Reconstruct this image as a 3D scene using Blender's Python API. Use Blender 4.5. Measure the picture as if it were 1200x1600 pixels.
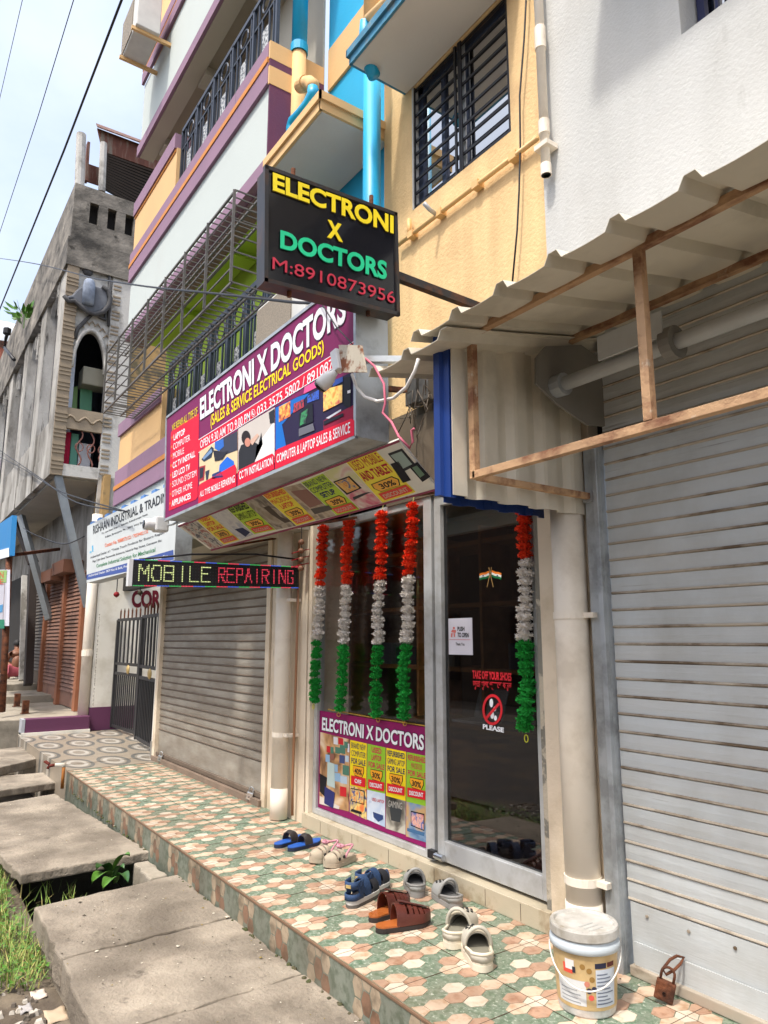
import bpy, math, random
from math import radians, sin, cos, pi, sqrt
from mathutils import Vector as V, Matrix
random.seed(7)
SC = bpy.context.scene
COL = SC.collection
for o in list(bpy.data.objects): bpy.data.objects.remove(o)

# ------------------------------------------------------------------ camera
CAMP = V((0, 0, 1.45)); FPX = 1110.0
PITCH, YAW, ROLL = radians(10.31), radians(34.91), radians(0.06)
_fh = V((-cos(YAW), sin(YAW), 0)); _up = V((0, 0, 1))
CF = _fh*cos(PITCH) + _up*sin(PITCH)
_r = CF.cross(_up).normalized(); _u = _r.cross(CF)
CR = _r*cos(ROLL) + _u*sin(ROLL); CU = -_r*sin(ROLL) + _u*cos(ROLL)
cam = bpy.data.cameras.new('camera'); camo = bpy.data.objects.new('camera', cam); COL.objects.link(camo)
m = Matrix((CR, CU, -CF)).transposed().to_4x4(); m.translation = CAMP
camo.matrix_world = m
cam.sensor_fit = 'VERTICAL'; cam.sensor_height = 36; cam.sensor_width = 27
cam.lens = 36*FPX/1600; cam.clip_start = .05; cam.clip_end = 2000
SC.camera = camo
SC.render.resolution_x, SC.render.resolution_y = 768, 1024

# ------------------------------------------------------------------ sky, sun, exposure
LIGHT = V((-.19, .5, -1)).normalized()          # direction the sunlight travels
SUNV = -LIGHT
W = bpy.data.worlds.new('World'); SC.world = W; W.use_nodes = True
nt = W.node_tree; nt.nodes.clear()
wo = nt.nodes.new('ShaderNodeOutputWorld'); bg = nt.nodes.new('ShaderNodeBackground')
sky = nt.nodes.new('ShaderNodeTexSky'); sky.sky_type = 'NISHITA'; sky.sun_disc = False
sky.sun_elevation = math.asin(SUNV.z); sky.sun_rotation = math.atan2(SUNV.x, SUNV.y)
sky.air_density = 1.0; sky.dust_density = 6.5; sky.ozone_density = 1.0
tc = nt.nodes.new('ShaderNodeTexCoord'); mp = nt.nodes.new('ShaderNodeMapping'); mp.inputs['Scale'].default_value = (1, 1, 1.7)
nz = nt.nodes.new('ShaderNodeTexNoise'); nz.inputs['Scale'].default_value = 1.7; nz.inputs['Detail'].default_value = 7; nz.inputs['Roughness'].default_value = .55
cr = nt.nodes.new('ShaderNodeValToRGB'); cr.color_ramp.elements[0].position = .34; cr.color_ramp.elements[1].position = .66
cr.color_ramp.elements[0].color = (.15, .15, .15, 1); cr.color_ramp.elements[1].color = (.88, .88, .88, 1)
mx = nt.nodes.new('ShaderNodeMix'); mx.data_type = 'RGBA'
mx.inputs[7].default_value = (2.7, 2.95, 3.4, 1)
L = nt.links.new
L(tc.outputs['Generated'], mp.inputs['Vector']); L(mp.outputs[0], nz.inputs['Vector']); L(nz.outputs['Fac'], cr.inputs[0])
L(cr.outputs[0], mx.inputs[0]); L(sky.outputs[0], mx.inputs[6]); L(mx.outputs[2], bg.inputs[0]); L(bg.outputs[0], wo.inputs[0])
bg.inputs[1].default_value = .15
sl = bpy.data.lights.new('sun', 'SUN'); sl.energy = 1.35; sl.angle = radians(4.0); sl.color = (1, .955, .88)
so = bpy.data.objects.new('sun', sl); COL.objects.link(so); so.location = (4, -12, 20)
so.rotation_euler = LIGHT.to_track_quat('-Z', 'Y').to_euler()
SC.view_settings.view_transform = 'Standard'; SC.view_settings.look = 'None'
SC.view_settings.exposure = 1.42; SC.view_settings.gamma = 1

# ------------------------------------------------------------------ measuring helpers
# photograph measurements are carried onto planes of the place at their real distance
def ray(px, py): return CF + CR*((px-600)/FPX) - CU*((py-800)/FPX)
def fy(px, py, Y): d = ray(px, py); return CAMP + d*(Y/d.y)
def fx(px, py, X): d = ray(px, py); return CAMP + d*(X/d.x)
def fz(px, py, z=0): d = ray(px, py); return CAMP + d*((z-1.45)/d.z)
def fpl(px, py, p, n): d = ray(px, py); n = V(n); return CAMP + d*((V(p)-CAMP).dot(n)/d.dot(n))
def zm(x0, y0, s): return lambda x, y: (x0+x/s, y0+y/s)

# ------------------------------------------------------------------ object helpers
ORG = {}
def tag(o, label=None, cat=None, group=None, kind=None):
    if label: o['label'] = label
    if cat: o['category'] = cat
    if group: o['group'] = group
    if kind: o['kind'] = kind
    return o
def thing(name, label, cat, loc=(0, 0, 0), group=None, rz=0):
    o = bpy.data.objects.new(name, None); COL.objects.link(o); o.location = loc; o.rotation_euler = (0, 0, rz)
    o.empty_display_size = .1
    ORG[o.name] = V(loc); return tag(o, label, cat, group)
def dup(src, parent, loc=None, rot=None, scale=None):
    o = src.copy(); COL.objects.link(o); o.parent = parent
    if loc is not None: o.location = loc
    if rot is not None: o.rotation_euler = rot
    if scale is not None: o.scale = scale
    ORG[o.name] = ORG.get(parent.name, V()) if parent else V(); return o

class MB:
    def __init__(s): s.v = []; s.f = []; s.m = []; s.cm = 0
    def add(s, vs, fs):
        o = len(s.v); s.v += [tuple(x) for x in vs]; s.f += [tuple(i+o for i in f) for f in fs]; s.m += [s.cm]*len(fs); return s
    def box(s, x0, x1, y0, y1, z0, z1):
        x0, x1 = sorted((x0, x1)); y0, y1 = sorted((y0, y1)); z0, z1 = sorted((z0, z1))
        return s.add([(x, y, z) for x in (x0, x1) for y in (y0, y1) for z in (z0, z1)],
                     [(0, 1, 3, 2), (4, 6, 7, 5), (0, 4, 5, 1), (2, 3, 7, 6), (0, 2, 6, 4), (1, 5, 7, 3)])
    def bar(s, p, q, w, h=None, up=(0, 0, 1)):
        p, q = V(p), V(q); h = h or w; d = (q-p).normalized(); up = V(up)
        if abs(d.dot(up)) > .95: up = V((0, 1, 0))
        a = d.cross(up).normalized()*(w/2); b = a.cross(d).normalized()*(h/2)
        vs = [x+y for x in (p, q) for y in (-a-b, a-b, a+b, -a+b)]
        return s.add(vs, [(3, 2, 1, 0), (4, 5, 6, 7), (0, 1, 5, 4), (1, 2, 6, 5), (2, 3, 7, 6), (3, 0, 4, 7)])
    def tube(s, pts, r, n=8, closed=False, cap=True):
        pts = [V(p) for p in pts]; N = len(pts); rs = r if isinstance(r, (list, tuple)) else [r]*N
        ref = None; vs = []
        for i, p in enumerate(pts):
            if closed: d = (pts[(i+1) % N]-pts[i-1])
            else: d = pts[min(i+1, N-1)]-pts[max(i-1, 0)]
            d.normalize()
            if ref is None:
                ref = V((0, 0, 1)) if abs(d.z) < .9 else V((1, 0, 0))
            a = (ref-d*ref.dot(d)).normalized(); ref = a; b = d.cross(a)
            vs += [p+(a*cos(2*pi*k/n)+b*sin(2*pi*k/n))*rs[i] for k in range(n)]
        fs = []
        for i in range(N if closed else N-1):
            j = (i+1) % N
            fs += [(i*n+k, i*n+(k+1) % n, j*n+(k+1) % n, j*n+k) for k in range(n)]
        if cap and not closed: fs += [tuple(range(n))[::-1], tuple((N-1)*n+k for k in range(n))]
        return s.add(vs, fs)
    def poly(s, pts): return s.add(pts, [tuple(range(len(pts)))])
    def prism(s, pts, d):
        """closed outline pts (3D, planar) swept by vector d"""
        n = len(pts); pts = [V(p) for p in pts]; d = V(d)
        fs = [tuple(range(n))[::-1], tuple(range(n, 2*n))]+[(i, (i+1) % n, n+(i+1) % n, n+i) for i in range(n)]
        return s.add(pts+[p+d for p in pts], fs)
    def lathe(s, prof, c=(0, 0, 0), n=24, axis='z', a0=0, a1=2*pi):
        c = V(c); vs = []; full = abs(a1-a0-2*pi) < 1e-6; m = n if full else n+1
        for r, z in prof:
            for k in range(m):
                a = a0+(a1-a0)*k/n
                if axis == 'z': q = V((r*cos(a), r*sin(a), z))
                elif axis == 'y': q = V((r*cos(a), z, r*sin(a)))
                else: q = V((z, r*cos(a), r*sin(a)))
                vs.append(c+q)
        fs = []
        for i in range(len(prof)-1):
            for k in range(n):
                k2 = (k+1) % m if full else k+1
                fs.append((i*m+k, i*m+k2, (i+1)*m+k2, (i+1)*m+k))
        return s.add(vs, fs)
    def grid(s, fn, nu, nv, closeu=False):
        mu = nu if closeu else nu+1
        vs = [fn(i/nu, j/nv) for j in range(nv+1) for i in range(mu)]
        fs = [(j*mu+i, j*mu+(i+1) % mu, (j+1)*mu+(i+1) % mu, (j+1)*mu+i) for j in range(nv) for i in range(nu)]
        return s.add(vs, fs)
    def build(s, name, mat, parent=None, smooth=False, bevel=0, world=True, kind=None, sub=0, solid=0):
        org = ORG.get(parent.name, V()) if (parent and world) else V()
        me = bpy.data.meshes.new(name)
        me.from_pydata([(x[0]-org.x, x[1]-org.y, x[2]-org.z) for x in s.v], [], s.f); me.validate()
        for mm in (mat if isinstance(mat, (list, tuple)) else [mat]): me.materials.append(mm)
        if isinstance(mat, (list, tuple)) and len(me.polygons) == len(s.m): me.polygons.foreach_set('material_index', s.m)
        import bmesh
        bm = bmesh.new(); bm.from_mesh(me); bmesh.ops.recalc_face_normals(bm, faces=bm.faces); bm.to_mesh(me); bm.free()
        if smooth: me.polygons.foreach_set('use_smooth', [True]*len(me.polygons))
        me.update()
        o = bpy.data.objects.new(name, me); COL.objects.link(o)
        if parent: o.parent = parent
        ORG[o.name] = ORG.get(parent.name, V()) if parent else V()
        if solid: q = o.modifiers.new('solid', 'SOLIDIFY'); q.thickness = solid; q.offset = 0
        if bevel: q = o.modifiers.new('bevel', 'BEVEL'); q.width = bevel; q.segments = 2; q.limit_method = 'ANGLE'; q.angle_limit = radians(40)
        if sub: q = o.modifiers.new('sub', 'SUBSURF'); q.levels = q.render_levels = sub
        if smooth and not sub:
            try: me.shade_auto_smooth if False else None
            except Exception: pass
        if kind: o['kind'] = kind
        return o
def Bx(*a): return MB().box(*a)

# ------------------------------------------------------------------ materials
def lin(c):
    c = c/255.0; return c/12.92 if c <= .04045 else ((c+.055)/1.055)**2.4
def S(r, g, b, k=1.0): return (lin(r)*k, lin(g)*k, lin(b)*k, 1)
MC = {}
def mat(name, c, rough=.7, metal=0., var=.10, sc=5., bump=0., bsc=60., c2=None, a2=.5, sc2=3., st=(1, 1, 1), w2=.08, spec=.5, emit=None, bst=None, c3=None, a3=.6, sc3=18., st3=(1, 1, 1), dirt=None):
    """procedural paint/plaster/metal: base colour with blotchy variation, stains of c2 and specks of c3, relief"""
    if name in MC: return MC[name]
    M = bpy.data.materials.new(name); M.use_nodes = True; nt = M.node_tree; N = nt.nodes; L = nt.links.new
    b = N['Principled BSDF']; b.inputs['Roughness'].default_value = rough; b.inputs['Metallic'].default_value = metal
    b.inputs['Specular IOR Level'].default_value = spec
    t = N.new('ShaderNodeNewGeometry'); mp = N.new('ShaderNodeMapping'); mp.inputs['Scale'].default_value = st
    L(t.outputs['Position'], mp.inputs[0])
    def noise(scale, detail=5, vec=mp, rg=.55):
        n = N.new('ShaderNodeTexNoise'); n.inputs['Scale'].default_value = scale; n.inputs['Detail'].default_value = detail
        n.inputs['Roughness'].default_value = rg; L(vec.outputs[0], n.inputs['Vector']); return n
    def ramp(src, p0, p1, a=0, z=1):
        r = N.new('ShaderNodeMapRange'); r.inputs[1].default_value = p0; r.inputs[2].default_value = p1; r.inputs[3].default_value = a; r.inputs[4].default_value = z
        L(src, r.inputs[0]); return r
    def mix(fac, a, bb):
        x = N.new('ShaderNodeMix'); x.data_type = 'RGBA'; L(fac, x.inputs[0])
        if isinstance(a, tuple): x.inputs[6].default_value = a
        else: L(a, x.inputs[6])
        if isinstance(bb, tuple): x.inputs[7].default_value = bb
        else: L(bb, x.inputs[7])
        return x.outputs[2]
    c = tuple(c)
    lo = tuple(max(0, x*(1-var)) for x in c[:3])+(1,); hi = tuple(min(1, x*(1+var)) for x in c[:3])+(1,)
    n1 = noise(sc); col = mix(ramp(n1.outputs['Fac'], .3, .7).outputs[0], lo, hi)
    if c2:
        n2 = noise(sc2, 8, rg=.62); col = mix(ramp(n2.outputs['Fac'], .5+.25*(.5-a2)-w2+.02, .5+.25*(.5-a2)+w2+.02).outputs[0], col, tuple(c2))
    if c3:
        m3 = N.new('ShaderNodeMapping'); m3.inputs['Scale'].default_value = st3; L(t.outputs['Position'], m3.inputs[0])
        n3 = noise(sc3, 6, m3, .65); col = mix(ramp(n3.outputs['Fac'], .72-.2*a3, .78-.2*a3+.06).outputs[0], col, tuple(c3))
    if dirt:
        md = N.new('ShaderNodeMapping'); md.inputs['Scale'].default_value = dirt[3] if len(dirt) > 3 else (1, 1, 1); L(t.outputs['Position'], md.inputs[0])
        nd = noise(dirt[2], 7, md, .62); col = mix(ramp(nd.outputs['Fac'], .42, .72, 0, dirt[1]).outputs[0], col, tuple(dirt[0]))
    L(col, b.inputs['Base Color'])
    rr = ramp(n1.outputs['Fac'], .2, .8, max(.02, rough-.08), min(1, rough+.08)); L(rr.outputs[0], b.inputs['Roughness'])
    if bump:
        mb = N.new('ShaderNodeMapping'); mb.inputs['Scale'].default_value = bst or (1, 1, 1); L(t.outputs['Position'], mb.inputs[0])
        nb = noise(bsc, 6, mb, .6); bp = N.new('ShaderNodeBump'); bp.inputs['Strength'].default_value = bump; bp.inputs['Distance'].default_value = .02
        L(nb.outputs['Fac'], bp.inputs['Height']); L(bp.outputs[0], b.inputs['Normal'])
    if emit:
        b.inputs['Emission Color'].default_value = tuple(emit[:3])+(1,); b.inputs['Emission Strength'].default_value = emit[3]
    MC[name] = M; return M
def P(r, g, b, rough=.45):          # printed vinyl of one colour
    return mat('print_%d_%d_%d' % (r, g, b), S(r, g, b, .92), rough+.15, 0, .05, 3., spec=.2)
def picture(name, ca, cb, cc, sc=9.):   # printed photograph: coloured patches
    if name in MC: return MC[name]
    M = bpy.data.materials.new(name); M.use_nodes = True; nt = M.node_tree; N = nt.nodes; L = nt.links.new
    b = N['Principled BSDF']; b.inputs['Roughness'].default_value = .45
    t = N.new('ShaderNodeTexCoord'); n = N.new('ShaderNodeTexNoise'); n.inputs['Scale'].default_value = sc; n.inputs['Detail'].default_value = 2.5; n.inputs['Distortion'].default_value = .6
    r = N.new('ShaderNodeValToRGB'); e = r.color_ramp.elements; e[0].position = .36; e[0].color = ca; e[1].position = .64; e[1].color = cc
    k = e.new(.5); k.color = cb
    L(t.outputs['Object'], n.inputs['Vector']); L(n.outputs['Fac'], r.inputs[0]); L(r.outputs[0], b.inputs['Base Color']); MC[name] = M; return M
def glassmat(name, tint=(.8, .82, .82), rough=.0, ior=1.5):
    if name in MC: return MC[name]
    M = bpy.data.materials.new(name); M.use_nodes = True; nt = M.node_tree; N = nt.nodes; L = nt.links.new
    N.remove(N['Principled BSDF']); out = N['Material Output']
    tr = N.new('ShaderNodeBsdfTransparent'); tr.inputs[0].default_value = tuple(tint)+(1,)
    gl = N.new('ShaderNodeBsdfGlossy'); gl.inputs['Roughness'].default_value = rough; gl.inputs[0].default_value = (1, 1, 1, 1)
    lw = N.new('ShaderNodeLayerWeight'); lw.inputs['Blend'].default_value = .5; mx = N.new('ShaderNodeMixShader'); r0 = ((ior-1)/(ior+1))**2
    pw = N.new('ShaderNodeMath'); pw.operation = 'POWER'; pw.inputs[1].default_value = 5; L(lw.outputs['Facing'], pw.inputs[0])
    fr = N.new('ShaderNodeMath'); fr.operation = 'MULTIPLY_ADD'; fr.inputs[1].default_value = 1-r0; fr.inputs[2].default_value = r0; L(pw.outputs[0], fr.inputs[0])
    L(fr.outputs[0], mx.inputs[0]); L(tr.outputs[0], mx.inputs[1]); L(gl.outputs[0], mx.inputs[2]); L(mx.outputs[0], out.inputs[0])
    MC[name] = M; return M

# ------------------------------------------------------------------ lettering and print
FONTC = {}
def textmesh(body, bold=0., res=4):
    k = (body, bold)
    if k in FONTC: return FONTC[k]
    cu = bpy.data.curves.new('t', 'FONT'); cu.body = body; cu.size = 1; cu.offset = bold; cu.resolution_u = res
    ob = bpy.data.objects.new('t', cu)
    me = bpy.data.meshes.new_from_object(ob)
    vs = [v.co.copy() for v in me.vertices]; fs = [tuple(p.vertices) for p in me.polygons]
    bpy.data.objects.remove(ob); bpy.data.curves.remove(cu); bpy.data.meshes.remove(me)
    FONTC[k] = (vs, fs); return vs, fs
def quadmap(q):
    bl, br, tr, tl = [V(x) for x in q]
    return lambda a, b: (bl*(1-a)+br*a)*(1-b)+(tl*(1-a)+tr*a)*b
def islands(b):
    par = list(range(len(b.v)))
    def fd(i):
        while par[i] != i: par[i] = par[par[i]]; i = par[i]
        return i
    for f in b.f:
        for i in f[1:]: par[fd(i)] = fd(f[0])
    gr = {}
    for f in b.f: gr.setdefault(fd(f[0]), []).append(f)
    out = []
    for fs in gr.values():
        ids = sorted({i for f in fs for i in f}); mp_ = {i: k for k, i in enumerate(ids)}
        out.append(MB().add([b.v[i] for i in ids], [tuple(mp_[i] for i in f) for f in fs]))
    return out
def letters(body, q, n, mt, parent, lay=1, bold=0.012, outline=None, ol=.035, name='lettering', th=.0015, split=False):
    """lettering filling the four-cornered field q (BL, BR, TR, TL), lying lay*th above the surface with normal n"""
    n = V(n).normalized(); fm = quadmap(q)
    if 'M' in body or 'W' in body: bold = min(bold, .012 if len(body) > 14 else 0.); ol = min(ol, .012)
    vs, fs = textmesh(body, bold)
    if not vs: return None
    x0 = min(v.x for v in vs); x1 = max(v.x for v in vs); y0 = min(v.y for v in vs); y1 = max(v.y for v in vs)
    res = []
    for (bd, mm, la) in ([(bold+ol, outline, lay), (bold, mt, lay+1)] if outline else [(bold, mt, lay)]):
        vv, ff = textmesh(body, bd)
        b = MB(); b.add([fm((v.x-x0)/(x1-x0), (v.y-y0)/(y1-y0))+n*(la*th) for v in vv], ff)
        if split:
            for piece in islands(b): res.append(piece.build(name if mm is mt else 'letter_outline', mm, parent))
        else: res.append(b.build(name if mm is mt else 'letter_outline', mm, parent))
    return res[-1]
class Print:
    """flat coloured fields printed on one surface, collected into one mesh"""
    def __init__(s, fn, n, th=.0015): s.fn = fn; s.n = V(n).normalized(); s.b = MB(); s.mats = []; s.th = th
    def poly(s, pts, mt, lay=1):
        if mt not in s.mats: s.mats.append(mt)
        s.b.cm = s.mats.index(mt); s.b.poly([s.fn(*p)+s.n*(lay*s.th) for p in pts]); return s
    def disc(s, c, rx, ry, mt, lay=1, n=20): return s.poly([(c[0]+rx*cos(2*pi*k/n), c[1]+ry*sin(2*pi*k/n)) for k in range(n)], mt, lay)
    def text(s, body, q, mt, parent, lay=2, **k): return letters(body, [s.fn(*p) for p in q], s.n, mt, parent, lay, th=s.th, **k)
    def build(s, name, parent):
        if s.b.f: return s.b.build(name, s.mats, parent)
# ================================================================== THE SETTING
GRD = mat('dirt_ground', S(128, 116, 98, .8), .95, 0, .2, 1.2, .5, 30, c2=S(96, 84, 70, .7), a2=.5, sc2=2)
ASPH = mat('asphalt', S(92, 88, 84, .62), .9, 0, .2, 3, .6, 90, c2=S(120, 108, 92, .6), a2=.35, sc2=1.3, c3=S(150, 142, 130, .7), a3=.5, sc3=40)
CONC = mat('slab_concrete', S(178, 166, 148, .7), .9, 0, .2, 2.6, .7, 40, c2=S(134, 123, 108, .7), a2=.45, sc2=2.2, w2=.12, c3=S(104, 95, 84, .7), a3=.5, sc3=7, dirt=(S(112, 102, 88, .72), .6, 1.1))
CONC2 = mat('far_concrete', S(186, 176, 158, .68), .9, 0, .12, 2, .3, 40, c2=S(146, 138, 122, .68), a2=.4, sc2=2)
DRAIN = mat('drain_mud', S(70, 66, 56, .6), .95, 0, .25, 4, .6, 20)
def struct(o): o['kind'] = 'structure'; return o

gb = MB(); gb.add([(-400, -400, -.62), (400, -400, -.62), (400, 400, -.62), (-400, 400, -.62)], [(0, 1, 2, 3)])
struct(gb.build('ground', GRD))
# road: slightly uneven sheet of asphalt in front of the verge
def roadz(x, y): return -.34+.012*sin(x*1.7)+.01*sin(y*2.3+x)
rb = MB(); rb.grid(lambda a, b: (-60+a*75, -7+b*7.35, roadz(-60+a*75, -7+b*7.35)), 150, 16)
struct(rb.build('road', ASPH, smooth=True))
vb = MB(); vb.grid(lambda a, b: (-14+a*14, .3+b*.75, -.40+.05*sin(a*23)*sin(b*4)+.05*(1-b)), 60, 8)
struct(vb.build('verge', GRD, smooth=True))

# pavement of concrete slabs over the drain
pave = struct(Bx(-5.3, 3, 1.86, 1.93, -.62, -.31).build('pavement', CONC))
def slab(pts, z, th=.13, name='slab', par=pave, mt=None, bev=.012, tilt=None):
    b = MB(); q = []; rj = random.Random(int(abs(pts[0][0])*1000)); n_ = len(pts)
    for i in range(n_):
        a, c = V((pts[i][0], pts[i][1], 0)), V((pts[(i+1) % n_][0], pts[(i+1) % n_][1], 0)); k_ = max(1, int((c-a).length/.07)); nn = (c-a).normalized().cross(V((0, 0, 1)))
        for j in range(k_):
            p = a.lerp(c, j/k_)+nn*(rj.uniform(-.012, .012) if j else 0); q.append(V((p.x, p.y, z+(tilt(p) if tilt else 0))))
    b.prism(q, (0, 0, -th)); return b.build(name, mt or CONC, par, bevel=bev)
xs = [-5.2, -4.27, -3.38, -2.45, -1.5, -.6, .4, 1.4]
edge = [.95, .945, .90, .86, .88, .9, .9, .9]
for i in range(7):
    x0, x1 = xs[i]+.006, xs[i+1]-.006
    slab([(x0+.05*(i == 0), edge[i]), (x0+(.02 if i == 0 else -.01), 1.2), (x0-(.06 if i == 0 else .03), 1.895), (x1-.03, 1.895), (x1, edge[i+1])], -.17-.004*(i % 2), .15)
struct(Bx(-5.0, 3, .97, 1.06, -.62, -.33).build('drain_wall', CONC))
sb = [fz(*p, -.17) for p in ((32, 1367), (236, 1330), (86, 1240), (-70, 1265))]
slab([(p.x, p.y) for p in sb], -.17, .07)
sc_ = [fz(*p, -.22) for p in ((-70, 1245), (89, 1222), (80, 1206), (-80, 1218))]
slab([(p.x, p.y) for p in sc_], -.22, .08)
sd = [fz(*p, -.12) for p in ((-60, 1216), (73, 1181), (52, 1164), (-60, 1178))]
D = slab([(p.x, p.y) for p in sd], -.12, .11, tilt=lambda p: .05*(1.7-p[1]) if p[1] < 1.7 else 0)
gv = MB()
for i in range(9):
    a = .3+.07*i
    for k in range(2):
        p = sd[0].lerp(sd[1], a).lerp(sd[3].lerp(sd[2], a), .32+.3*k); q = sd[0].lerp(sd[1], a).lerp(sd[3].lerp(sd[2], a), .5+.3*k)
        p.z += .003+.05*max(0, 1.7-p.y); q.z += .003+.05*max(0, 1.7-q.y); gv.bar(p, q, .05, .008)
gv.build('anti_slip_ridge', CONC, D)
struct(Bx(-9, -5.0, .6, 1.88, -.9, -.60).build('drain_bed', DRAIN))
kb = [fz(*p, -.2) for p in ((235, 1373), (262, 1367), (232, 1344), (209, 1348))]
slab([(p.x, p.y) for p in kb], -.2, .3, 'kerb_block', mt=CONC2)

# ------------------------------------------------------------------ tiled platform
TGREEN = mat('tile_green', S(142, 158, 138, .68), .42, 0, .2, 14, .08, 60, c2=S(104, 132, 106, .68), a2=.5, sc2=38, w2=.03, c3=S(220, 228, 212, .85), a3=.8, sc3=55, dirt=(S(128, 112, 92, .7), .5, 1.7))
TB = [mat('tile_beige', S(230, 204, 178, .78), .38, 0, .1, 9, .05, 50, c2=S(200, 160, 126, .75), a2=.3, sc2=14, dirt=(S(128, 112, 92, .7), .5, 1.7)),
      mat('tile_terracotta', S(206, 168, 142, .72), .42, 0, .16, 12, .05, 50, c2=S(180, 132, 104, .7), a2=.35, sc2=22, dirt=(S(128, 112, 92, .7), .5, 1.7)),
      mat('tile_white', S(234, 220, 200, .8), .38, 0, .07, 9, .05, 50, c2=S(208, 182, 152, .8), a2=.25, sc2=12, dirt=(S(128, 112, 92, .7), .5, 1.7))]
NOSE = mat('tile_edge', S(150, 118, 92, .6), .5, 0, .2, 7, .1, 40)
plat = struct(Bx(-9.0, 2.0, 1.90, 3.14, -.6, 0).build('tiled_platform', TGREEN))
HA, HI = .1, .07
def hexpts(cx, cy, k=.965): # points towards +-x
    w = HI*2/3; return [(cx-w*k*.98, cy), (cx-w*.5*k, cy-HA/2*k), (cx+w*.5*k, cy-HA/2*k), (cx+w*k*.98, cy), (cx+w*.5*k, cy+HA/2*k), (cx-w*.5*k, cy+HA/2*k)]
cells = []
PX, PY = -2.911, 2.152
for m in range(-16, 7):
    for n in range(-2, 4):
        cx, cy = PX+.42*m, PY+.4*n
        for (dx, dy, t) in ((0, -.15, 0), (0, -.05, 1), (0, .05, 1), (0, .15, 0), (-.07, 0, 2), (.07, 0, 2)): cells.append((cx+dx, cy+dy, t))
        cx += .21; cy += .2
        for (dx, dy, t) in ((0, 0, 2), (-.07, -.05, 1), (0, -.1, 0), (.07, -.05, 1), (.07, .05, 0), (0, .1, 1), (-.07, .05, 0)): cells.append((cx+dx, cy+dy, t))
cells = [c for c in cells if -8.96 < c[0] < 1.2 and 1.875 < c[1] < 2.95]
def clipY(pts, y0, y1):
    for (s, lim) in ((1, y0), (-1, y1)):
        out = []
        for i in range(len(pts)):
            a, b = pts[i-1], pts[i]; ia = (a[1]-lim)*s >= 0; ib = (b[1]-lim)*s >= 0
            if ia != ib: t = (lim-a[1])/(b[1]-a[1]); out.append((a[0]+(b[0]-a[0])*t, lim))
            if ib: out.append(b)
        pts = out
        if not pts: return []
    return pts
vis = []
for c in cells:
    d = V((c[0], c[1], 0))-CAMP; z = d.dot(CF)
    if z < .3: vis.append((9e9, c)); continue
    px = 600+FPX*d.dot(CR)/z; py = 800-FPX*d.dot(CU)/z
    vis.append((z if (-20 < px < 1220 and py < 1640) else z+1e3, c))
vis.sort(key=lambda t: t[0])
proto = {}
rest = [MB(), MB(), MB()]; npart = 0
for k, (z, c) in enumerate(vis):
    full = c[1]-.05 > 1.905 and c[1]+.05 < 2.95
    if npart < 300 and z < 900 and full:
        npart += 1
        if c[2] not in proto:
            b = MB(); b.prism([V((p[0], p[1], .0022)) for p in hexpts(0, 0)], (0, 0, -.006)); o = b.build('hexagon_tile', TB[c[2]], plat, world=False); proto[c[2]] = o; o.location = (c[0], c[1], 0)
        else: dup(proto[c[2]], plat, (c[0], c[1], 0), (0, 0, random.choice((0, pi))))
    else:
        q = clipY(hexpts(c[0], c[1]), 1.903, 2.97)
        if len(q) > 2: rest[c[2]].prism([V((p[0], p[1], .0022)) for p in q], (0, 0, -.006))
for i in range(3):
    if rest[i].f: rest[i].build('hexagon_tile_field', TB[i], plat, kind='stuff')
# riser facing: hexagons turned upright, joined
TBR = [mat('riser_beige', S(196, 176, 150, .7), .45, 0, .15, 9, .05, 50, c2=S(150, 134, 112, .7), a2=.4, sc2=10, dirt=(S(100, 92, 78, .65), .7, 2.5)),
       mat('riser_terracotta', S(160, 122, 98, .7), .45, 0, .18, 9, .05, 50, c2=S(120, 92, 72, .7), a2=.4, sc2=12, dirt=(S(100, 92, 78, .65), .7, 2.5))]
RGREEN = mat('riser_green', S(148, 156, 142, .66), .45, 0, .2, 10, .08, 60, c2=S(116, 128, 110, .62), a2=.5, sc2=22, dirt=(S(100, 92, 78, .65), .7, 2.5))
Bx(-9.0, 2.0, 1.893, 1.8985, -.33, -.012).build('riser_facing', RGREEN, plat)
rr = [MB(), MB()]
for m in range(-22, 6):
    for (dx, dz, t) in ((0, -.05, 0), (0, -.15, 0), (.07, -.1, 1), (.07, 0, 0), (.14, -.05, 0), (.14, -.15, 1)):
        cx = PX+.42*m+dx
        if not -8.9 < cx < 1.3: continue
        q = clipY(hexpts(cx, dz, .93), -.3, -.015)
        if len(q) > 2: rr[t].prism([V((p[0], 1.892, p[1])) for p in q], (0, .004, 0))
for i in range(2): rr[i].build('riser_hexagons', TBR[i], plat, kind='stuff')
Bx(-9.0, 2.0, 1.889, 1.9, -.012, .0015).build('nosing', NOSE, plat, bevel=.003)
jb = MB()
for m in range(-16, 8):
    x = PX+.21+.42*m; jb.box(x-.0016, x+.0016, 1.905, 2.95, .0005, .0028)
for n in (0, 1): jb.box(-9, 1.5, PY+.2+.4*n-.0014, PY+.2+.4*n+.0014, .0006, .0027)
jb.build('tile_joint', mat('grout', S(120, 104, 84, .5), .9), plat)
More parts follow.
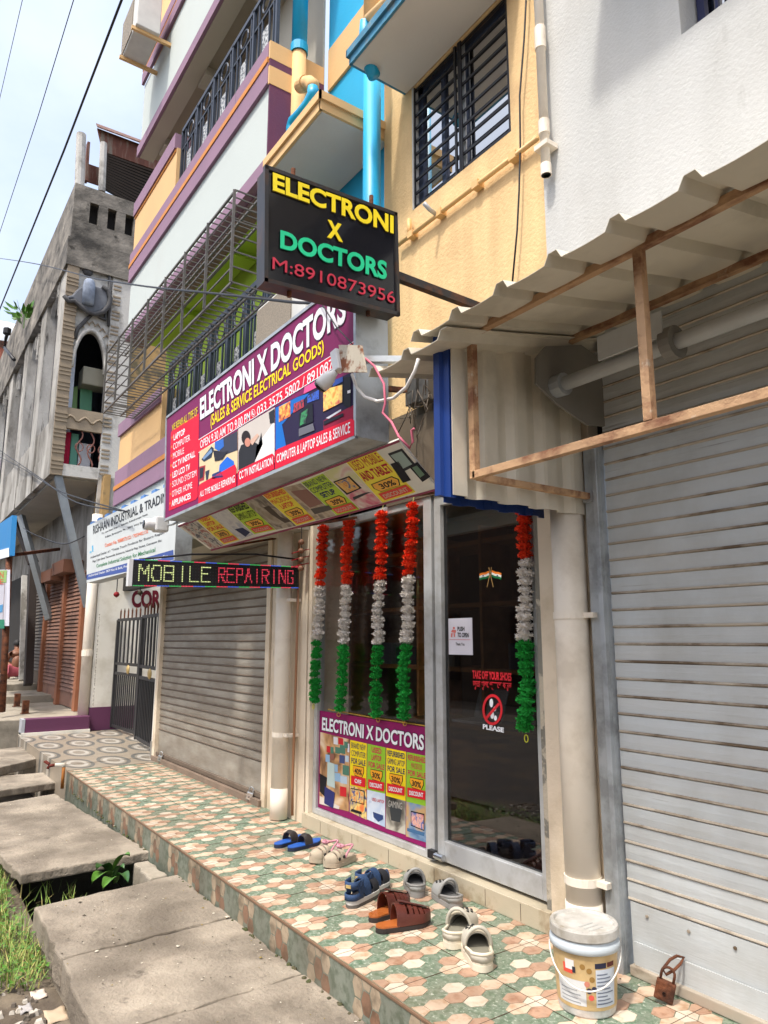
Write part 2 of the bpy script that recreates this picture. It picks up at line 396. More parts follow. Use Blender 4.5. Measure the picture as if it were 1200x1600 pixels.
# soil and moss along the foot of the riser
MOSS = mat('moss_soil', S(104, 98, 72, .6), 1, 0, .3, 20, .8, 60, c2=S(84, 96, 48, .6), a2=.45, sc2=12)
mb_ = MB(); rnd = random.Random(3)
for i in range(420):
    x = -8.6+i*.021+rnd.uniform(-.01, .01); r = rnd.uniform(.004, .016)
    if -5.95 < x < -5.25 or rnd.random() < .72: continue
    mb_.lathe([(r, -.175), (r*.8, -.17+r*.35), (r*.2, -.17+r*.6), (0.0005, -.17+r*.62)], (x, 1.885-rnd.uniform(0, .018), 0), 6)
mb_.build('moss_line', MOSS, smooth=True, kind='stuff'); bpy.data.objects['moss_line']['label'] = 'soil and moss along the foot of the tiled step'; bpy.data.objects['moss_line']['category'] = 'moss'

# entrance floor with printed oval rings, in front of the gate
def ringmat():
    M = bpy.data.materials.new('oval_tile'); M.use_nodes = True; nt = M.node_tree; N = nt.nodes; L = nt.links.new; b = N['Principled BSDF']
    t = N.new('ShaderNodeTexCoord'); sp = N.new('ShaderNodeSeparateXYZ'); L(t.outputs['Object'], sp.inputs[0])
    def mth(op, a, bv=None):
        q = N.new('ShaderNodeMath'); q.operation = op
        for i, x in enumerate((a, bv)):
            if x is None: continue
            if isinstance(x, (int, float)): q.inputs[i].default_value = x
            else: L(x, q.inputs[i])
        return q.outputs[0]
    xr = mth('MULTIPLY', sp.outputs[0], 1/.9); yr = mth('MULTIPLY', sp.outputs[1], 1/.42)
    row = mth('FLOOR', xr); sh = mth('MULTIPLY', mth('MODULO', mth('ABSOLUTE', row), 2), .5)
    fx_ = mth('SUBTRACT', mth('FRACT', xr), .5); fy_ = mth('SUBTRACT', mth('FRACT', mth('ADD', yr, sh)), .5)
    d = mth('SQRT', mth('ADD', mth('MULTIPLY', fx_, fx_), mth('MULTIPLY', fy_, fy_)))
    r = N.new('ShaderNodeValToRGB'); e = r.color_ramp; e.interpolation = 'CONSTANT'
    cols = [(0, S(176, 166, 150, .7)), (.17, S(214, 208, 196, .75)), (.27, S(180, 170, 154, .7)), (.33, S(132, 132, 126, .65)), (.43, S(186, 172, 152, .7))]
    e.elements[0].position = 0; e.elements[0].color = cols[0][1]; e.elements[1].position = cols[1][0]; e.elements[1].color = cols[1][1]
    for p, c in cols[2:]: k = e.elements.new(p); k.color = c
    L(d, r.inputs[0]); n = N.new('ShaderNodeTexNoise'); n.inputs['Scale'].default_value = 6; n.inputs['Detail'].default_value = 6; L(t.outputs['Object'], n.inputs['Vector'])
    mx = N.new('ShaderNodeMix'); mx.data_type = 'RGBA'; mx.blend_type = 'MULTIPLY'; mx.inputs[0].default_value = .4; L(r.outputs[0], mx.inputs[6]); L(n.outputs['Fac'], mx.inputs[7])
    L(mx.outputs[2], b.inputs['Base Color']); b.inputs['Roughness'].default_value = .4; return M
struct(Bx(-12.6, -9.01, 1.9, 6.0, -.6, 0).build('entrance_floor', ringmat()))

# raised concrete floors in front of the far shutters
struct(Bx(-16.2, -12.86, 1.55, 3.2, -.6, .22).build('raised_concrete_floor', CONC2, bevel=.01))
struct(Bx(-40, -18.01, 1.9, 3.5, -.6, .5).build('farthest_concrete_floor', CONC2, bevel=.01))
struct(Bx(-18, -16.21, 1.75, 3.2, -.6, .36).build('far_concrete_floor', CONC2, bevel=.01))
struct(Bx(-19.5, -16.3, 1.1, 1.745, -.6, .1).build('far_step', CONC2, bevel=.01))
# ================================================================== BUILDINGS
ORANGE = mat('orange_plaster', S(246, 209, 152, .84), .85, 0, .05, 1.2, .35, 38, c2=S(234, 196, 142, .8), a2=.22, sc2=1.6, dirt=(S(196, 160, 112, .75), .45, 2.0, (2.5, 2.5, .3)))
ORANGE2 = mat('apricot_paint', S(244, 200, 140, .75), .8, 0, .05, 1.5, .15, 40)
BLUE = mat('sky_blue_paint', S(24, 172, 222, .9), .6, 0, .06, 1.5, .12, 30)
BLUEP = mat('blue_pipe', S(14, 176, 228, .88), .45, 0, .05, 1.5, dirt=(S(40, 130, 160, .75), .5, 2.2, (2, 2, .5)))
GREYW = mat('white_plaster', S(228, 229, 226, .68), .9, 0, .04, 1.0, .28, 48, c2=S(216, 216, 212, .72), a2=.25, sc2=1.2, c3=S(196, 196, 192, .72), a3=.3, sc3=2.2, st3=(2, 2, .5), dirt=(S(188, 188, 182, .72), .4, 1.4, (2, 2, .35)))
SOFF = mat('slab_underside', S(222, 218, 212, .85), .85, 0, .05, 1.5, .08, 40)
WPIPE = mat('white_pvc', S(240, 230, 214, .92), .45, 0, .06, 3, c2=S(224, 212, 194, .88), a2=.25, sc2=3)
CREAM = mat('cream_peeling', S(230, 214, 190, .88), .8, 0, .08, 2, .2, 35, c2=S(212, 194, 166, .82), a2=.3, sc2=2.2, c3=S(104, 84, 60, .6), a3=.25, sc3=7, st3=(1, 1, .25))
BLACKM = mat('black_iron', S(34, 34, 38, .9), .5, .3, .15, 8)
IRON = mat('grey_iron', S(74, 82, 96, .7), .5, .4, .15, 8)
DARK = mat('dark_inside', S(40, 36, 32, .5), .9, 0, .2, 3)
WIN = glassmat('mirror_glass', (.12, .13, .15), .0, 6.0)
ALU = mat('aluminium', S(206, 208, 208, .85), .4, .3, .08, 3, c2=S(186, 186, 182, .8), a2=.3, sc2=4)

# ---- apartment building over the shop
ap = thing('apartment_building', 'orange and blue plastered building above the glass shopfront', 'building', (-3.8, 3.0, 2.4))
b = MB(); Y0, Y1 = 3.0, 3.35
hx0, hx1, hz0, hz1 = -3.915, -2.87, 4.69, 5.745
b.box(-4.30, hx0, Y0, Y1, 2.9, 9); b.box(hx1, -2.603, Y0, Y1, 2.9, 9); b.box(hx0, hx1, Y0, Y1, 2.9, hz0); b.box(hx0, hx1, Y0, Y1, hz1, 9)
b.build('wall', ORANGE, ap)
b = MB(); b.box(-5.352, -4.66, 3.06, 3.35, 2.9, 9); b.box(-4.5, -4.302, 3.06, 3.35, 2.9, 9); b.box(-4.66, -4.5, 3.06, 3.35, 2.9, 4.2); b.box(-4.66, -4.5, 3.06, 3.35, 5.56, 9)
b.build('blue_wall', BLUE, ap)
q = fy(511, 145, 3.05); q2 = fy(489, 122, 3.05)
Bx(-5.32, -4.303, 3.035, 3.058, q.z-.02, q2.z+.06).build('plaster_band', ORANGE2, ap)
bw = MB(); bw.box(-4.66, -4.5, 3.2, 3.22, 4.2, 5.56); o = bw.build('side_window', DARK, ap)
lv = MB()
for k in range(16): lv.bar((-4.655, 3.15, 4.25+.083*k), (-4.505, 3.15, 4.25+.083*k), .012, .05, (0, .5, 1))
lv.build('louvre_slats', IRON, o)
# reveals of the main window
b = MB(); b.box(hx0, hx0+.012, 2.995, 3.2, hz0, hz1); b.build('window_reveal', GREYW, ap)
wn = Bx(hx0+.02, hx1-.01, 3.068, 3.076, hz0, hz1).build('window', WIN, ap)
f = MB(); f.box(hx0+.012, hx0+.07, 3.05, 3.09, hz0, hz1); f.box(-3.41, -3.35, 3.05, 3.09, hz0, hz1); f.box(hx1-.05, hx1, 3.05, 3.09, hz0, hz1)
f.box(hx0, hx1, 3.05, 3.09, hz0, hz0+.05); f.box(hx0, hx1, 3.05, 3.09, hz1-.06, hz1); f.box(-3.62, -3.58, 3.048, 3.066, hz0, hz1)
f.build('sliding_frame', mat('window_frame', S(70, 84, 110, .6), .4, .5), wn)
Bx(-3.375, -3.345, 3.04, 3.049, hz0, hz1).build('frame_strip', ALU, wn)
gY = 3.022
for k in range(10):
    z = hz0+.03+k*(hz1-hz0-.05)/9
    MB().bar((hx0+.005, gY, z), (hx1+.002, gY, z), .012, .02).build('grille_bar', BLACKM, ap)
for x in (hx0+.012, hx0+.5, hx0+.56, -3.37, hx1-.012):
    MB().bar((x, gY-.012, hz0), (x, gY-.012, hz1), .02, .012, (0, 1, 0)).build('grille_upright', BLACKM, ap)
# sunshade slab over the main window, blue edged
b = MB(); b.box(-3.99, -2.72, 2.49, 2.998, 5.752, 5.87); ch = b.build('sunshade', SOFF, ap, bevel=.006)
e = MB(); e.box(-4.0, -2.71, 2.47, 2.489, 5.755, 5.87); e.box(-4.01, -3.991, 2.47, 2.996, 5.755, 5.87); e.box(-4.02, -2.70, 2.45, 2.469, 5.82, 5.88); e.box(-4.025, -4.011, 2.45, 2.99, 5.82, 5.88)
e.build('sunshade_edge', mat('edge_blue', S(74, 150, 186, .7), .8, 0, .15, 6, .3, 40, c2=S(130, 150, 156, .7), a2=.25, sc2=9), ch)
Bx(-4.0, -2.71, 2.49, 2.998, 5.872, 5.88).build('sunshade_top', SOFF, ch)
# second sunshade, apricot edged
b = MB(); b.box(-5.30, -4.33, 2.42, 3.055, 5.545, 5.62); ch2 = b.build('sunshade', SOFF, ap, bevel=.006)
e = MB(); e.box(-5.31, -4.31, 2.395, 2.418, 5.55, 5.69); e.box(-4.328, -4.305, 2.395, 3.05, 5.55, 5.69); e.box(-5.31, -4.285, 2.375, 2.393, 5.63, 5.70); e.box(-4.303, -4.285, 2.375, 3.05, 5.63, 5.70)
e.build('sunshade_edge', ORANGE2, ch2); Bx(-5.305, -4.33, 2.42, 3.05, 5.622, 5.68).build('sunshade_top', ORANGE2, ch2)
def pipe(pts, r, mt, par, name='drain_pipe', collars=(), n=16):
    o = MB().tube(pts, r, n).build(name, mt, par, smooth=True)
    for (p, q, k) in collars: MB().tube([p, q], r*k, n).build('pipe_collar', mt, o, smooth=False)
    return o
# vertical blue pipes
x1, y1 = -5.2, 2.72
q = fy(467, 100, y1); x1 = q.x
zb = fy(462, 140, y1).z; zc = fy(467, 85, y1).z
pipe([(x1, y1, zc), (x1, y1, 11)], .075, BLUEP, ap, collars=[((x1, y1, zc), (x1, y1, zc+.09), 1.12)])
pipe([(x1, y1, zb-1.6), (x1, y1, zc-.003)], .07, ORANGE2, ap)
pipe([fy(*t, y1-.06) for t in ((489, 138), (489, 148), (482, 163), (470, 178), (458, 190), (455, 202), (455, 240))], .052, BLUEP, ap, 'pipe_bend')
pipe([fy(*t, y1-.055) for t in ((468, 136), (476, 130), (484, 129), (489, 133), (489, 141))], .058, ORANGE2, ap, 'pipe_elbow', collars=[(fy(472, 133, y1-.055), fy(478, 130, y1-.055), 1.2)])
PY2 = 2.81; q = fy(581, 250, PY2); pipe([(q.x, PY2, 3.0), (q.x, PY2, 6.1)], .072, BLUEP, ap)
x2 = q.x; pipe([(x2, PY2, 6.1), (x2, PY2, 9)], .075, ORANGE2, ap, collars=[((x2, PY2, 6.06), (x2, PY2, 6.14), 1.15)])
a = fy(575, 30, 2.55); c = fy(612, -5, 2.55)
pipe([a, c, c+(c-a)], .035, ORANGE2, ap, 'waste_pipe'); pipe([a+V((-.02, 0, 0)), a+V((-.07, .02, -.12)), a+V((-.08, .05, -.28)), a+V((-.06, .1, -.4))], .05, BLUEP, ap, 'pipe_bend')
# orange conduit under the window with elbows and tap stubs
pa = fy(622, 378, 2.96); pb = fy(852, 213, 2.96); pa = V((pa.x, 2.96, (pa.z+pb.z)/2)); pb = V((-2.615, 2.96, pa.z))
ORP = mat('orange_pipe', S(240, 194, 128, .8), .5, 0, .08, 4)
cd = pipe([pa, pb], .017, ORP, ap, 'conduit', n=10)
for t in (.12, .35, .62, .86): p = pa.lerp(pb, t); MB().box(p.x-.03, p.x+.03, 2.94, 2.998, p.z-.025, p.z+.025).build('pipe_clip', ORP, cd)
p = pa.lerp(pb, .33); pipe([p, p+V((0, -.07, .02)), p+V((0, -.12, .05))], .016, ALU, ap, 'tap_stub', n=8)
p = pa.lerp(pb, .1); pipe([p, p+V((0, 0, .14))], .018, ORP, ap, 'riser_stub', n=8)

# ---- white plastered building on the right
gw = thing('white_building', 'white rough plastered building at the upper right', 'building', (-1, 2.98, 2.4))
b = MB(); wx0, wx1 = fy(1062, 25, 2.98).x, .2; wz = fy(1064, 55, 2.98).z
b.box(-2.6, wx0, 2.98, 3.3, 2.9, 9); b.box(wx0, wx1, 2.98, 3.3, 2.9, wz); b.box(wx0, wx1, 2.98, 3.3, wz+1.2, 9); b.box(wx1, 3, 2.98, 3.3, 2.9, 9)
b.build('wall', GREYW, gw)
w = Bx(wx0, wx1, 3.2, 3.21, wz, wz+1.2).build('window', WIN, gw)
f = MB(); f.box(wx0+.01, wx0+.05, 3.13, 3.17, wz+.01, wz+1.2); f.box(wx0+.01, wx1, 3.13, 3.17, wz+.01, wz+.05)
for k in range(14): f.box(wx0+.1+.09*k, wx0+.115+.09*k, 3.14, 3.16, wz+.05, wz+1.2)
f.build('grille', mat('navy_iron', S(40, 48, 96, .7), .5, .2), w)
Bx(-2.03, .6, 2.48, 2.978, 5.41, 5.52).build('sunshade', SOFF, gw)
q = fy(966-120, 60, 2.9)
wp = thing('white_drain_pipe', 'thin white plastic pipe ending halfway down the orange and white wall', 'pipe', (-2.6, 2.9, 4.2))
zb = fy(849, 277, 2.92).z
x0 = fy(848, 150, 2.92).x
pipe([(x0, 2.92, zb), (x0, 2.92, 9)], .028, WPIPE, wp, 'pipe_run', collars=[((x0, 2.92, zb), (x0, 2.92, zb+.07), 1.15), ((x0, 2.92, zb+.27), (x0, 2.92, zb+.36), 1.2), ((x0, 2.92, zb+.85), (x0, 2.92, zb+1.0), 1.22)])
MB().box(x0-.05, x0+.05, 2.88, 2.975, zb+.17, zb+.2).build('bracket', WPIPE, wp)
# hanging cable on the orange wall
pts = [fy(*p, 2.955) for p in ((822, -60), (822, 0), (819, 60), (812, 150), (813, 230), (811, 300), (808, 360), (800, 448))]
tag(MB().tube(pts, .006, 6).build('hanging_cable', BLACKM, smooth=True), 'thin black cable hanging down the orange wall beside the barred window', 'cable')

# ---- white and purple building with balconies
PURP = mat('mauve_paint', S(156, 122, 146, .78), .75, 0, .08, 2, .12, 40, c3=S(120, 100, 116, .7), a3=.4, sc3=3, st3=(3, 3, .4))
PURPD = mat('purple_paint', S(110, 56, 92, .7), .75, 0, .08, 2, .12, 40)
OLINE = mat('orange_line', S(226, 146, 60, .75), .7)
WHITE = mat('white_wall', S(226, 236, 232, .66), .85, 0, .03, 1, .12, 40, c2=S(216, 224, 220, .72), a2=.22, sc2=1, c3=S(180, 186, 180, .72), a3=.38, sc3=2.6, st3=(3, 3, .22))
GREENC = mat('green_soffit', S(172, 202, 66, .98), .85, 0, .08, 1.5)
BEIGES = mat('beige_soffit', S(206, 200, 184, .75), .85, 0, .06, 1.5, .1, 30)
wb = thing('balcony_building', 'white building with mauve bands, iron balconies and a metal cage', 'building', (-8, 2.45, 2.2))
XR, XL, YB = -5.36, -9.93, 2.45
def zb_(px, py): return fy(px, py, YB).z
# main wall behind the balconies
b = MB(); b.box(XL, XR, 3.02, 3.3, 2.25, 6.2); b.build('wall', GREENC, wb)
b = MB(); b.box(XL, XR+.001, 3.0, 3.018, 6.2, 13); b.build('upper_wall', BEIGES, wb)
# top storey block
z0 = 8.70
b = MB(); b.box(XL, -5.0, YB, 3.0, z0, 9.82); b.build('top_wall', WHITE, wb)
b = MB(); b.box(XL-.03, -5.0, YB-.04, YB-.003, z0-.1, z0+.06); b.box(XL-.03, -5, YB-.04, YB-.002, 9.84, 10.02); b.box(XL-.03, -5, YB-.04, YB-.002, 10.07, 10.25); b.build('mauve_band', PURP, wb)
Bx(XL-.02, -5, YB-.035, YB, 10.021, 10.069).build('orange_line', OLINE, wb)
Bx(XL-.02, -7.4, YB-.03, YB+.3, 10.251, 10.9).build('apricot_parapet', ORANGE2, wb)
b = MB(); b.box(XL, -5.0, YB, YB+.2, z0-.11, z0-.001); b.build('soffit_edge', BEIGES, wb)
for x in (-9.5, -7.9, -6.3): Bx(x-.14, x+.14, YB+.2, 3.0, z0-.16, z0-.001).build('beam', BEIGES, wb)
Bx(XL, -5, YB+.2, 2.999, z0-.045, z0-.002).build('soffit', mat('darker_soffit', S(176, 166, 146, .75), .9, 0, .05), wb)  # panel between the beams, a darker beige than they are
# second floor parapet
zt = zb_(425, 68); zo = zb_(424, 96); zp = zb_(424, 130); zs = 5.66
b = MB(); b.box(XL, XR, YB, YB+.13, zs+.12, zp); b.build('parapet_wall', WHITE, wb)
b = MB(); b.box(XL-.02, XR-.002, YB-.035, YB+.13, zp+.001, zo-.03); b.box(XL-.02, XR-.002, YB-.035, YB+.13, zo+.03, zt); b.build('mauve_band', PURP, wb)
Bx(XL-.02, XR-.002, YB-.045, YB+.12, zo-.029, zo+.029).build('orange_line', OLINE, wb)
Bx(XL, -8.1, YB+.0, YB+.16, zt+.001, zt+.62).build('apricot_panel', ORANGE2, wb); Bx(XL-.02, -8.12, YB-.03, YB+.17, zt+.621, zt+.83).build('mauve_coping', PURP, wb)
Bx(XL-.01, -8.13, YB-.012, YB-.001, zt+.58, zt+.618).build('panel_line', OLINE, wb)
# end wall, seen from the right
b = MB(); b.box(XR, XR+.02, YB-.02, 3.0, zs, zp-.02); b.build('end_wall', PURPD, wb)
b = MB(); b.box(XR, XR+.025, YB-.03, 3.0, zp-.019, zp+.17); b.box(XR, XR+.025, YB-.03, 3.0, zp+.25, zt); b.build('end_band', ORANGE2, wb)
Bx(XR, XR+.023, YB-.025, 3.0, zp+.171, zp+.249).build('end_stripe', PURPD, wb)
# soffit of the second floor
b = MB(); b.box(XL, XR, YB-.03, YB+.05, zs-.02, zs+.119); b.build('mauve_soffit_edge', PURP, wb)
Bx(XL, XR, YB+.051, 3.0, zs+.02, zs+.118).build('soffit', GREENC, wb)
Bx(XL, XR, YB+.051, YB+.22, zs-.06, zs+.019).build('edge_beam', mat('dull_mauve', S(150, 120, 120, .7), .85), wb)
for x in (-6.9, -8.6): Bx(x-.12, x+.12, YB+.221, 3.0, zs-.06, zs+.019).build('beam', GREENC, wb)
# first floor parapet
zt1 = zb_(255, 640); 
zA, zB, zC, zD = 3.26, 3.50, 3.74, 4.38
Bx(XL, XR, YB, YB+.13, 2.5, zA).build('parapet_wall', WHITE, wb)
b = MB(); b.box(XL-.02, XR-.002, YB-.03, YB+.13, zA+.001, zB-.03); b.box(XL-.02, XR-.002, YB-.03, YB+.13, zB+.03, zC); b.build('mauve_band', PURP, wb)
Bx(XL-.02, XR-.002, YB-.04, YB+.12, zB-.029, zB+.029).build('orange_line', OLINE, wb)
Bx(XL, -8.1, YB, YB+.3, zC+.001, zD-.14).build('apricot_panel', ORANGE2, wb); Bx(XL-.02, -8.12, YB-.03, YB+.31, zD-.139, zD+.04).build('mauve_coping', PURP, wb)
Bx(-8.099, -8.07, YB-.01, YB+.31, zC+.001, zD+.04).build('panel_return', ORANGE2, wb)
Bx(XL, XR, YB+.13, 3.02, 2.4, 2.5).build('balcony_slab', BEIGES, wb)
# a door and window on the first-floor wall
Bx(-8.3, -7.3, 2.98, 3.019, 2.5, 4.6).build('door', mat('teal_door', S(70, 120, 110, .6), .6), wb)
Bx(-6.6, -5.8, 2.98, 3.019, 3.4, 4.6).build('window', WIN, wb)
# railings: posts, rails, patterned plates and rings
SILV = mat('pressed_plate', S(206, 208, 206, .8), .5, .2, .35, 30, .5, 60, c2=S(90, 94, 98, .7), a2=.5, sc2=34, w2=.02)
def railing(x0, x1, z0, z1, n, y, label):
    r = thing('balcony_railing', label, 'railing', (x0, y, z0))
    MB().bar((x0, y, z1), (x1, y, z1), .035, .05).build('top_rail', IRON, r); MB().bar((x0, y, z0+.06), (x1, y, z0+.06), .025, .035).build('bottom_rail', IRON, r)
    w = (x1-x0)/n
    for i in range(n+1): MB().bar((x0+w*i, y, z0), (x0+w*i, y, z1), .035).build('post', IRON, r)
    for i in range(n):
        xa = x0+w*i; zm_ = z0+(z1-z0)*.68
        MB().bar((xa, y, zm_), (xa+w, y, zm_), .02).build('middle_rail', IRON, r)
        for t in (.22, .38, .68, .86): MB().bar((xa+w*t, y, z0+.06), (xa+w*t, y, z1 if t > .8 or t < .3 else zm_), .018).build('baluster', IRON, r)
        Bx(xa+w*.4, xa+w*.66, y-.006, y+.006, z0+.1, z0+(z1-z0)*.5).build('pressed_plate', SILV, r)
        c = V((xa+w*.53, y, z0+(z1-z0)*.84)); rr_ = (z1-z0)*.11
        MB().tube([c+V((rr_*cos(a*pi/6), 0, rr_*sin(a*pi/6))) for a in range(12)], .01, 6, closed=True).build('ring', IRON, r)
    return r
railing(-8.08, XR-.03, zt, zt+.86, 5, YB+.06, 'iron balcony railing with small patterned plates on the upper floor')
railing(-8.05, XR-.03, zC, zC+.95, 6, YB+.06, 'iron balcony railing behind the top edge of the purple shop sign')
# projecting cage of iron bars
CY = 2.03; cx0, cx1 = fy(168, 560, CY).x, fy(369, 290, CY).x; ct, cb_ = 5.12, 4.30
cg = thing('iron_cage', 'projecting cage of thin dark iron bars below the white balcony', 'cage', (cx1, CY, cb_))
CI = mat('cage_iron', S(120, 116, 112, .7), .6, .3, .2, 9)
for k in range(7):
    z = cb_+(ct-cb_)*k/6
    MB().bar((cx0, CY, z), (cx1, CY, z), .011, .011).build('front_bar', CI, cg); MB().bar((cx1, CY, z), (cx1, YB-.04, z), .011).build('side_bar', CI, cg); MB().bar((cx0, CY, z), (cx0, YB-.04, z), .011).build('side_bar', CI, cg)
nx = 8
for i in range(nx):
    x = cx0+(cx1-cx0)*i/(nx-1); MB().bar((x, CY-.012, cb_), (x, CY-.012, ct), .024, .01, (1, 0, 0)).build('upright', CI, cg)
nb = 44
for i in range(nb+1):
    x = cx0+(cx1-cx0)*i/nb
    MB().bar((x, CY, ct), (x, YB-.04, ct), .009).build('top_bar', CI, cg); MB().bar((x, CY, cb_), (x, YB-.04, cb_), .009).build('bottom_bar', CI, cg)
for z in (ct, cb_):
    for y in (CY, (CY+YB)/2, YB-.05): MB().bar((cx0, y, z), (cx1, y, z), .018).build('frame_rail', CI, cg)
# AC unit behind the shop sign
def acunit(name, c, sx, sy, sz, label, rz=0):
    a = thing(name, label, 'air conditioner', c, rz=rz); wht = mat('ac_white', S(224, 224, 218, .78), .5)
    MB().box(-sx/2, sx/2, -sy/2, sy/2, 0, sz).build('casing', wht, a, bevel=.012, world=False)
    Bx(-sx/2+.02, sx/2-.2, -sy/2-.012, -sy/2-.001, .03, sz-.03).build('grille', mat('ac_mesh', S(168, 156, 138, .7), .7, 0, .35, 90, .6, 160), a, world=False)
    return a
q = fy(402, 484, 2.2); acunit('air_conditioner', (q.x+.4, 2.34, q.z-.56), .8, .28, .56, 'white outdoor air conditioner behind the top right of the purple sign')
q = fy(222, 60, 2.1)
ac2 = acunit('air_conditioner', (q.x-.15, 2.12, q.z-.02), .75, .32, .6, 'white outdoor air conditioner on a bracket against the sky')
for dx in (-.3, .3): MB().bar((dx, -.2, -.02), (dx, .35, -.02), .04, .05).build('bracket', ORANGE2, ac2, world=False)
# ================================================================== SHOP FRONT
SHUT = mat('shutter_grey', S(200, 206, 208, .86), .6, .05, .05, 2.5, .12, 70, c2=S(200, 202, 200, .86), a2=.4, sc2=3, w2=.2, st=(.5, 1, 3), bst=(.15, 1, 1), c3=S(120, 112, 100, .6), a3=.38, sc3=16, st3=(.1, 1, 6), dirt=(S(168, 166, 158, .8), .5, 2.2, (1.2, 1, .8)))
SHBEAD = mat('shutter_bead', S(200, 188, 170, .8), .55, .2, .15, 5, c2=S(128, 108, 84, .6), a2=.4, sc2=5, st=(.5, 1, 1))
SHUTL = mat('shutter_brown_grey', S(184, 178, 166, .8), .55, .25, .14, 2.2, .15, 70, c2=S(140, 126, 108, .7), a2=.35, sc2=2.0, w2=.25, st=(1, 1, 3), bst=(.2, 1, 1), c3=S(128, 92, 62, .65), a3=.15, sc3=6, st3=(.4, 1, 2))
STEEL = mat('galvanised', S(190, 196, 200, .82), .45, .5, .12, 3, .05, 30, c2=S(164, 168, 170, .75), a2=.4, sc2=5)
RUST = mat('rusty_iron', S(140, 84, 54, .6), .85, .2, .25, 14, .5, 60, c2=S(84, 50, 34, .6), a2=.45, sc2=12)
def slatprof(p, bead):      # outline of one slat in (y, z): flat blade with a rolled bead at its foot
    return [(0, .0), (-bead, .004), (-bead*1.25, bead*.9), (-bead, bead*1.7), (-.002, bead*2.1), (-.004, p*.55), (-.002, p-.001), (.01, p-.001), (.01, 0)]
def shutter(name, label, x0, x1, Y, z0, z1, pitch, ms, mbead, cat='roller shutter', plate=.28, bead=.006, parts=True):
    s = thing(name, label, cat, ((x0+x1)/2, Y, z0)); L_ = x1-x0; c = ORG[s.name]
    Bx(x0+.01, x1-.01, Y-.004, Y+.012, z0+.02, z0+plate).build('bottom_plate', ms, s)
    MB().box(x0+.01, x1-.01, Y-.035, Y+.004, z0+.002, z0+.045).build('bottom_rail', mbead, s, bevel=.004)
    n = int((z1-z0-plate)/pitch)+1; pro = None
    for i in range(n):
        z = z0+plate+.002+i*pitch
        if pro is None:
            b = MB(); b.cm = 0; pts = slatprof(pitch, bead); N = len(pts)
            b.add([(x, y, zz) for x in (-L_/2, L_/2) for (y, zz) in pts], [])
            for k in range(N):
                b.cm = 1 if k in (0, 1, 2, 3) else 0; b.add([], []); b.f.append((k, (k+1) % N, N+(k+1) % N, N+k)); b.m.append(b.cm)
            pro = b.build('slat', [ms, mbead], s, world=False); pro.location = (0, 0, z-c.z)
        else: dup(pro, s, (0, random.uniform(-.0015, .0015), z-c.z), (random.uniform(-.012, .012), 0, random.uniform(-.0012, .0012)))
    return s
# right-hand shutter
shr = shutter('roller_shutter', 'large light grey roller shutter filling the right of the picture', -2.215, 1.2, 2.9, .0, 2.98, .0807, SHUT, SHBEAD, plate=.30, bead=.0065)
bt = MB()
for i in range(16):
    for z in (.1, .26): bt.lathe([(.0, -.006), (.007, -.005), (.007, 0)], (-2.12+.2*i, 2.894, z), 8, 'y')
bt.build('rivets', SHBEAD, shr); Bx(-2.19, 1.2, 2.885, 2.893, .045, .14).build('lock_plate', SHUT, shr)
b = MB(); b.box(-2.32, -2.222, 2.865, 2.93, 0, 2.45); b.box(-2.25, -2.222, 2.84, 2.865, 0, 2.45); b.build('guide_channel', STEEL, shr, bevel=.003)
# rolled coil shaft with end plate, above
q = fy(875, 600, 2.62)
ep = [(835, 560), (850, 542), (905, 540), (955, 575), (960, 668), (915, 665), (868, 632), (835, 600)]
MB().prism([fx(p[0], p[1], -2.21) for p in ep], (.012, 0, 0)).build('shaft_end_plate', mat('dark_steel', S(140, 136, 128, .7), .6, .1, .12, 4), shr)
pc = fx(868, 605, -2.2)
MB().tube([pc, pc+V((3.0, 0, 0))], .034, 14).build('shaft', SHUT, shr, smooth=True)
MB().tube([pc, pc+V((.06, 0, 0))], .055, 12).build('shaft_bearing', STEEL, shr)
for i in range(1, 4): MB().tube([pc+V((.25+.75*i-.4, 0, 0)), pc+V((.3+.75*i-.4, 0, 0))], .07, 16).build('spring_drum', mat('dark_steel', S(104, 102, 96), .6), shr)
cv = MB(); cv.box(pc.x+.30, pc.x+.62, pc.y-.06, pc.y-.05, pc.z+.02, pc.z+.13); cv.build('cover_plate', SHUT, shr)
rl = MB()
for i in range(10):
    a0 = -.5+i*.26; r = .30
    y = 2.9+.0+r-r*cos(a0*.9)*1.0; z = 2.98+i*.075
    rl.bar((-2.2, y, z), (1.2, y, z), .012, .076, (0, -.25*i/10, 1))
rl.build('curved_slats', SHUT, shr)
Bx(-2.6, 1.5, 3.0, 3.05, 2.4, 3.2).build('lintel', DARK, shr)
# padlock and hasp on the right shutter
def padlock(name, p, s, label, mt, rz=0, tilt=.25):
    k = thing(name, label, 'padlock', p, rz=rz); k.rotation_euler = (0, tilt, rz)
    MB().box(-.03*s, .03*s, -.012*s, .012*s, 0, .062*s).build('body', mt, k, world=False, bevel=.005*s)
    pts = [(-.02*s, 0, .06*s), (-.02*s, 0, .085*s)]+[(-.02*s*cos(a), 0, .085*s+.02*s*sin(a)) for a in [pi*i/8 for i in range(1, 8)]]+[(.02*s, 0, .085*s), (.02*s, 0, .06*s)]
    MB().tube(pts, .0045*s, 8).build('shackle', STEEL if mt is not RUST else RUST, k, world=False, smooth=True)
    MB().lathe([(.006*s, -.014*s), (.006*s, -.012*s), (0, -.012*s)], (0, 0, .025*s), 10, 'y').build('keyhole', BLACKM, k, world=False)
    return k
q = fz(1036, 1563, .012); padlock('padlock', (q.x, q.y, .012), 1.25, 'rusty brown padlock at the foot of the large grey shutter', RUST, .5)
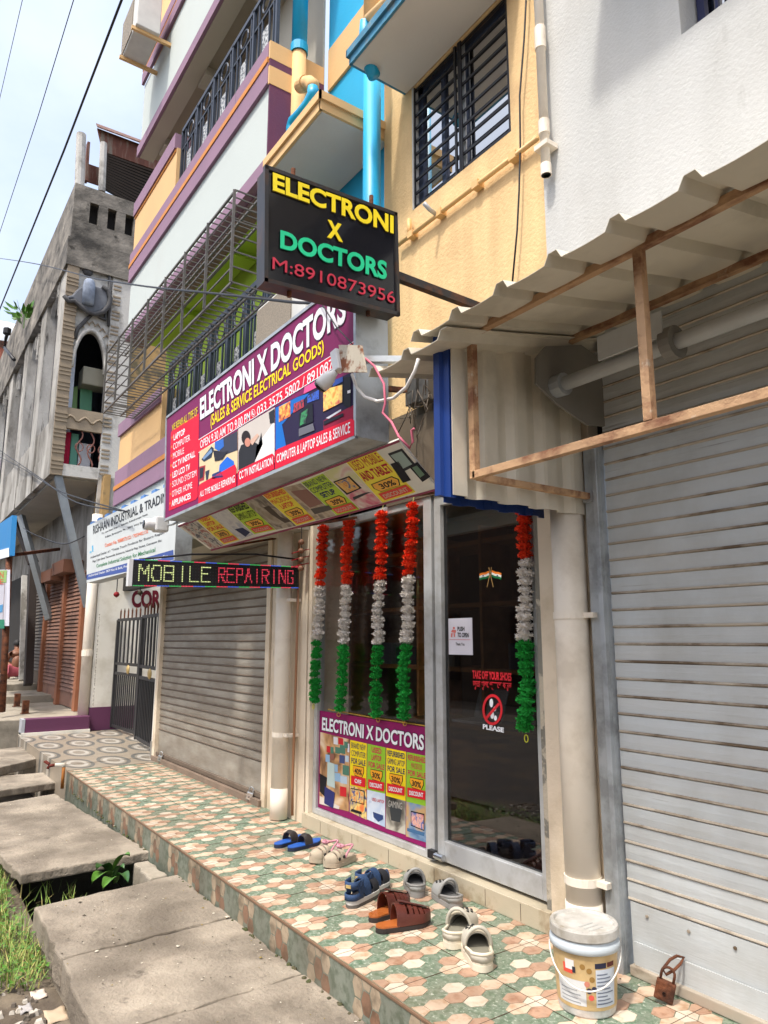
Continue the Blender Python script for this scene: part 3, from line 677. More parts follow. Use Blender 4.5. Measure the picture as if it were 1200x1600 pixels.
hs = thing('shutter_hasp', 'small rusty hasp holding the brown padlock on the shutter', 'hasp', (q.x+.02, 2.88, .1))
MB().tube([(q.x+.0, q.y+.01, .125), (q.x+.01, q.y+.05, .155), (q.x+.02, 2.85, .165), (q.x+.03, 2.883, .155), (q.x+.035, 2.85, .14), (q.x+.03, q.y+.05, .125), (q.x+.015, q.y+.01, .11)], .006, 8, closed=True).build('hasp_loop', RUST, hs, smooth=True)
# left-hand shutter
shl = shutter('roller_shutter', 'weathered brown grey roller shutter left of the glass shopfront', -9.14, -6.13, 2.97, .06, 2.75, .083, SHUTL, mat('shutter_joint', S(128, 112, 96, .6), .7, 0, .2, 4), plate=.30, bead=.009)
Bx(-9.2, -6.1, 2.9, 3.06, 0, .055).build('sill', mat('sill_concrete', S(150, 130, 112, .65), .9, 0, .2, 5, .3, 30), shl)
Bx(-6.12, -6.04, 2.93, 3.05, 0, 2.8).build('guide_channel', CREAM, shl); Bx(-9.24, -9.145, 2.92, 3.05, 0, 2.8).build('guide_channel', CREAM, shl)
CHROME = mat('chrome', S(210, 212, 214, .9), .2, .9)
q = fz(391, 1250, .06); padlock('padlock', (fy(389, 1247, 2.9).x, 2.9, .03), 1.1, 'shiny padlock at the right foot of the brown grey shutter', CHROME, .6)
padlock('padlock', (fy(252, 1187, 2.92).x, 2.9, .03), 1.1, 'shiny padlock at the left foot of the brown grey shutter beside the gate', CHROME, .4)

# ---- walls of the ground floor
bw_ = thing('shop_wall', 'cream peeling piers and wall strips framing the glass shopfront', 'wall', (-4, 3, 0))
PEEL = mat('peeling_grey', S(150, 146, 134, .68), .9, 0, .2, 6, .5, 25, c2=S(212, 200, 178, .75), a2=.45, sc2=5, w2=.02)
Bx(-2.70, -2.325, 2.92, 3.3, 0, 2.9).build('pier', CREAM, bw_); Bx(-2.745, -2.702, 2.935, 3.1, 0, 2.9).build('pier_edge', PEEL, bw_)
Bx(-6.03, -5.36, 2.95, 3.3, 0, 2.9).build('pier', CREAM, bw_); Bx(-5.30, -5.25, 2.93, 3.3, .1, 2.9).build('wall_strip', CREAM, bw_)
Bx(-5.40, -5.29, 3.1, 3.3, 0, 2.9).build('gap', DARK, bw_)  # solid dark strip between the two buildings, the slot's shade put into its colour
Bx(-5.30, -2.70, 2.9, 3.12, .0005, .105).build('plinth', mat('plinth_tile', S(206, 194, 168, .74), .5, 0, .06, 4, .1, 40, c2=S(168, 150, 120, .7), a2=.25, sc2=6), bw_, bevel=.004)
pj = MB()
for x in (-5.0, -4.55, -4.1, -3.62, -3.17, -2.9): pj.box(x-.0015, x+.0015, 2.8985, 2.9, .01, .095)
pj.build('plinth_joint', mat('grout', S(120, 104, 84), .9), bw_)
def drainpipe(px0, px1, py, Y, label, z1=2.9, cl=()):
    a = fy((px0+px1)/2, py, Y); x = a.x; r = (px1-px0)/2*(a-CAMP).dot(CF)/FPX
    k = thing('drain_pipe', label, 'pipe', (x, Y, 0)); pipe([(x, Y, .01), (x, Y, z1)], r, WPIPE, k, 'pipe_run', n=20)
    for z in cl:
        MB().tube([(x, Y, z), (x, Y, z+.035)], r*1.06, 20).build('clamp', WPIPE, k, smooth=False)
        MB().box(x+r, x+r+.06, Y-.01, Y+.1, z+.005, z+.03).build('clamp_ear', WPIPE, k)
    MB().tube([(x, Y, .01), (x, Y, .25)], r*1.05, 20).build('socket', WPIPE, k, smooth=True)
    return x, r
drainpipe(868, 920, 1000, 2.84, 'thick cream drain pipe on the pier right of the glass door', cl=(.33, 1.56))
drainpipe(424, 450, 1200, 2.85, 'cream drain pipe on the pier between brown shutter and glass shopfront', cl=(.66, 1.78))
q = fy(459, 1100, 2.9); tag(MB().tube([(q.x, 2.91, .05), (q.x+.01, 2.9, .3), (q.x, 2.915, 1.3), (q.x+.01, 2.91, 2.3)], .012, 8).build('copper_pipe', mat('copper_brown', S(176, 128, 92, .7), .5), smooth=True), 'thin brown pipe beside the cream drain pipe left of the shopfront', 'pipe')

# ---- glass shopfront
sf = thing('glass_shopfront', 'aluminium framed glass shopfront with fixed pane and door', 'shopfront', (-4, 3, .1))
GY = 3.0
G1 = glassmat('clear_glass', (.95, .95, .95), 0, 1.5); G2 = glassmat('tinted_glass', (.46, .46, .46), 0, 1.8)
zT = 2.42
b = MB(); b.box(-5.245, -5.195, 2.965, 3.03, .107, zT); b.box(-5.195, -3.775, 2.965, 3.03, .107, .15); b.box(-5.195, -3.775, 2.965, 3.03, zT-.05, zT); b.box(-3.775, -3.69, 2.96, 3.035, .107, zT); b.build('fixed_frame', ALU, sf, bevel=.003)
Bx(-5.195, -3.775, GY-.002, GY+.003, .15, zT-.05).build('fixed_pane', G1, sf)
dr = MB(); dr.box(-3.665, -3.60, 2.965, 3.02, .125, zT); dr.box(-2.80, -2.747, 2.965, 3.02, .125, zT); dr.box(-3.60, -2.80, 2.965, 3.02, .125, .245); dr.box(-3.60, -2.80, 2.965, 3.02, zT-.08, zT)
door = dr.build('door', ALU, sf, bevel=.004)
Bx(-3.60, -2.80, GY-.004, GY+.001, .245, zT-.08).build('door_pane', G2, door)
q = fy(687, 1338, 2.95); MB().tube([(q.x-.03, 2.94, q.z), (q.x+.05, 2.94, q.z)], .02, 12).build('floor_lock', CHROME, door); Bx(q.x-.09, q.x-.03, 2.925, 2.958, q.z-.022, q.z+.025).build('lock_case', BLACKM, door)
hd = MB()
for i in range(11): hd.box(-5.3, -2.66, 2.97-.012*(i % 2), 3.0, zT+.01+i*.06, zT+.062+i*.06)
hd.build('header_slats', mat('header_brown', S(130, 116, 98, .65), .6, .2, .12, 3), sf)
MB().box(-5.25, -2.75, 2.97, 3.02, zT+.001, zT+.03).build('header_rail', ALU, sf)
# room behind the glass
WOODS = mat('shelf_wood', S(222, 160, 100, .9), .5, 0, .25, 3, st=(.3, 3, 3)); INW = mat('inside_wall', S(150, 124, 102, .8), .85, 0, .15, 3)
rm = thing('shop_room', 'dim shop interior with wooden shelves seen through the glass', 'room', (-4, 4.3, 0))
b = MB(); b.box(-9.2, -2.2, 4.5, 4.6, 0, 2.9); b.box(-9.25, -9.15, 3.31, 4.9, 0, 2.9); b.box(-9.2, -5.31, 3.31, 3.36, 0, 2.9); b.box(-2.6, -2.5, 3.31, 4.9, 0, 2.9); b.build('wall', INW, rm)
Bx(-9.2, -2.3, 3.05, 5.0, 2.6, 2.7).build('ceiling', WOODS, rm); Bx(-9.2, -2.3, 3.15, 5.0, .0, .1).build('floor', INW, rm)
for z in (.62, 1.2, 1.73, 2.25): Bx(-9.1, -2.62, 4.0, 4.49, z, z+.035).build('shelf', WOODS, rm)
for x in (-8.1, -6.6, -5.2, -4.35, -3.5, -2.75): Bx(x, x+.03, 3.99, 4.495, .1, 2.4).build('shelf_upright', WOODS, rm)
cb2 = thing('counter', 'brown counter inside the shop behind the promotional poster', 'counter', (-4, 3.9, .1)); Bx(-4.9, -2.9, 3.75, 4.1, .1, .8).build('counter_body', mat('counter_wood', S(110, 74, 48, .6), .5, 0, .25, 3, st=(.3, 3, 3)), cb2); Bx(-4.95, -2.85, 3.7, 4.12, .801, .83).build('counter_top', mat('counter_top', S(140, 96, 54, .6), .4), cb2)
lp = thing('laptop', 'open silver laptop on the counter behind the glass', 'laptop', (-4.3, 3.85, .83)); Bx(-4.45, -4.12, 3.76, 3.98, .831, .85).build('base', ALU, lp); MB().prism([(-4.45, 3.99, .85), (-4.12, 3.99, .85), (-4.12, 4.06, 1.07), (-4.45, 4.06, 1.07)], (0, .012, .004)).build('screen', ALU, lp)
for i, (x, w, h, c) in enumerate(((-5.0, .22, .2, (150, 150, 160)), (-4.7, .18, .16, (90, 90, 110)), (-4.1, .25, .22, (170, 160, 140)), (-3.2, .2, .2, (120, 120, 130)), (-2.95, .12, .24, (190, 190, 190)))):
    tag(Bx(x-.9, x-.9+w, 4.05, 4.25, 1.236, 1.236+h).build('boxed_goods', P(*c), bevel=.004), ('pale grey', 'slate', 'tan', 'dark grey', 'white')[i]+' carton on the shelf behind the shop glass', 'carton', 'cartons on the shop shelf')

# ---- poster on the fixed pane
po = thing('poster', 'purple discount poster stuck low on the fixed glass pane', 'poster', (-4.5, 2.985, .15))
pY = 2.988
Bx(-5.192, -3.778, pY, pY+.006, .155, .895).build('sheet', P(140, 24, 92), po)
z4 = zm(490, 1100, 6)
pr = Print(lambda x, y: fy(*z4(x, y), pY), (0, -1, 0))
cw, cy_, cg2, cr_, cor, cbk = P(238, 240, 244), P(246, 220, 30), P(150, 200, 50), P(222, 32, 46), P(244, 170, 40), P(30, 30, 34)
pr.text('ELECTRONI X DOCTORS', [(82, 245), (1038, 438), (1040, 290), (86, 122)], cw, po, 2, bold=.03, outline=cbk, ol=.03)
pr.poly([(65, 262), (340, 332), (330, 1008), (55, 935)], picture('pic_shop', S(90, 60, 40), S(196, 150, 100), S(220, 200, 170), 5), 1)
bl_ = [P(150, 186, 216), P(190, 210, 226), P(206, 40, 48), P(70, 84, 130), P(226, 226, 230), P(84, 130, 110)]
rq = random.Random(5)
for (x, y, w, h) in [(190, 305, 40, 70), (235, 315, 45, 60), (290, 350, 35, 60), (125, 390, 35, 60), (160, 400, 30, 60), (205, 400, 45, 60), (250, 380, 50, 80), (320, 370, 18, 80), (115, 470, 40, 70), (245, 475, 50, 75), (300, 480, 32, 60), (275, 570, 60, 90), (195, 640, 60, 80), (255, 670, 62, 70), (180, 560, 50, 70), (250, 770, 60, 90)]:
    pr.poly([(x, y), (x+w, y+w*.2), (x+w, y+h+w*.2), (x, y+h)], rq.choice(bl_), 2)
pr.poly([(135, 540), (200, 560), (205, 790), (130, 760)], P(190, 210, 205), 3); pr.disc((180, 495), 22, 32, P(150, 100, 84), 4)
pr.poly([(62, 650), (130, 690), (110, 870), (62, 820)], cbk, 3); pr.poly([(110, 770), (205, 830), (190, 980), (105, 930)], P(44, 50, 110), 4); pr.poly([(62, 860), (250, 960), (240, 985), (60, 935)], P(220, 210, 200), 3)
colsP = [((345, 336), (500, 370), (497, 800), (340, 762), cy_, ('BRAND NEW', 'COMPUTER', 'FOR SALE'), P(30, 34, 96), '40%', 'OFF'),
         ((506, 372), (676, 408), (672, 842), (503, 803), cg2, ('USED', 'LAPTOP', 'FOR SALE'), P(206, 30, 80), '30%', 'DISCOUNT'),
         ((684, 410), (868, 448), (864, 910), (680, 860), cy_, ('REFURBISHED', 'GAMING LAPTOP', 'FOR SALE'), P(30, 34, 96), '30%', 'DISCOUNT'),
         ((874, 450), (1064, 488), (1064, 960), (870, 915), cg2, ('REFURBISHED', 'MACBOOK', 'FOR SALE'), P(206, 30, 80), '30%', 'DISCOUNT')]
pics = [picture('pic_pc', S(40, 60, 120), S(240, 210, 120), S(230, 120, 60), 14), picture('pic_doc', S(190, 206, 226), S(210, 220, 232), S(170, 190, 216), 8), picture('pic_game', S(30, 30, 28), S(110, 106, 96), S(190, 186, 172), 7), picture('pic_desk', S(60, 96, 140), S(120, 150, 180), S(196, 160, 110), 7)]
bots = [(1085, 1010), (1155, 1080), (1225, 1165), (1300, 1240)]
for i, (tl, tr, br, bl, c, ls, tc_, pct, off) in enumerate(colsP):
    pr.poly([bl, br, tr, tl], c, 1)
    pr.poly([(bl[0], bl[1]), (br[0], br[1]), (br[0], bots[i][0]), (bl[0]-2, bots[i][1])], pics[i], 1)
    x0, x1 = tl[0]+12, tr[0]-10; sl_ = (tr[1]-tl[1])/(tr[0]-tl[0]); 
    for k, l in enumerate(ls):
        y = tl[1]+18+k*72; w = (x1-x0)*(1 if len(l) > 7 else .62); xa = (x0+x1)/2-w/2; xb = xa+w; ya = y+sl_*(xa-tl[0])
        pr.text(l, [(xa, ya+54), (xb, ya+54+sl_*w), (xb, ya+sl_*w), (xa, ya)], tc_, po, 2, bold=.02)
    x = (x0+x1)/2; y = tl[1]+238+sl_*(x-tl[0]); w = (x1-x0)*.36
    pr.poly([(x-w*1.05, y-10-w*sl_), (x+w*1.05, y-10+w*sl_), (x+w*1.1, y+40+w*sl_), (x+w*.7, y+92+w*sl_), (x-w*.7, y+92-w*sl_), (x-w*1.1, y+40-w*sl_)], cbk, 2)
    pr.poly([(x-w, y-4-w*sl_), (x+w, y-4+w*sl_), (x+w*1.02, y+38+w*sl_), (x+w*.66, y+86+w*sl_), (x-w*.66, y+86-w*sl_), (x-w*1.02, y+38-w*sl_)], cor, 3)
    pr.text(pct, [(x-w*.72, y+70-w*sl_), (x+w*.72, y+70+w*sl_), (x+w*.72, y+16+w*sl_), (x-w*.72, y+16-w*sl_)], cbk, po, 4, bold=.02)
    y += 92; w = (x1-x0)*.5
    pr.poly([(x-w, y+84-w*sl_), (x+w, y+84+w*sl_), (x+w*1.02, y-2+w*sl_), (x-w*1.02, y-2-w*sl_)], cr_, 4)
    pr.text(off, [(x-w*.78*(.6 if off == 'OFF' else 1), y+64-w*sl_*.7), (x+w*.78*(.6 if off == 'OFF' else 1), y+64+w*sl_*.7), (x+w*.78*(.6 if off == 'OFF' else 1), y+22+w*sl_*.7), (x-w*.78*(.6 if off == 'OFF' else 1), y+22-w*sl_*.7)], cw, po, 5, bold=.03)
pr.poly([(350, 785), (482, 812), (478, 945), (350, 910)], cbk, 2); pr.poly([(356, 795), (476, 820), (472, 935), (356, 903)], picture('pic_screen', S(40, 70, 150), S(240, 200, 110), S(220, 120, 60), 30), 3); pr.poly([(360, 980), (455, 1010), (455, 1035), (352, 1005)], cbk, 3)
pr.poly([(560, 1010), (655, 1045), (655, 1080), (610, 1105), (565, 1060)], P(50, 70, 120), 2); pr.text('USED LAPTOP', [(550, 905), (665, 935), (665, 905), (550, 875)], P(206, 60, 60), po, 2)
pr.poly([(715, 940), (830, 985), (815, 1110), (730, 1090)], P(60, 64, 66), 2); pr.text('GAMING', [(700, 960), (835, 990), (835, 925), (705, 900)], P(190, 188, 180), po, 3)
pr.poly([(915, 1000), (1042, 1030), (1042, 1190), (915, 1140)], cbk, 2); pr.poly([(922, 1012), (1036, 1040), (1036, 1178), (922, 1132)], picture('pic_lap', S(200, 120, 120), S(230, 180, 160), S(70, 100, 170), 30), 3); pr.poly([(880, 1160), (1045, 1205), (1040, 1240), (880, 1190)], P(70, 110, 150), 2)
pr.build('printed_fields', po)
MB().tube([fy(*z4(x, y), pY-.004) for x, y in ((135, 50), (500, 118), (1085, 212))], .004, 6).build('gold_edge', mat('gold_cord', S(216, 170, 70, .8), .4, .3), po)
for (x, y) in ((235, 100), (605, 150), (855, 185)): MB().tube([fy(*z4(x+16*cos(a*pi/5), y+18*sin(a*pi/5)), pY-.006) for a in range(10)], .003, 6, closed=True).build('hook_ring', mat('gold_cord', S(216, 170, 70), .4), po)

# ---- stickers and notices on the door glass
sY = GY-.006
st_ = thing('push_notice', 'small white push to open notice on the glass door', 'notice', (-3.45, sY, 1.4))
z8 = zm(690, 860, 5.336)
Bx(fy(*z8(60, 700), sY).x, fy(*z8(258, 700), sY).x, sY-.002, sY, fy(*z8(160, 870), sY).z, fy(*z8(160, 565), sY).z).build('paper', P(216, 214, 224), st_)
p8 = Print(lambda x, y: fy(*z8(x, y), sY-.002), (0, -1, 0))
p8.text('PUSH', [(133, 672), (192, 672), (192, 635), (133, 635)], cbk, st_, 1, bold=.03); p8.text('TO OPEN', [(133, 724), (228, 726), (228, 688), (133, 684)], cbk, st_, 1, bold=.03)
p8.poly([(66, 742), (240, 744), (240, 747), (66, 745)], P(200, 60, 70), 1); p8.text('Thank You', [(118, 792), (192, 794), (192, 770), (118, 768)], cbk, st_, 1)
for q in ([(95, 640), (110, 637), (112, 655), (97, 657)], [(90, 660), (122, 665), (118, 690), (80, 680)], [(80, 690), (95, 690), (90, 725), (78, 722)], [(100, 690), (112, 690), (114, 720), (104, 722)]): p8.poly(q, P(216, 120, 110), 1)
p8.build('printed_figure', st_)
so_ = thing('shoe_notice', 'red take off your shoes lettering stuck on the glass door', 'sticker', (-3.2, sY, 1.0))
p9 = Print(lambda x, y: fy(*z8(x, y), sY), (0, -1, 0))
RD = mat('red_vinyl', S(222, 30, 44, .85), .5); 
p9.text('TAKE OFF YOUR SHOES', [(258, 1068), (584, 1090), (584, 1022), (258, 998)], RD, so_, 1, bold=.035)
p9.text('\u099c\u09c1\u09a4\u09be \u0996\u09c1\u09b2\u09c7 \u09aa\u09cd\u09b0\u09ac\u09c7\u09b6 \u0995\u09b0\u09c1\u09a8', [(262, 1160), (584, 1172), (584, 1100), (262, 1080)], RD, so_, 1, bold=.02)
p9.text('PLEASE', [(345, 1488), (520, 1520), (520, 1478), (345, 1446)], cw, so_, 1, bold=.04)
c8 = (427, 1328); N_ = 28
for k in range(N_):
    a, c = 2*pi*k/N_, 2*pi*(k+1)/N_
    p9.poly([(c8[0]+84*cos(a), c8[1]+130*sin(a)), (c8[0]+84*cos(c), c8[1]+130*sin(c)), (c8[0]+66*cos(c), c8[1]+106*sin(c)), (c8[0]+66*cos(a), c8[1]+106*sin(a))], RD, 2)
p9.disc((416, 1272), 15, 36, cw, 1); p9.disc((444, 1322), 13, 20, cw, 1); p9.disc((424, 1372), 15, 32, cw, 1); p9.disc((450, 1398), 13, 22, cw, 1)
p9.poly([(370, 1390), (384, 1408), (490, 1285), (476, 1268)], RD, 3)
p9.build('printed_symbol', so_)
fl = thing('flag_sticker', 'crossed tricolour flag sticker on the glass door', 'sticker', (-3.2, sY, 1.75))
p10 = Print(lambda x, y: fy(*z8(x, y), sY), (0, -1, 0))
for s_, x0 in ((1, 316), (-1, 500)):
    xs_ = [x0+s_*t for t in (0, 25, 50, 80)]; wv = [18, 8, 6, -8]
    for k, c in enumerate((P(236, 130, 40), P(236, 236, 230), P(20, 110, 60))):
        pts = [(xs_[i], 178+wv[i]+k*18-(0 if s_ > 0 else 6)) for i in range(4)]+[(xs_[i]+3*s_, 178+18+wv[i]+k*18-(0 if s_ > 0 else 6)) for i in (3, 2, 1, 0)]
        p10.poly(pts, c, 1)
    p10.disc((xs_[1]+8*s_, 205+6), 5, 7, P(40, 50, 120), 2)
    p10.poly([(xs_[3], 150), (xs_[3]+4*s_, 150), (xs_[3]+s_*30, 305), (xs_[3]+s_*24, 306)] if False else [(xs_[3]-2, 140), (xs_[3]+2, 140), (xs_[3]+s_*38+2, 305), (xs_[3]+s_*38-3, 305)], P(190, 150, 90), 2)
p10.build('printed_flags', fl)

# ---- corrugated canopy over the right shutter
SHEET = mat('sheet_underside', S(220, 212, 194, .9), .6, .1, .06, 2, .05, 20, c2=S(204, 196, 178, .85), a2=.25, sc2=2)
WOODR = mat('rusted_frame', S(204, 164, 124, .78), .75, 0, .22, 6, .3, 60, c2=S(150, 100, 70, .65), a2=.42, sc2=9, st=(.6, 1, 1), c3=S(222, 206, 182, .8), a3=.5, sc3=12)
BLUEM = mat('blue_sheet', S(20, 66, 150, .62), .45, .1, .06, 2)
cn = thing('canopy', 'corrugated metal canopy on a rusty frame over the large grey shutter', 'canopy', (-1, 2.4, 2.8))
def prof(u, pitch=.27):   # trapezoid ribs along y
    t = (u/pitch) % 1.0
    if t < .08: return .038*t/.08
    if t < .22: return .038
    if t < .30: return .038*(1-(t-.22)/.08)
    if t < .32: return 0
    return -.004*sin((t-.32)/.68*pi)
xsamp = []
x = -2.44
brk = [0, .08, .22, .30, .32, .5, .66, .82]
cs = MB()
uu = []
k = 0
while True:
    done = False
    for br_ in brk:
        u = (k+br_)*.27
        if -2.44+u > 1.4: done = True; break
        uu.append(u)
    if done: break
    k += 1
rows = [(1.85, 2.80), (2.3, 2.885), (2.97, 3.03)]
vs = []
for (y, z) in rows:
    for u in uu: vs.append((-2.44+u, y, z+prof(u)))
n = len(uu)
cs.add(vs, [(j*n+i, j*n+i+1, (j+1)*n+i+1, (j+1)*n+i) for j in range(2) for i in range(n-1)])
cs.build('roof_sheet', SHEET, cn, solid=.002)
cs2 = MB(); uu2 = [u for u in uu if u < .62]; n2 = len(uu2); vs = []
for (y, z) in [(1.86, 2.745), (2.3, 2.83), (2.97, 2.97)]:
    for u in uu2: vs.append((-2.80+u, y, z+prof(u)))
cs2.add(vs, [(j*n2+i, j*n2+i+1, (j+1)*n2+i+1, (j+1)*n2+i) for j in range(2) for i in range(n2-1)])
cs2.build('roof_sheet', SHEET, cn, solid=.004)
FX, FYY = -2.29, 2.09
def rbar(p, q, w=.034, name='frame_bar', h=None): return MB().bar(p, q, w, h).build(name, WOODR, cn, bevel=.002)
rbar((FX, FYY, 2.175), (1.3, FYY, 2.175)); rbar((FX, FYY, 2.845), (1.3, FYY, 2.845)); rbar((FX, 2.72, 2.955), (1.3, 2.72, 2.955))
rbar((FX, FYY, 2.159), (FX, FYY, 2.83)); rbar((FX, FYY+.018, 2.17), (FX, 2.88, 2.17), .03); rbar((FX, FYY+.018, 2.84), (FX, 2.72, 2.94), .03)
q = fy(1010, 560, FYY); rbar((q.x, FYY-.002, 2.193), (q.x, FYY-.002, 2.828), .034); rbar((q.x+1.1, FYY-.002, 2.193), (q.x+1.1, FYY-.002, 2.828), .034)
Bx(FX-.03, FX+.03, 2.85, 2.9, 2.14, 2.19).build('angle_bracket', STEEL, cn)
# corrugated side wall, cream inside
sw = MB(); vs = []; ys = []; y = 2.0
while y < 2.93: ys.append(y); y += .0165
for z in (2.085, 2.86):
    for y in ys:
        t = ((y-2.0)/.2) % 1; d = 0 if t < .42 else (.035 if .5 < t < .8 else (.035*(t-.42)/.08 if t <= .5 else .035*(1-(t-.8)/.2)))
        vs.append((-2.335-d, y, z+(.0 if z < 2.5 else (y-2.0)*.16)))
n = len(ys); sw.add(vs, [(i, i+1, n+i+1, n+i) for i in range(n-1)]); sw.build('side_sheet', SHEET, cn, solid=.004)
MB().prism([(-2.348, 2.03, 2.075), (-2.345, 1.995, 2.075), (-2.385, 1.992, 2.085), (-2.39, 1.975, 2.09), (-2.428, 1.972, 2.09), (-2.43, 2.03, 2.09)], (0, 0, .76)).build('blue_flashing', BLUEM, cn)
bs = MB(); vs = []; ys = [2.0+.03*i for i in range(30)]
for z in (2.06, 2.85):
    for i, y in enumerate(ys): vs.append((-2.40-.2*(y-2.0)-(.03 if (i//3) % 2 else 0), y, z+(.05*(y-2) if z < 2.5 else (y-2.0)*.16)))
n = len(ys); bs.add(vs, [(i, i+1, n+i+1, n+i) for i in range(n-1)]); bs.build('blue_sheet', BLUEM, cn, solid=.004)
# meters and wiring in the dark corner left of the canopy
mt_ = thing('electric_meters', 'dark electric meter boxes and wiring tucked beside the blue sheet', 'meter box', (-2.9, 2.9, 2.7))
for (px, py, w, h) in ((648, 610, .12, .22), (668, 600, .1, .25)): q = fy(px, py, 2.9); Bx(q.x-w/2, q.x+w/2, 2.86, 2.95, q.z-h/2, q.z+h/2).build('meter', mat('meter_grey', S(90, 88, 84, .6), .6), mt_, bevel=.006)
rq = random.Random(9)
for k in range(9):
    a = fy(rq.uniform(630, 680), rq.uniform(590, 640), 2.84); pts = [a]
    for j in range(5): pts.append(pts[-1]+V((rq.uniform(-.08, .08), rq.uniform(-.03, .02), rq.uniform(-.12, .04))))
    MB().tube(pts, .004, 5).build('wire', mat('brown_wire', S(96, 84, 70, .6), .6), mt_, smooth=True)
Bx(-4.2, -2.62, 2.95, 2.999, 2.42, 3.0).build('backboard', mat('header_brown', S(110, 96, 80), .6), mt_)
# ================================================================== SIGNS
PURS = mat('sign_purple', S(126, 30, 88, .95), .6, 0, .10, 1.2, spec=.2, c3=S(160, 84, 130, .9), a3=.3, sc3=1.5)
# main sign
ms = thing('shop_sign', 'long purple and red shop sign box with white lettering over the shutters', 'sign', (-4.5, 1.9, 2.47))
SY = 1.9
cor_ = [fy(259, 813, SY), fy(558, 682, SY), V((fy(556, 600, SY).x, SY, fy(262, 653, SY).z)), fy(262, 653, SY)]
MB().prism(cor_, (0, .2, 0)).build('box', STEEL, ms)
fr = MB(); 
for i in range(4): fr.bar(cor_[i]+V((0, -.004, 0)), cor_[(i+1) % 4]+V((0, -.004, 0)), .022, .022)
fr.build('frame', STEEL, ms)
MB().prism([c+V((0, -.002, 0)) for c in cor_], (0, -.006, 0)).build('face', PURS, ms)
z6 = zm(250, 460, 3.243); z5 = zm(255, 610, 6.857); zs6 = zm(420, 500, 6.316)
pm = Print(lambda x, y: fy(x, y, SY-.009), (0, -1, 0), .0012)
def q6(*p): return [z6(*t) for t in p]
def q5(*p): return [z5(*t) for t in p]
def q7(*p): return [zs6(*t) for t in p]
REDP = P(222, 22, 58); WH = P(240, 240, 244); YE = P(248, 220, 30); SH = P(84, 70, 90); DKB = P(26, 28, 40)
pm.text('ELECTRONI X DOCTORS', [(313.5, 657), (541, 503), (541, 450.5), (313, 623)], WH, ms, 2, bold=.035, outline=SH, ol=.022)
pm.text('(SALES & SERVICE ELECTRICAL GOODS)', q6((258, 688), (832, 312), (832, 226), (258, 612)), YE, ms, 2, bold=.02)
pm.poly(q6((196, 738), (990, 236), (992, 300), (196, 800)), REDP, 1)
pm.poly(q6((196, 735), (990, 232), (990, 236), (196, 738.5)), WH, 1); pm.poly(q6((196, 800), (992, 300), (992, 304), (196, 803.5)), WH, 1)
pm.text('OPEN 9.30 AM TO 9.00 PM', q6((205, 782), (458, 640), (458, 592), (205, 742)), WH, ms, 2, bold=.008)
pm.text('033 3575 5802 / 8910873956', q6((493, 618), (975, 318), (975, 258), (493, 570)), WH, ms, 2, bold=.008)
c = z6(474, 601)
for k in range(14):
    a, d = 2*pi*k/14, 2*pi*(k+1)/14; pm.poly([(c[0]+3.3*cos(a), c[1]+6*sin(a)), (c[0]+3.3*cos(d), c[1]+6*sin(d)), (c[0]+2.7*cos(d), c[1]+5.2*sin(d)), (c[0]+2.7*cos(a), c[1]+5.2*sin(a))], WH, 2)
pm.poly([(c[0]-1.6, c[1]-3), (c[0]-.4, c[1]-3.6), (c[0]-.2, c[1]+1), (c[0]+1.4, c[1]+2.2), (c[0]+.8, c[1]+3.8), (c[0]-1.6, c[1]+2)], WH, 2)
pm.poly(q5((62, 1292), (352, 1168), (372, 1140), (386, 243), (100, 425), (84, 455)), REDP, 1)
pm.text('WE REPAIR ALL TYPE OF', q5((95, 438), (370, 268), (370, 172), (97, 368)), P(226, 200, 40), ms, 2, bold=.02)
for l, a in (('LAPTOP', (115, 540, 235, 470, 66)), ('COMPUTER', (110, 640, 290, 535, 66)), ('MOBILE', (108, 735, 226, 674, 64)), ('CC TV INSTALL', (105, 840, 346, 708, 66)), ('LED LCD TV', (103, 942, 290, 848, 66)), ('SOUND SYSTEM', (100, 1040, 358, 915, 66)), ('OTHER HOME', (97, 1145, 314, 1045, 66)), ('APPLIANCES', (93, 1246, 298, 1160, 66))):
    pm.text(l, q5((a[0], a[1]), (a[2], a[3]), (a[2], a[3]-a[4]), (a[0], a[1]-a[4])), WH, ms, 2, bold=.025)
    pm.poly(q5((a[0]-22, a[1]-20), (a[0]-12, a[1]-28), (a[0]-12, a[1]-48), (a[0]-22, a[1]-42)), P(240, 150, 40), 2)
# three printed photographs with red captions
pm.poly(q5((388, 1062), (798, 885), (800, 432), (390, 648)), P(226, 206, 164), 1)
pm.poly(q5((560, 560), (798, 434), (798, 640), (640, 700)), P(60, 62, 78), 2)
pm.poly(q5((412, 740), (520, 600), (545, 620), (520, 720), (440, 765)), P(40, 56, 80), 2); pm.poly(q5((425, 725), (520, 625), (530, 660), (440, 745)), P(120, 150, 190), 3)
pm.poly(q5((560, 550), (650, 520), (655, 600), (600, 650), (555, 620)), P(50, 110, 200), 3); pm.poly(q5((610, 800), (690, 710), (760, 760), (780, 870), (640, 915), (600, 880)), P(30, 110, 220), 3)
pm.poly(q5((530, 900), (620, 860), (650, 930), (530, 950)), P(40, 60, 120), 4); pm.poly(q5((388, 820), (455, 800), (440, 960), (388, 980)), P(170, 50, 60), 2); pm.poly(q5((395, 835), (440, 822), (430, 930), (395, 950)), P(40, 44, 60), 3)
pm.poly(q5((540, 640), (650, 660), (700, 650), (640, 740), (560, 760)), P(40, 40, 52), 4); pm.poly(q5((455, 870), (500, 850), (480, 970), (465, 960)), P(50, 60, 80), 3)
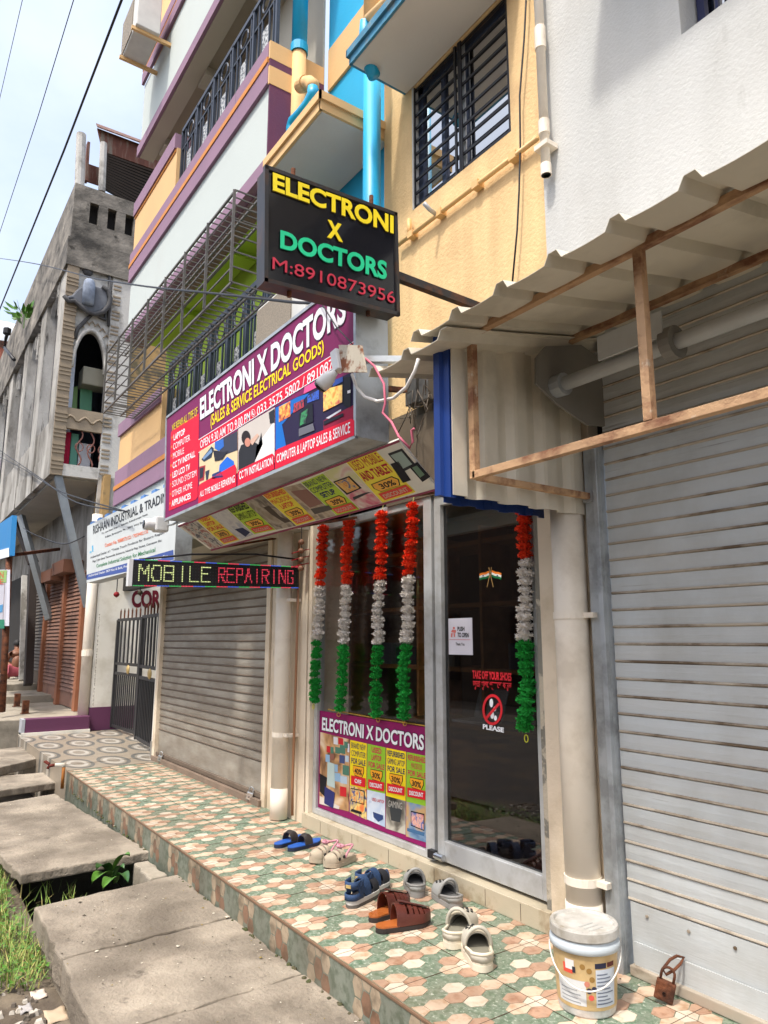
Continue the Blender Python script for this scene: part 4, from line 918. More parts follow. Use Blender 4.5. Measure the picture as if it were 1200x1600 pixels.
pm.poly(q6((197, 1062), (390, 972), (390, 880), (382, 862), (205, 962), (197, 975)), REDP, 4); pm.text('ALL TYPE MOBILE REPAIRING', q5((400, 1146), (775, 985), (775, 905), (402, 1085)), WH, ms, 5, bold=.02)
pm.poly(q6((397, 945), (582, 850), (582, 572), (397, 682)), P(206, 198, 190), 1)
pm.poly(q6((490, 770), (582, 640), (582, 840), (480, 880)), P(232, 230, 228), 2)
pm.poly(q6((400, 800), (412, 765), (465, 740), (500, 760), (515, 700), (522, 760), (480, 850), (400, 890)), P(40, 40, 44), 2)
pm.disc(z6(438, 726), 7, 11, P(40, 30, 30), 3); pm.disc(z6(447, 750), 4.5, 7, P(206, 140, 120), 4); pm.poly(q6((455, 745), (495, 705), (505, 715), (470, 765)), P(216, 180, 160), 3)
pm.poly(q6((553, 600), (582, 580), (582, 650), (560, 655)), P(44, 44, 52), 3)
pm.poly(q6((397, 975), (582, 885), (582, 818), (572, 806), (405, 890), (397, 905)), REDP, 4); pm.text('CC TV INSTALLATION', q6((405, 940), (575, 862), (575, 822), (405, 900)), WH, ms, 5, bold=.02)
pm.poly(q6((585, 870), (985, 690), (982, 390), (585, 570)), P(40, 30, 66), 1)
pm.poly(q6((587, 790), (640, 765), (620, 660), (760, 500), (700, 520), (587, 575)), P(20, 110, 200), 2); pm.poly(q6((730, 505), (800, 470), (790, 440), (735, 470)), P(226, 90, 150), 3)
pm.poly(q6((830, 720), (985, 640), (985, 560), (830, 640)), P(150, 24, 60), 2)
pm.poly(q7((105, 1010), (218, 950), (218, 800), (105, 860)), picture('pic_fire', S(120, 30, 20), S(240, 120, 30), S(250, 200, 80), 26), 3)
pm.poly(q7((245, 920), (350, 860), (350, 780), (250, 830)), picture('pic_red', S(40, 20, 30), S(200, 30, 50), S(60, 20, 40), 26), 3); pm.poly(q7((385, 820), (500, 780), (500, 690), (385, 750)), picture('pic_blue', S(16, 24, 60), S(30, 90, 210), S(20, 30, 80), 26), 3)
pm.poly(q7((305, 1060), (445, 1005), (440, 820), (380, 840), (305, 930)), DKB, 4); pm.poly(q7((315, 1045), (370, 1020), (400, 870), (330, 920)), picture('pic_green', S(16, 30, 24), S(40, 150, 80), S(20, 60, 40), 30), 5); pm.poly(q7((305, 1075), (445, 1020), (460, 1090), (305, 1150)), P(110, 110, 120), 5)
pm.poly(q7((540, 915), (740, 815), (740, 560), (540, 660)), DKB, 3); pm.poly(q7((545, 905), (732, 812), (732, 640), (545, 690)), picture('pic_sun', S(240, 150, 40), S(250, 214, 110), S(210, 70, 60), 20), 4); pm.poly(q7((640, 660), (740, 610), (740, 560), (640, 600)), P(50, 80, 160), 5)
pm.poly(q7((745, 850), (815, 860), (815, 560), (745, 570)), P(28, 28, 36), 4); pm.poly(q7((785, 700), (815, 690), (815, 720), (785, 728)), WH, 5)
pm.poly(q7((570, 970), (720, 880), (720, 900), (600, 975)), P(210, 210, 220), 4); pm.poly(q7((550, 1040), (745, 950), (745, 920), (550, 1000)), P(30, 30, 44), 5)
pm.poly(q6((588, 888), (990, 715), (990, 640), (975, 630), (600, 785), (588, 800)), REDP, 6); pm.text('COMPUTER & LAPTOP SALES & SERVICE', q6((597, 856), (970, 702), (970, 646), (597, 812)), WH, ms, 7, bold=.02)
pm.build('printed_fields', ms)
for x in (-5.6, -4.5, -3.3): MB().bar((x, 2.1, 2.9), (x, 2.46, 2.95), .03).build('bracket', RUST, ms)

# tilted strip of adverts under it
sp_ = thing('advert_strip', 'tilted strip of yellow and green discount adverts under the purple sign', 'sign', (-4.5, 2.2, 2.35))
pA, pB = V((0, 2.1, 2.47)), V((0, 2.4, 2.26)); nS = V((0, -.21, -.3)).normalized()
zst = zm(270, 660, 2.7907)
fs_ = lambda x, y: fpl(*zst(x, y), pA, nS)
co = [fs_(170, 560), fs_(1156, 295), fs_(985, 75), fs_(20, 450)]
MB().prism(co, -nS*.015).build('board', P(240, 236, 226), sp_)
ps = Print(lambda x, y: fs_(x, y), nS, .0012)
EDG = P(150, 70, 96); ye2, gr2, re2, or2 = P(250, 232, 80), P(190, 222, 70), P(232, 80, 66), P(248, 186, 80)
ps.poly([(20, 450), (985, 75), (992, 84), (28, 457)], EDG, 2); ps.poly([(162, 554), (1150, 288), (1156, 295), (170, 560)], EDG, 2)
for q, pc_ in (([(40, 455), (97, 425), (222, 535), (170, 552)], picture('strip_a', S(60, 60, 80), S(190, 186, 176), S(150, 80, 70), 16)), ([(162, 402), (228, 372), (352, 488), (294, 512)], picture('strip_b', S(150, 160, 180), S(206, 206, 206), S(180, 180, 190), 9)), ([(312, 345), (387, 315), (538, 450), (450, 468)], picture('strip_c', S(90, 80, 70), S(170, 160, 146), S(130, 120, 100), 8)), ([(480, 285), (558, 265), (712, 405), (624, 426)], picture('strip_d', S(110, 96, 84), S(186, 170, 150), S(150, 130, 110), 8)), ([(657, 220), (753, 175), (912, 350), (818, 378)], picture('strip_e', S(206, 206, 150), S(216, 206, 196), S(200, 90, 120), 6)), ([(888, 122), (982, 84), (1150, 282), (1062, 303)], P(232, 230, 222))):
    ps.poly(q, pc_, 1)
panels = [((97, 418), (160, 400), (292, 512), (222, 532), ye2, ('USED', 'LAPTOP', 'FOR SALE'), re2), ((228, 368), (310, 342), (448, 468), (355, 487), gr2, ('REFURBISHED', 'GAMING LAPTOP'), DKB),
          ((387, 312), (478, 283), (622, 425), (540, 450), ye2, ('REFURBISHED', 'MACBOOK', 'LAPTOP'), re2), ((560, 262), (655, 222), (815, 378), (715, 405), gr2, ('BRAND NEW', 'COMPUTER', 'SETUP'), P(40, 44, 100)),
          ((755, 172), (885, 122), (1060, 303), (915, 350), ye2, ('USED MOBILE', 'AND TABLET'), P(190, 30, 60))]
for (tl, tr, br, bl, c, ls, tc_) in panels:
    ps.poly([tl, tr, br, bl], c, 1)
    tl_, tr_, br_, bl_2 = [V((t[0], t[1], 0)) for t in (tl, tr, br, bl)]
    def pp(a, b_): p = (tl_*(1-a)+tr_*a)*(1-b_)+(bl_2*(1-a)+br_*a)*b_; return (p.x, p.y)
    n = len(ls); hgt = .52/n
    for k, l in enumerate(ls):
        b0 = .03+k*hgt; wd = .92 if len(l) > 6 else .6; a0 = .5-wd/2
        ps.text(l, [pp(a0, b0+hgt*.78), pp(a0+wd, b0+hgt*.78), pp(a0+wd, b0), pp(a0, b0)], tc_, sp_, 2, bold=.03)
    ps.poly([pp(.12, .58), pp(.8, .56), pp(.9, .66), pp(.8, .78), pp(.2, .78), pp(.1, .68)], DKB, 2); ps.poly([pp(.15, .59), pp(.78, .575), pp(.87, .66), pp(.78, .77), pp(.22, .77), pp(.13, .68)], or2, 3)
    ps.text('30%', [pp(.3, .74), pp(.75, .74), pp(.75, .62), pp(.3, .62)], DKB, sp_, 4, bold=.02)
    ps.poly([pp(.1, .80), pp(.95, .80), pp(.97, .96), pp(.12, .96)], re2, 4); ps.text('DISCOUNT', [pp(.18, .93), pp(.9, .93), pp(.9, .84), pp(.18, .84)], P(220, 190, 170), sp_, 5, bold=.02)
ps.poly([(938, 135), (1000, 112), (1062, 185), (1005, 215)], P(50, 52, 58), 2); ps.poly([(950, 142), (998, 124), (1045, 180), (1005, 200)], P(160, 180, 176), 3)
ps.poly([(950, 180), (985, 168), (1040, 250), (1005, 262)], DKB, 3); ps.poly([(1030, 190), (1068, 170), (1125, 235), (1090, 258)], DKB, 3); ps.poly([(1045, 195), (1066, 185), (1100, 225), (1080, 238)], P(110, 140, 120), 4)
ps.poly([(700, 258), (770, 232), (825, 285), (760, 315)], DKB, 2); ps.poly([(708, 260), (768, 238), (815, 284), (762, 306)], picture('strip_scr', S(50, 80, 140), S(230, 180, 80), S(200, 120, 60), 26), 3); ps.poly([(785, 325), (840, 305), (866, 302), (790, 338)], P(60, 60, 66), 2)
ps.poly([(515, 300), (585, 290), (655, 352), (600, 372)], P(150, 110, 100), 2); ps.poly([(600, 376), (680, 360), (700, 378), (620, 400)], P(90, 84, 80), 2)
ps.poly([(395, 370), (420, 362), (470, 410), (520, 430), (490, 438), (430, 400)], P(84, 74, 66), 2); ps.poly([(270, 465), (305, 458), (338, 478), (318, 498)], P(40, 48, 90), 2)
ps.build('printed_fields', sp_)
for x in (-6.0, -4.6, -3.2): MB().bar((x, 2.39, 2.268), (x, 2.95, 2.4), .02).build('bracket', RUST, sp_)

# black hanging sign
hsn = thing('hanging_sign', 'black projecting sign box with yellow, green and red lettering', 'sign', (-2.85, 1.7, 3.1))
BX = -2.85; BLK = mat('black_acrylic', S(30, 30, 34, .8), .08, 0, .05, 2); BFR = mat('black_frame', S(56, 54, 54, .8), .4, .4, .15, 5, c2=S(96, 70, 54, .6), a2=.25, sc2=7)
cb3 = [fx(412, 441, BX), fx(621, 494, BX), fx(617, 335, BX), fx(413, 262, BX)]
cb3 = [V((BX, (1.39), fx(412, 441, BX).z)), V((BX, 2.258, fx(621, 494, BX).z)), V((BX, 2.24, fx(617, 335, BX).z)), V((BX, 1.396, fx(413, 262, BX).z))]
cb3 = [fx(413.5, 439.5, BX), fx(620, 492, BX), fx(616, 336.5, BX), fx(414.5, 263.5, BX)]
MB().prism(cb3, (-.09, 0, 0)).build('box', BFR, hsn)
MB().prism([c+V((.0015, 0, 0)) for c in cb3], (.005, 0, 0)).build('face', BLK, hsn)
fb = MB()
for i in range(4):
    d = (cb3[(i+1) % 4]-cb3[i]).normalized(); fb.bar(cb3[i]+V((.008, 0, 0))-d*.009, cb3[(i+1) % 4]+V((.008, 0, 0))+d*.009, .02, .02, (1, 0, 0))
fb.build('frame', BFR, hsn)
zb8 = zm(400, 240, 4.615)
pk = Print(lambda x, y: fx(*zb8(x, y), BX+.007), (1, 0, 0), .002)
def raised(body, q, mt, edge, bold): 
    pk.text(body, q, mt, hsn, 5, bold=bold, split=True, name='letter'); pk.text(body, [(a+2, b_+2) for a, b_ in q], edge, hsn, 2, bold=bold, name='letter_edge', split=True)
YL = mat('letter_yellow', S(246, 220, 20, .85), .4); GL_ = mat('letter_green', S(20, 200, 140, .85), .4); RL = mat('letter_red', S(196, 40, 66, .85), .4)
raised('ELECTRONI', [(115, 272), (985, 585), (985, 455), (115, 140)], YL, P(120, 100, 20), .035)
raised('X', [(505, 608), (620, 646), (612, 516), (508, 480)], YL, P(120, 100, 20), .045)
raised('DOCTORS', [(168, 688), (935, 918), (938, 785), (170, 555)], GL_, P(10, 90, 70), .035)
raised('M:8910873956', [(112, 836), (995, 1088), (995, 1002), (114, 750)], RL, P(90, 16, 30), .02)
pk.build('printed_fields', hsn)
q1 = fx(621, 425, BX); 
MB().bar((BX-.04, fx(619, 425, BX).y, q1.z), (BX-.02, 3.0, q1.z-.03), .04, .045).build('arm', mat('arm_iron', S(60, 58, 58, .7), .6, .4, .2, 6, c2=S(120, 76, 50, .6), a2=.4, sc2=8), hsn)
for (px, py) in ((458, 268), (580, 310)): q = fx(px, py, BX-.04); MB().tube([q+V((0, 0, -.06)), q+V((0, 0, .015))], .012, 8).build('lug', RUST, hsn)
for (px, py) in ((452, 455), (575, 485)): q = fx(px, py, BX-.04); MB().tube([q+V((0, 0, -.03)), q+V((0, 0, .02))], .012, 8).build('lug', RUST, hsn)

# white steel sign further left
rs = thing('white_sign', 'white company signboard with blue lower band left of the purple sign', 'sign', (-8.5, 2.2, 2.22))
RY = 2.2; cr4 = [fy(136, 911, RY), fy(273, 875, RY), V((fy(273, 875, RY).x, RY, 2.97)), fy(137, 822, RY)]
MB().prism(cr4, (0, .16, 0)).build('box', STEEL, rs); WSG = P(206, 212, 212)
MB().prism([c+V((0, -.002, 0)) for c in cr4], (0, -.004, 0)).build('face', WSG, rs)
zr = zm(135, 765, 8.571); pw = Print(lambda x, y: fy(*zr(x, y), RY-.006), (0, -1, 0), .0012)
BLB = P(70, 92, 160); GRT = P(60, 64, 70); 
pw.poly([(5, 1140), (610, 965), (1165, 805), (1172, 935), (600, 1085), (5, 1210)], BLB, 1)
pw.text('RISHAAN INDUSTRIAL & TRADING', [(92, 602), (1150, 122), (1150, -10), (92, 486)], P(50, 54, 60), rs, 2, bold=.02)
pw.text('Thn. Lane Road, Shop-11, Rabindra, Rabindranagar Road,', [(205, 608), (825, 345), (825, 312), (205, 578)], GRT, rs, 2)
pw.text('Kolkata, Barrackpore, Pin - 70042, West Bengal', [(255, 655), (800, 440), (800, 405), (255, 622)], GRT, rs, 2)
pw.text('Contact No. 9088072152 / 7059402132', [(250, 775), (830, 580), (830, 535), (250, 722)], P(236, 130, 96), rs, 2, bold=.02)
pw.text('Authorized Dealer of : "Trinity Touch Products for Eastern Region".', [(55, 935), (1075, 590), (1075, 545), (55, 895)], P(70, 74, 80), rs, 2, bold=.01)
pw.text('Plugs, Cable Gland, Thermowells, Enclosures, Industrial Plug, Socket, Connector Etc.', [(85, 985), (1015, 700), (1015, 660), (85, 950)], GRT, rs, 2)
pw.text('Complete Industrial Solution for Mechanical', [(135, 1060), (925, 850), (925, 770), (135, 1000)], P(50, 130, 80), rs, 2, bold=.015)
pw.text('Authorized Dealer: SKF Nut & Bolt, Pressure Gauge, Teflon Joints Etc.', [(30, 1180), (1100, 915), (1100, 862), (30, 1140)], P(226, 230, 236), rs, 2, bold=.015)
pw.poly([(75, 760), (92, 740), (95, 830), (80, 835)], P(70, 170, 214), 1); pw.poly([(45, 830), (70, 820), (70, 848), (45, 855)], P(120, 190, 220), 1)
pw.build('printed_fields', rs)
for k in range(9): q = cr4[3].lerp(cr4[2], (k+.3)/9.5); Bx(q.x-.07, q.x+.07, 2.22, 2.3, q.z+.002, q.z+.05).build('packing_clip', P(96, 140, 200), rs)

# LED scroll sign
le = thing('led_sign', 'black dot matrix sign with lit green and red letters', 'led sign', (-5.5, 2.2, 1.88))
LX = -5.44; c5 = [fx(206, 915, LX), fx(467, 918.5, LX), fx(467, 886, LX), fx(208, 874, LX)]
MB().prism(c5, (-.05, 0, 0)).build('case', mat('led_black', S(26, 26, 28, .9), .5, 0, .3, 60), le)
Bx(LX-.052, LX+.004, c5[0].y-.03, c5[0].y-.001, c5[0].z-.003, c5[3].z+.003).build('end_cap', P(214, 216, 216), le)
def em(n, c, s=2.2): return mat(n, (c[0]*.3, c[1]*.3, c[2]*.3, 1), .5, emit=(c[0], c[1], c[2], s))
EY, ER, EG, EB, ED = em('led_yellow', (.60, .68, .28), .55), em('led_red', (.75, .05, .09), .5), em('led_edge_green', (.05, .5, .12), .35), em('led_edge_blue', (.06, .14, .7), .4), mat('led_off', S(58, 60, 62, .7), .6)
STK = {'M': [(0, 0, 0, 1), (0, 1, .5, .45), (.5, .45, 1, 1), (1, 1, 1, 0)], 'O': [(.25, 0, .75, 0), (.75, 0, 1, .25), (1, .25, 1, .75), (1, .75, .75, 1), (.75, 1, .25, 1), (.25, 1, 0, .75), (0, .75, 0, .25), (0, .25, .25, 0)], 'B': [(0, 0, 0, 1), (0, 1, .8, 1), (.8, 1, 1, .85), (1, .85, 1, .65), (1, .65, .8, .5), (0, .5, .8, .5), (.8, .5, 1, .35), (1, .35, 1, .15), (1, .15, .8, 0), (.8, 0, 0, 0)],
       'I': [(.5, 0, .5, 1)], 'L': [(0, 1, 0, 0), (0, 0, 1, 0)], 'E': [(0, 0, 0, 1), (0, 1, 1, 1), (0, .5, .8, .5), (0, 0, 1, 0)], 'R': [(0, 0, 0, 1), (0, 1, .8, 1), (.8, 1, 1, .75), (1, .75, .8, .5), (.8, .5, 0, .5), (.4, .5, 1, 0)], 'P': [(0, 0, 0, 1), (0, 1, .8, 1), (.8, 1, 1, .75), (1, .75, .8, .5), (.8, .5, 0, .5)],
       'A': [(0, 0, .5, 1), (.5, 1, 1, 0), (.2, .4, .8, .4)], 'N': [(0, 0, 0, 1), (0, 1, 1, 0), (1, 0, 1, 1)], 'G': [(1, .8, .75, 1), (.75, 1, .25, 1), (.25, 1, 0, .75), (0, .75, 0, .25), (0, .25, .25, 0), (.25, 0, .8, 0), (.8, 0, 1, .2), (1, .2, 1, .45), (1, .45, .6, .45)]}
fq = quadmap([c+V((.002, 0, 0)) for c in c5])
def dots(pts, mt, name, s=.0036):
    b = MB(); seen = set()
    for (a, h) in pts:
        k = (round(a*118), round(h*15))
        if k in seen: continue
        seen.add(k); p = fq(k[0]/118, k[1]/15); b.box(p.x, p.x+.003, p.y-s, p.y+s, p.z-s, p.z+s)
    b.build(name, mt, le, kind='stuff')
def word(w, a0, a1, mt, h0=.17, h1=.83):
    n = len(w); cw_ = (a1-a0)/n; pts = []
    for i, ch in enumerate(w):
        xa = a0+i*cw_+cw_*.1; ww = cw_*.74
        for (x0, y0, x1_, y1_) in STK[ch]:
            for t in range(25): pts.append((xa+ww*(x0+(x1_-x0)*t/24), h0+(h1-h0)*(y0+(y1_-y0)*t/24)))
    dots(pts, mt, 'lit_letters')
word('MOBILE', .03, .44, EY); word('REPAIRING', .475, .97, ER)
dots([(a/118, h/15) for a in range(1, 118, 2) for h in range(1, 15, 2)], ED, 'dark_dots', .0028)
for i, m_ in enumerate((EB, EG, ER)):
    pts = []
    for a in range(1, 118):
        if (a//8) % 3 == i: pts.append((a/118, 1.0*14.6/15))
        if (a//8+1) % 3 == i: pts.append((a/118, .4/15))
    dots(pts, m_, 'lit_border', .0036)
MB().tube([fx(208, 873, LX)+V((-.02, .05, .0)), fx(300, 866, LX), fx(400, 866, LX), fx(470, 875, LX)], .008, 6).build('support_wire', BLACKM, le, smooth=True)
# ================================================================== GATEWAY AND FAR LEFT
WALLC = mat('cream_white_wall', S(238, 234, 222, .88), .85, 0, .04, 1.5, .1, 40, c2=S(222, 216, 200, .85), a2=.22, sc2=2)
gwall = thing('gateway_wall', 'white gateway wall with purple base and dark red COR lettering', 'wall', (-12.8, 3.2, 0))
WX = -12.7
Bx(-13.05, WX, 2.95, 6.0, .37, 3.2).build('wall', WALLC, gwall); Bx(-13.06, WX+.012, 2.94, 6.0, 0, .37).build('purple_base', PURPD, gwall)
Bx(-12.69, -9.3, 3.35, 3.5, 2.3, 3.0).build('lintel', DARK, gwall)
Bx(-12.69, -9.25, 5.6, 5.7, 0, 3.0).build('back_wall', WALLC, gwall); Bx(-9.3, -9.26, 3.06, 5.6, 0, 3.0).build('side_wall', WALLC, gwall)
z3 = zm(0, 860, 4)
pg = Print(lambda x, y: fx(*z3(x, y), WX+.002), (1, 0, 0), .002)
MAR = P(112, 30, 44)
pg.text('COR', [(822, 358), (1005, 362), (1008, 248), (824, 250)], MAR, gwall, 1, bold=.05, split=True, name='letter')
pt = Print(lambda x, y: fy(x, y, 2.948), (0, -1, 0), .002)
zt8 = zm(135, 930, 8.42)
pt.text('PROJECT BY SHREE PRABIR PLAZA', [zt8(185, 250), zt8(100, 1465), zt8(82, 1465), zt8(168, 250)], P(120, 112, 100), gwall, 1, bold=.02)
# low purple wall beside the entrance floor
lw = thing('low_wall', 'low purple wall edging the patterned entrance floor', 'wall', (-12.6, 2.5, 0))
Bx(-12.76, -12.56, 1.98, 2.935, .02, .25).build('purple_body', PURPD, lw, bevel=.01); Bx(-12.78, -12.53, 1.93, 2.94, 0, .045).build('white_kerb', WALLC, lw); Bx(-12.77, -12.555, 1.93, 1.978, .02, .25).build('white_end', mat('pale_paint', S(190, 194, 200, .75), .8), lw)
# white post and iron gate leaves
wpst = thing('gate_post', 'slim white post between the gate and the brown grey shutter', 'post', (-9.35, 3.0, 0)); Bx(-9.40, -9.262, 2.96, 3.05, 0, 2.22).build('shaft', WALLC, wpst, bevel=.006); Bx(-9.41, -9.255, 2.95, 3.055, 0, .2).build('foot', mat('worn_grey', S(150, 146, 138, .7), .8, 0, .2, 8), wpst)
GATEI = mat('gate_iron', S(70, 70, 72, .7), .5, .4, .2, 7); GOLD = mat('gold_paint', S(206, 178, 116, .8), .5, .2)
def leaf(p, q, z0, z1, label):
    p, q = V(p), V(q); g = thing('gate_leaf', label, 'gate', (p.x, p.y, z0)); d = q-p
    def at(t, z): return V((p.x+d.x*t, p.y+d.y*t, z))
    zm1, zm2 = z0+(z1-z0)*.50, z0+(z1-z0)*.59
    for z in (z0+.03, zm1, zm2, z1): MB().bar(at(0, z), at(1, z), .035, .045).build('rail', GATEI, g)
    for t in (0, 1): MB().bar(at(t, z0), at(t, z1), .05).build('stile', GATEI, g)
    n = 12
    for i in range(1, n): MB().bar(at(i/n, z0+.04), at(i/n, zm1), .02).build('bar', GATEI, g)
    n = 6
    for i in range(1, n): MB().bar(at(i/n, zm2), at(i/n, z1), .045, .02).build('bar', GATEI, g)
    for i in range(1, n+1): MB().tube([at(i/n-.08, z1+.01), at(i/n-.08, z1+.14), at(i/n-.08, z1+.19)], [.012, .014, .002], 6).build('spike', RUST, g)
    c = at(.62, (zm1+zm2)/2); nrm = V((-d.y, d.x, 0)).normalized()*-1
    MB().lathe([(.0, -.02), (.06, -.014), (.075, 0), (.06, .01)], c+V((.02, -.03, 0)), 14, 'y').build('gold_boss', GOLD, g, smooth=True)
    return g
leaf(fz(174, 1138, .02), fz(211, 1150, .02), .04, 1.80, 'left leaf of the black iron gate')
leaf((-10.75, 3.16, 0), (-9.55, 3.06, 0), .06, 1.80, 'right leaf of the black iron gate beside the white post')
# hanging charms under the signs
for i, (px, py, l, r) in enumerate(((182, 929, .18, .035), (219, 926, .16, .03))):
    q = fx(px, py, -8.6 if i == 0 else -8.0); h = thing('hanging_charm', ('red round', 'dark green')[i]+' charm on a string under the '+('white signboard' if i == 0 else 'lit sign'), 'charm', q, 'charms under the signs')
    MB().tube([q, q+V((0, 0, l))], .006, 5).build('string', BLACKM, h); MB().lathe([(.001, -r), (r*.8, -r*.5), (r, 0), (r*.7, r*.7), (.001, r)], q, 12).build('bead', P(130, 30, 36) if i == 0 else P(60, 56, 40), h, smooth=True)
hc = thing('bead_charm', 'string of brown beads hanging beside the glass shopfront', 'charm', fx(470, 880, -5.35)); q0 = fx(470, 888, -5.35)
for k in range(4): MB().lathe([(.001, -.026), (.022, -.015), (.027, 0), (.02, .016), (.001, .026)], q0+V((0, 0, .075*k)), 12).build('bead', mat('brown_bead', S(150, 104, 78, .7), .6), hc, smooth=True)
MB().tube([q0, q0+V((0, 0, .55))], .004, 5).build('string', BLACKM, hc)
for k in range(3): MB().tube([q0+V((0, -.09, .06*k)), q0+V((0, 0, .03+.06*k)), q0+V((0, .08, .05+.06*k))], .004, 5).build('red_tassel', P(170, 40, 44), hc)
# white drain pipe beside the gateway
pq = fy(138, 1000, 2.86); k = thing('drain_pipe', 'white drain pipe at the corner of the gateway wall', 'pipe', (pq.x, 2.86, .2)); pipe([(pq.x, 2.86, .22), (pq.x, 2.86, 3.6)], .085, WPIPE, k, 'pipe_run', collars=[((pq.x, 2.86, 1.2), (pq.x, 2.86, 1.3), 1.1), ((pq.x, 2.86, 2.5), (pq.x, 2.86, 2.58), 1.1)])

# ---- old balcony building
OLDW = mat('old_plaster', S(186, 183, 176, .82), .95, 0, .2, 1.6, .5, 18, c2=S(126, 121, 112, .7), a2=.5, sc2=1.5, w2=.12, st=(1, 1, .45), c3=S(66, 62, 58, .55), a3=.68, sc3=4, st3=(2.5, 2.5, .35))
OLDG = mat('old_grey', S(210, 208, 202, .82), .9, 0, .12, 2, .3, 30, c2=S(150, 146, 138, .7), a2=.4, sc2=2)
PALEB = mat('pale_blue_wall', S(214, 222, 238, .85), .85, 0, .06, 2)
ob = thing('old_building', 'old weathered grey building with carved arch and propped balcony', 'building', (-13.3, 2.6, 4.3))
EX = -13.3
def e(px, py): p = fx(px, py, EX); return p
yo = 2.16; yi = 3.35
zbot, ztop = e(85, 742).z, e(95, 412).z
# outer long side: strips with tall openings
b = MB()
zc0 = 4.35; zc1 = 8.35
Bx(-34, EX-.3, yo+.22, yo+.3, zc0, 9.0).build('inner_wall', PALEB, ob)
b.box(-34, EX-.02, yo, yo+.16, zc1, 9.25); b.box(-34, EX-.02, yo, yo+.16, zc0, zc0+.5)
for x in (-13.6, -15.6, -17.8, -20.2, -23, -26, -30): b.box(x-.32, x+.32, yo-.02, yo+.18, zc0-.02, zc1+.3)
b.build('street_wall', OLDW, ob)
rb_ = MB(); rq = random.Random(2)
for k in range(60):
    x = -13.6-rq.random()*16; z = rq.uniform(zc1-.6, 9.0); rb_.box(x-.03, x+.03, yo-.03, yo-.021 if False else yo+.01, z-rq.uniform(.2, .6), z)
rb_.build('crumbling_ribs', OLDW, ob)
for x in (-14.6, -16.7, -19, -21.6): Bx(x-.75, x+.75, yo+.02, yo+.1, zc0+.5, zc0+1.15).build('balustrade_panel', OLDW, ob)
for x in (-14.6, -16.7, -19, -21.6):
    a = MB(); pts = [(x-.8, yo+.05, zc1)]+[(x-.8*cos(pi*i/8), yo+.05, zc1-.55+.5*sin(pi*i/8)) for i in range(9)]+[(x+.8, yo+.05, zc1)]
    a.prism(pts, (0, .08, 0)); a.build('arch_head', OLDW, ob)
# end face: two carved posts, arch panel, opening
col1, col2 = (e(90, 600).y-.16, e(96, 600).y+.0), (e(163, 500).y, e(186, 500).y)
Bx(EX-.02, EX+.02, yo-.02, yo+.16, zbot, ztop).build('corner_post', OLDG, ob)
cpost = Bx(EX+.021, EX+.06, yo-.03, yo+.17, zbot, ztop).build('carved_post', mat('carved_stone', S(168, 152, 130, .7), .9, 0, .12, 3, .2, 30), ob)
rg = MB()
for k in range(52):
    z = zbot+.1+k*(ztop-zbot-.2)/52
    if k % 4 == 3: continue
    rg.box(EX+.061, EX+.075, yo-.035, yo+.175, z, z+.03)
rg.build('carved_bands', mat('carved_stone', S(168, 152, 130), .9), cpost, kind='stuff')
ya, yb2 = yo+.171, 2.94
b = MB(); Bx(EX-.02, EX+.04, yb2, yi, zbot-1.4, ztop).build('right_pier', OLDG, ob)
rg = MB()
for k in range(50):
    z = zbot+.1+k*(ztop-zbot-.2)/50
    if k % 4 != 3: rg.box(EX+.041, EX+.055, yb2+.02, yb2+.16, z, z+.03)
rg.build('carved_bands', mat('carved_stone', S(168, 152, 130), .9), ob, kind='stuff')
# arch panel with opening
zar = e(130, 512).z-.05; zsp = e(120, 575).z; ym = (ya+yb2)/2; rad = (yb2-ya)/2-.03
pts = [(EX, ya, ztop), (EX, ya, zsp)]+[(EX, ym-rad*cos(pi*i/14), zsp+(zar-zsp)*sin(pi*i/14)) for i in range(15)]+[(EX, yb2, zsp), (EX, yb2, ztop)]
MB().prism(pts, (-.1, 0, 0)).build('arch_panel', OLDG, ob)
arc = lambda rr, dz: [(EX+.02, ym-(rad+rr)*cos(pi*i/14), zsp+(zar-zsp+dz)*sin(pi*i/14)) for i in range(15)]
MB().tube(arc(.02, .03), .035, 8).build('arch_moulding', OLDG, ob, smooth=True)
MB().tube([(EX+.02, ya+.02, zsp+.55), (EX+.02, ya+.06, zar+.0), (EX+.02, ya+.2, zar+.22), (EX+.02, ym, zar+.36), (EX+.02, ym+.22, zar+.30), (EX+.02, yb2-.1, zar+.52), (EX+.02, yb2-.04, zar+.9)], .035, 8).build('scroll_moulding', mat('dark_stone', S(96, 96, 98, .6), .9, 0, .2, 8), ob, smooth=True)
scp = MB()
for i in range(3, 12):
    a = pi*i/14; c = V((EX+.02, ym-(rad+.16)*cos(a), zsp+(zar-zsp+.16)*sin(a))); scp.tube([c+V((0, -.05, -.02)), c+V((0, 0, .05)), c+V((0, .05, -.02))], .014, 5)
scp.build('scalloped_relief', mat('carved_stone', S(168, 152, 130), .9), ob)
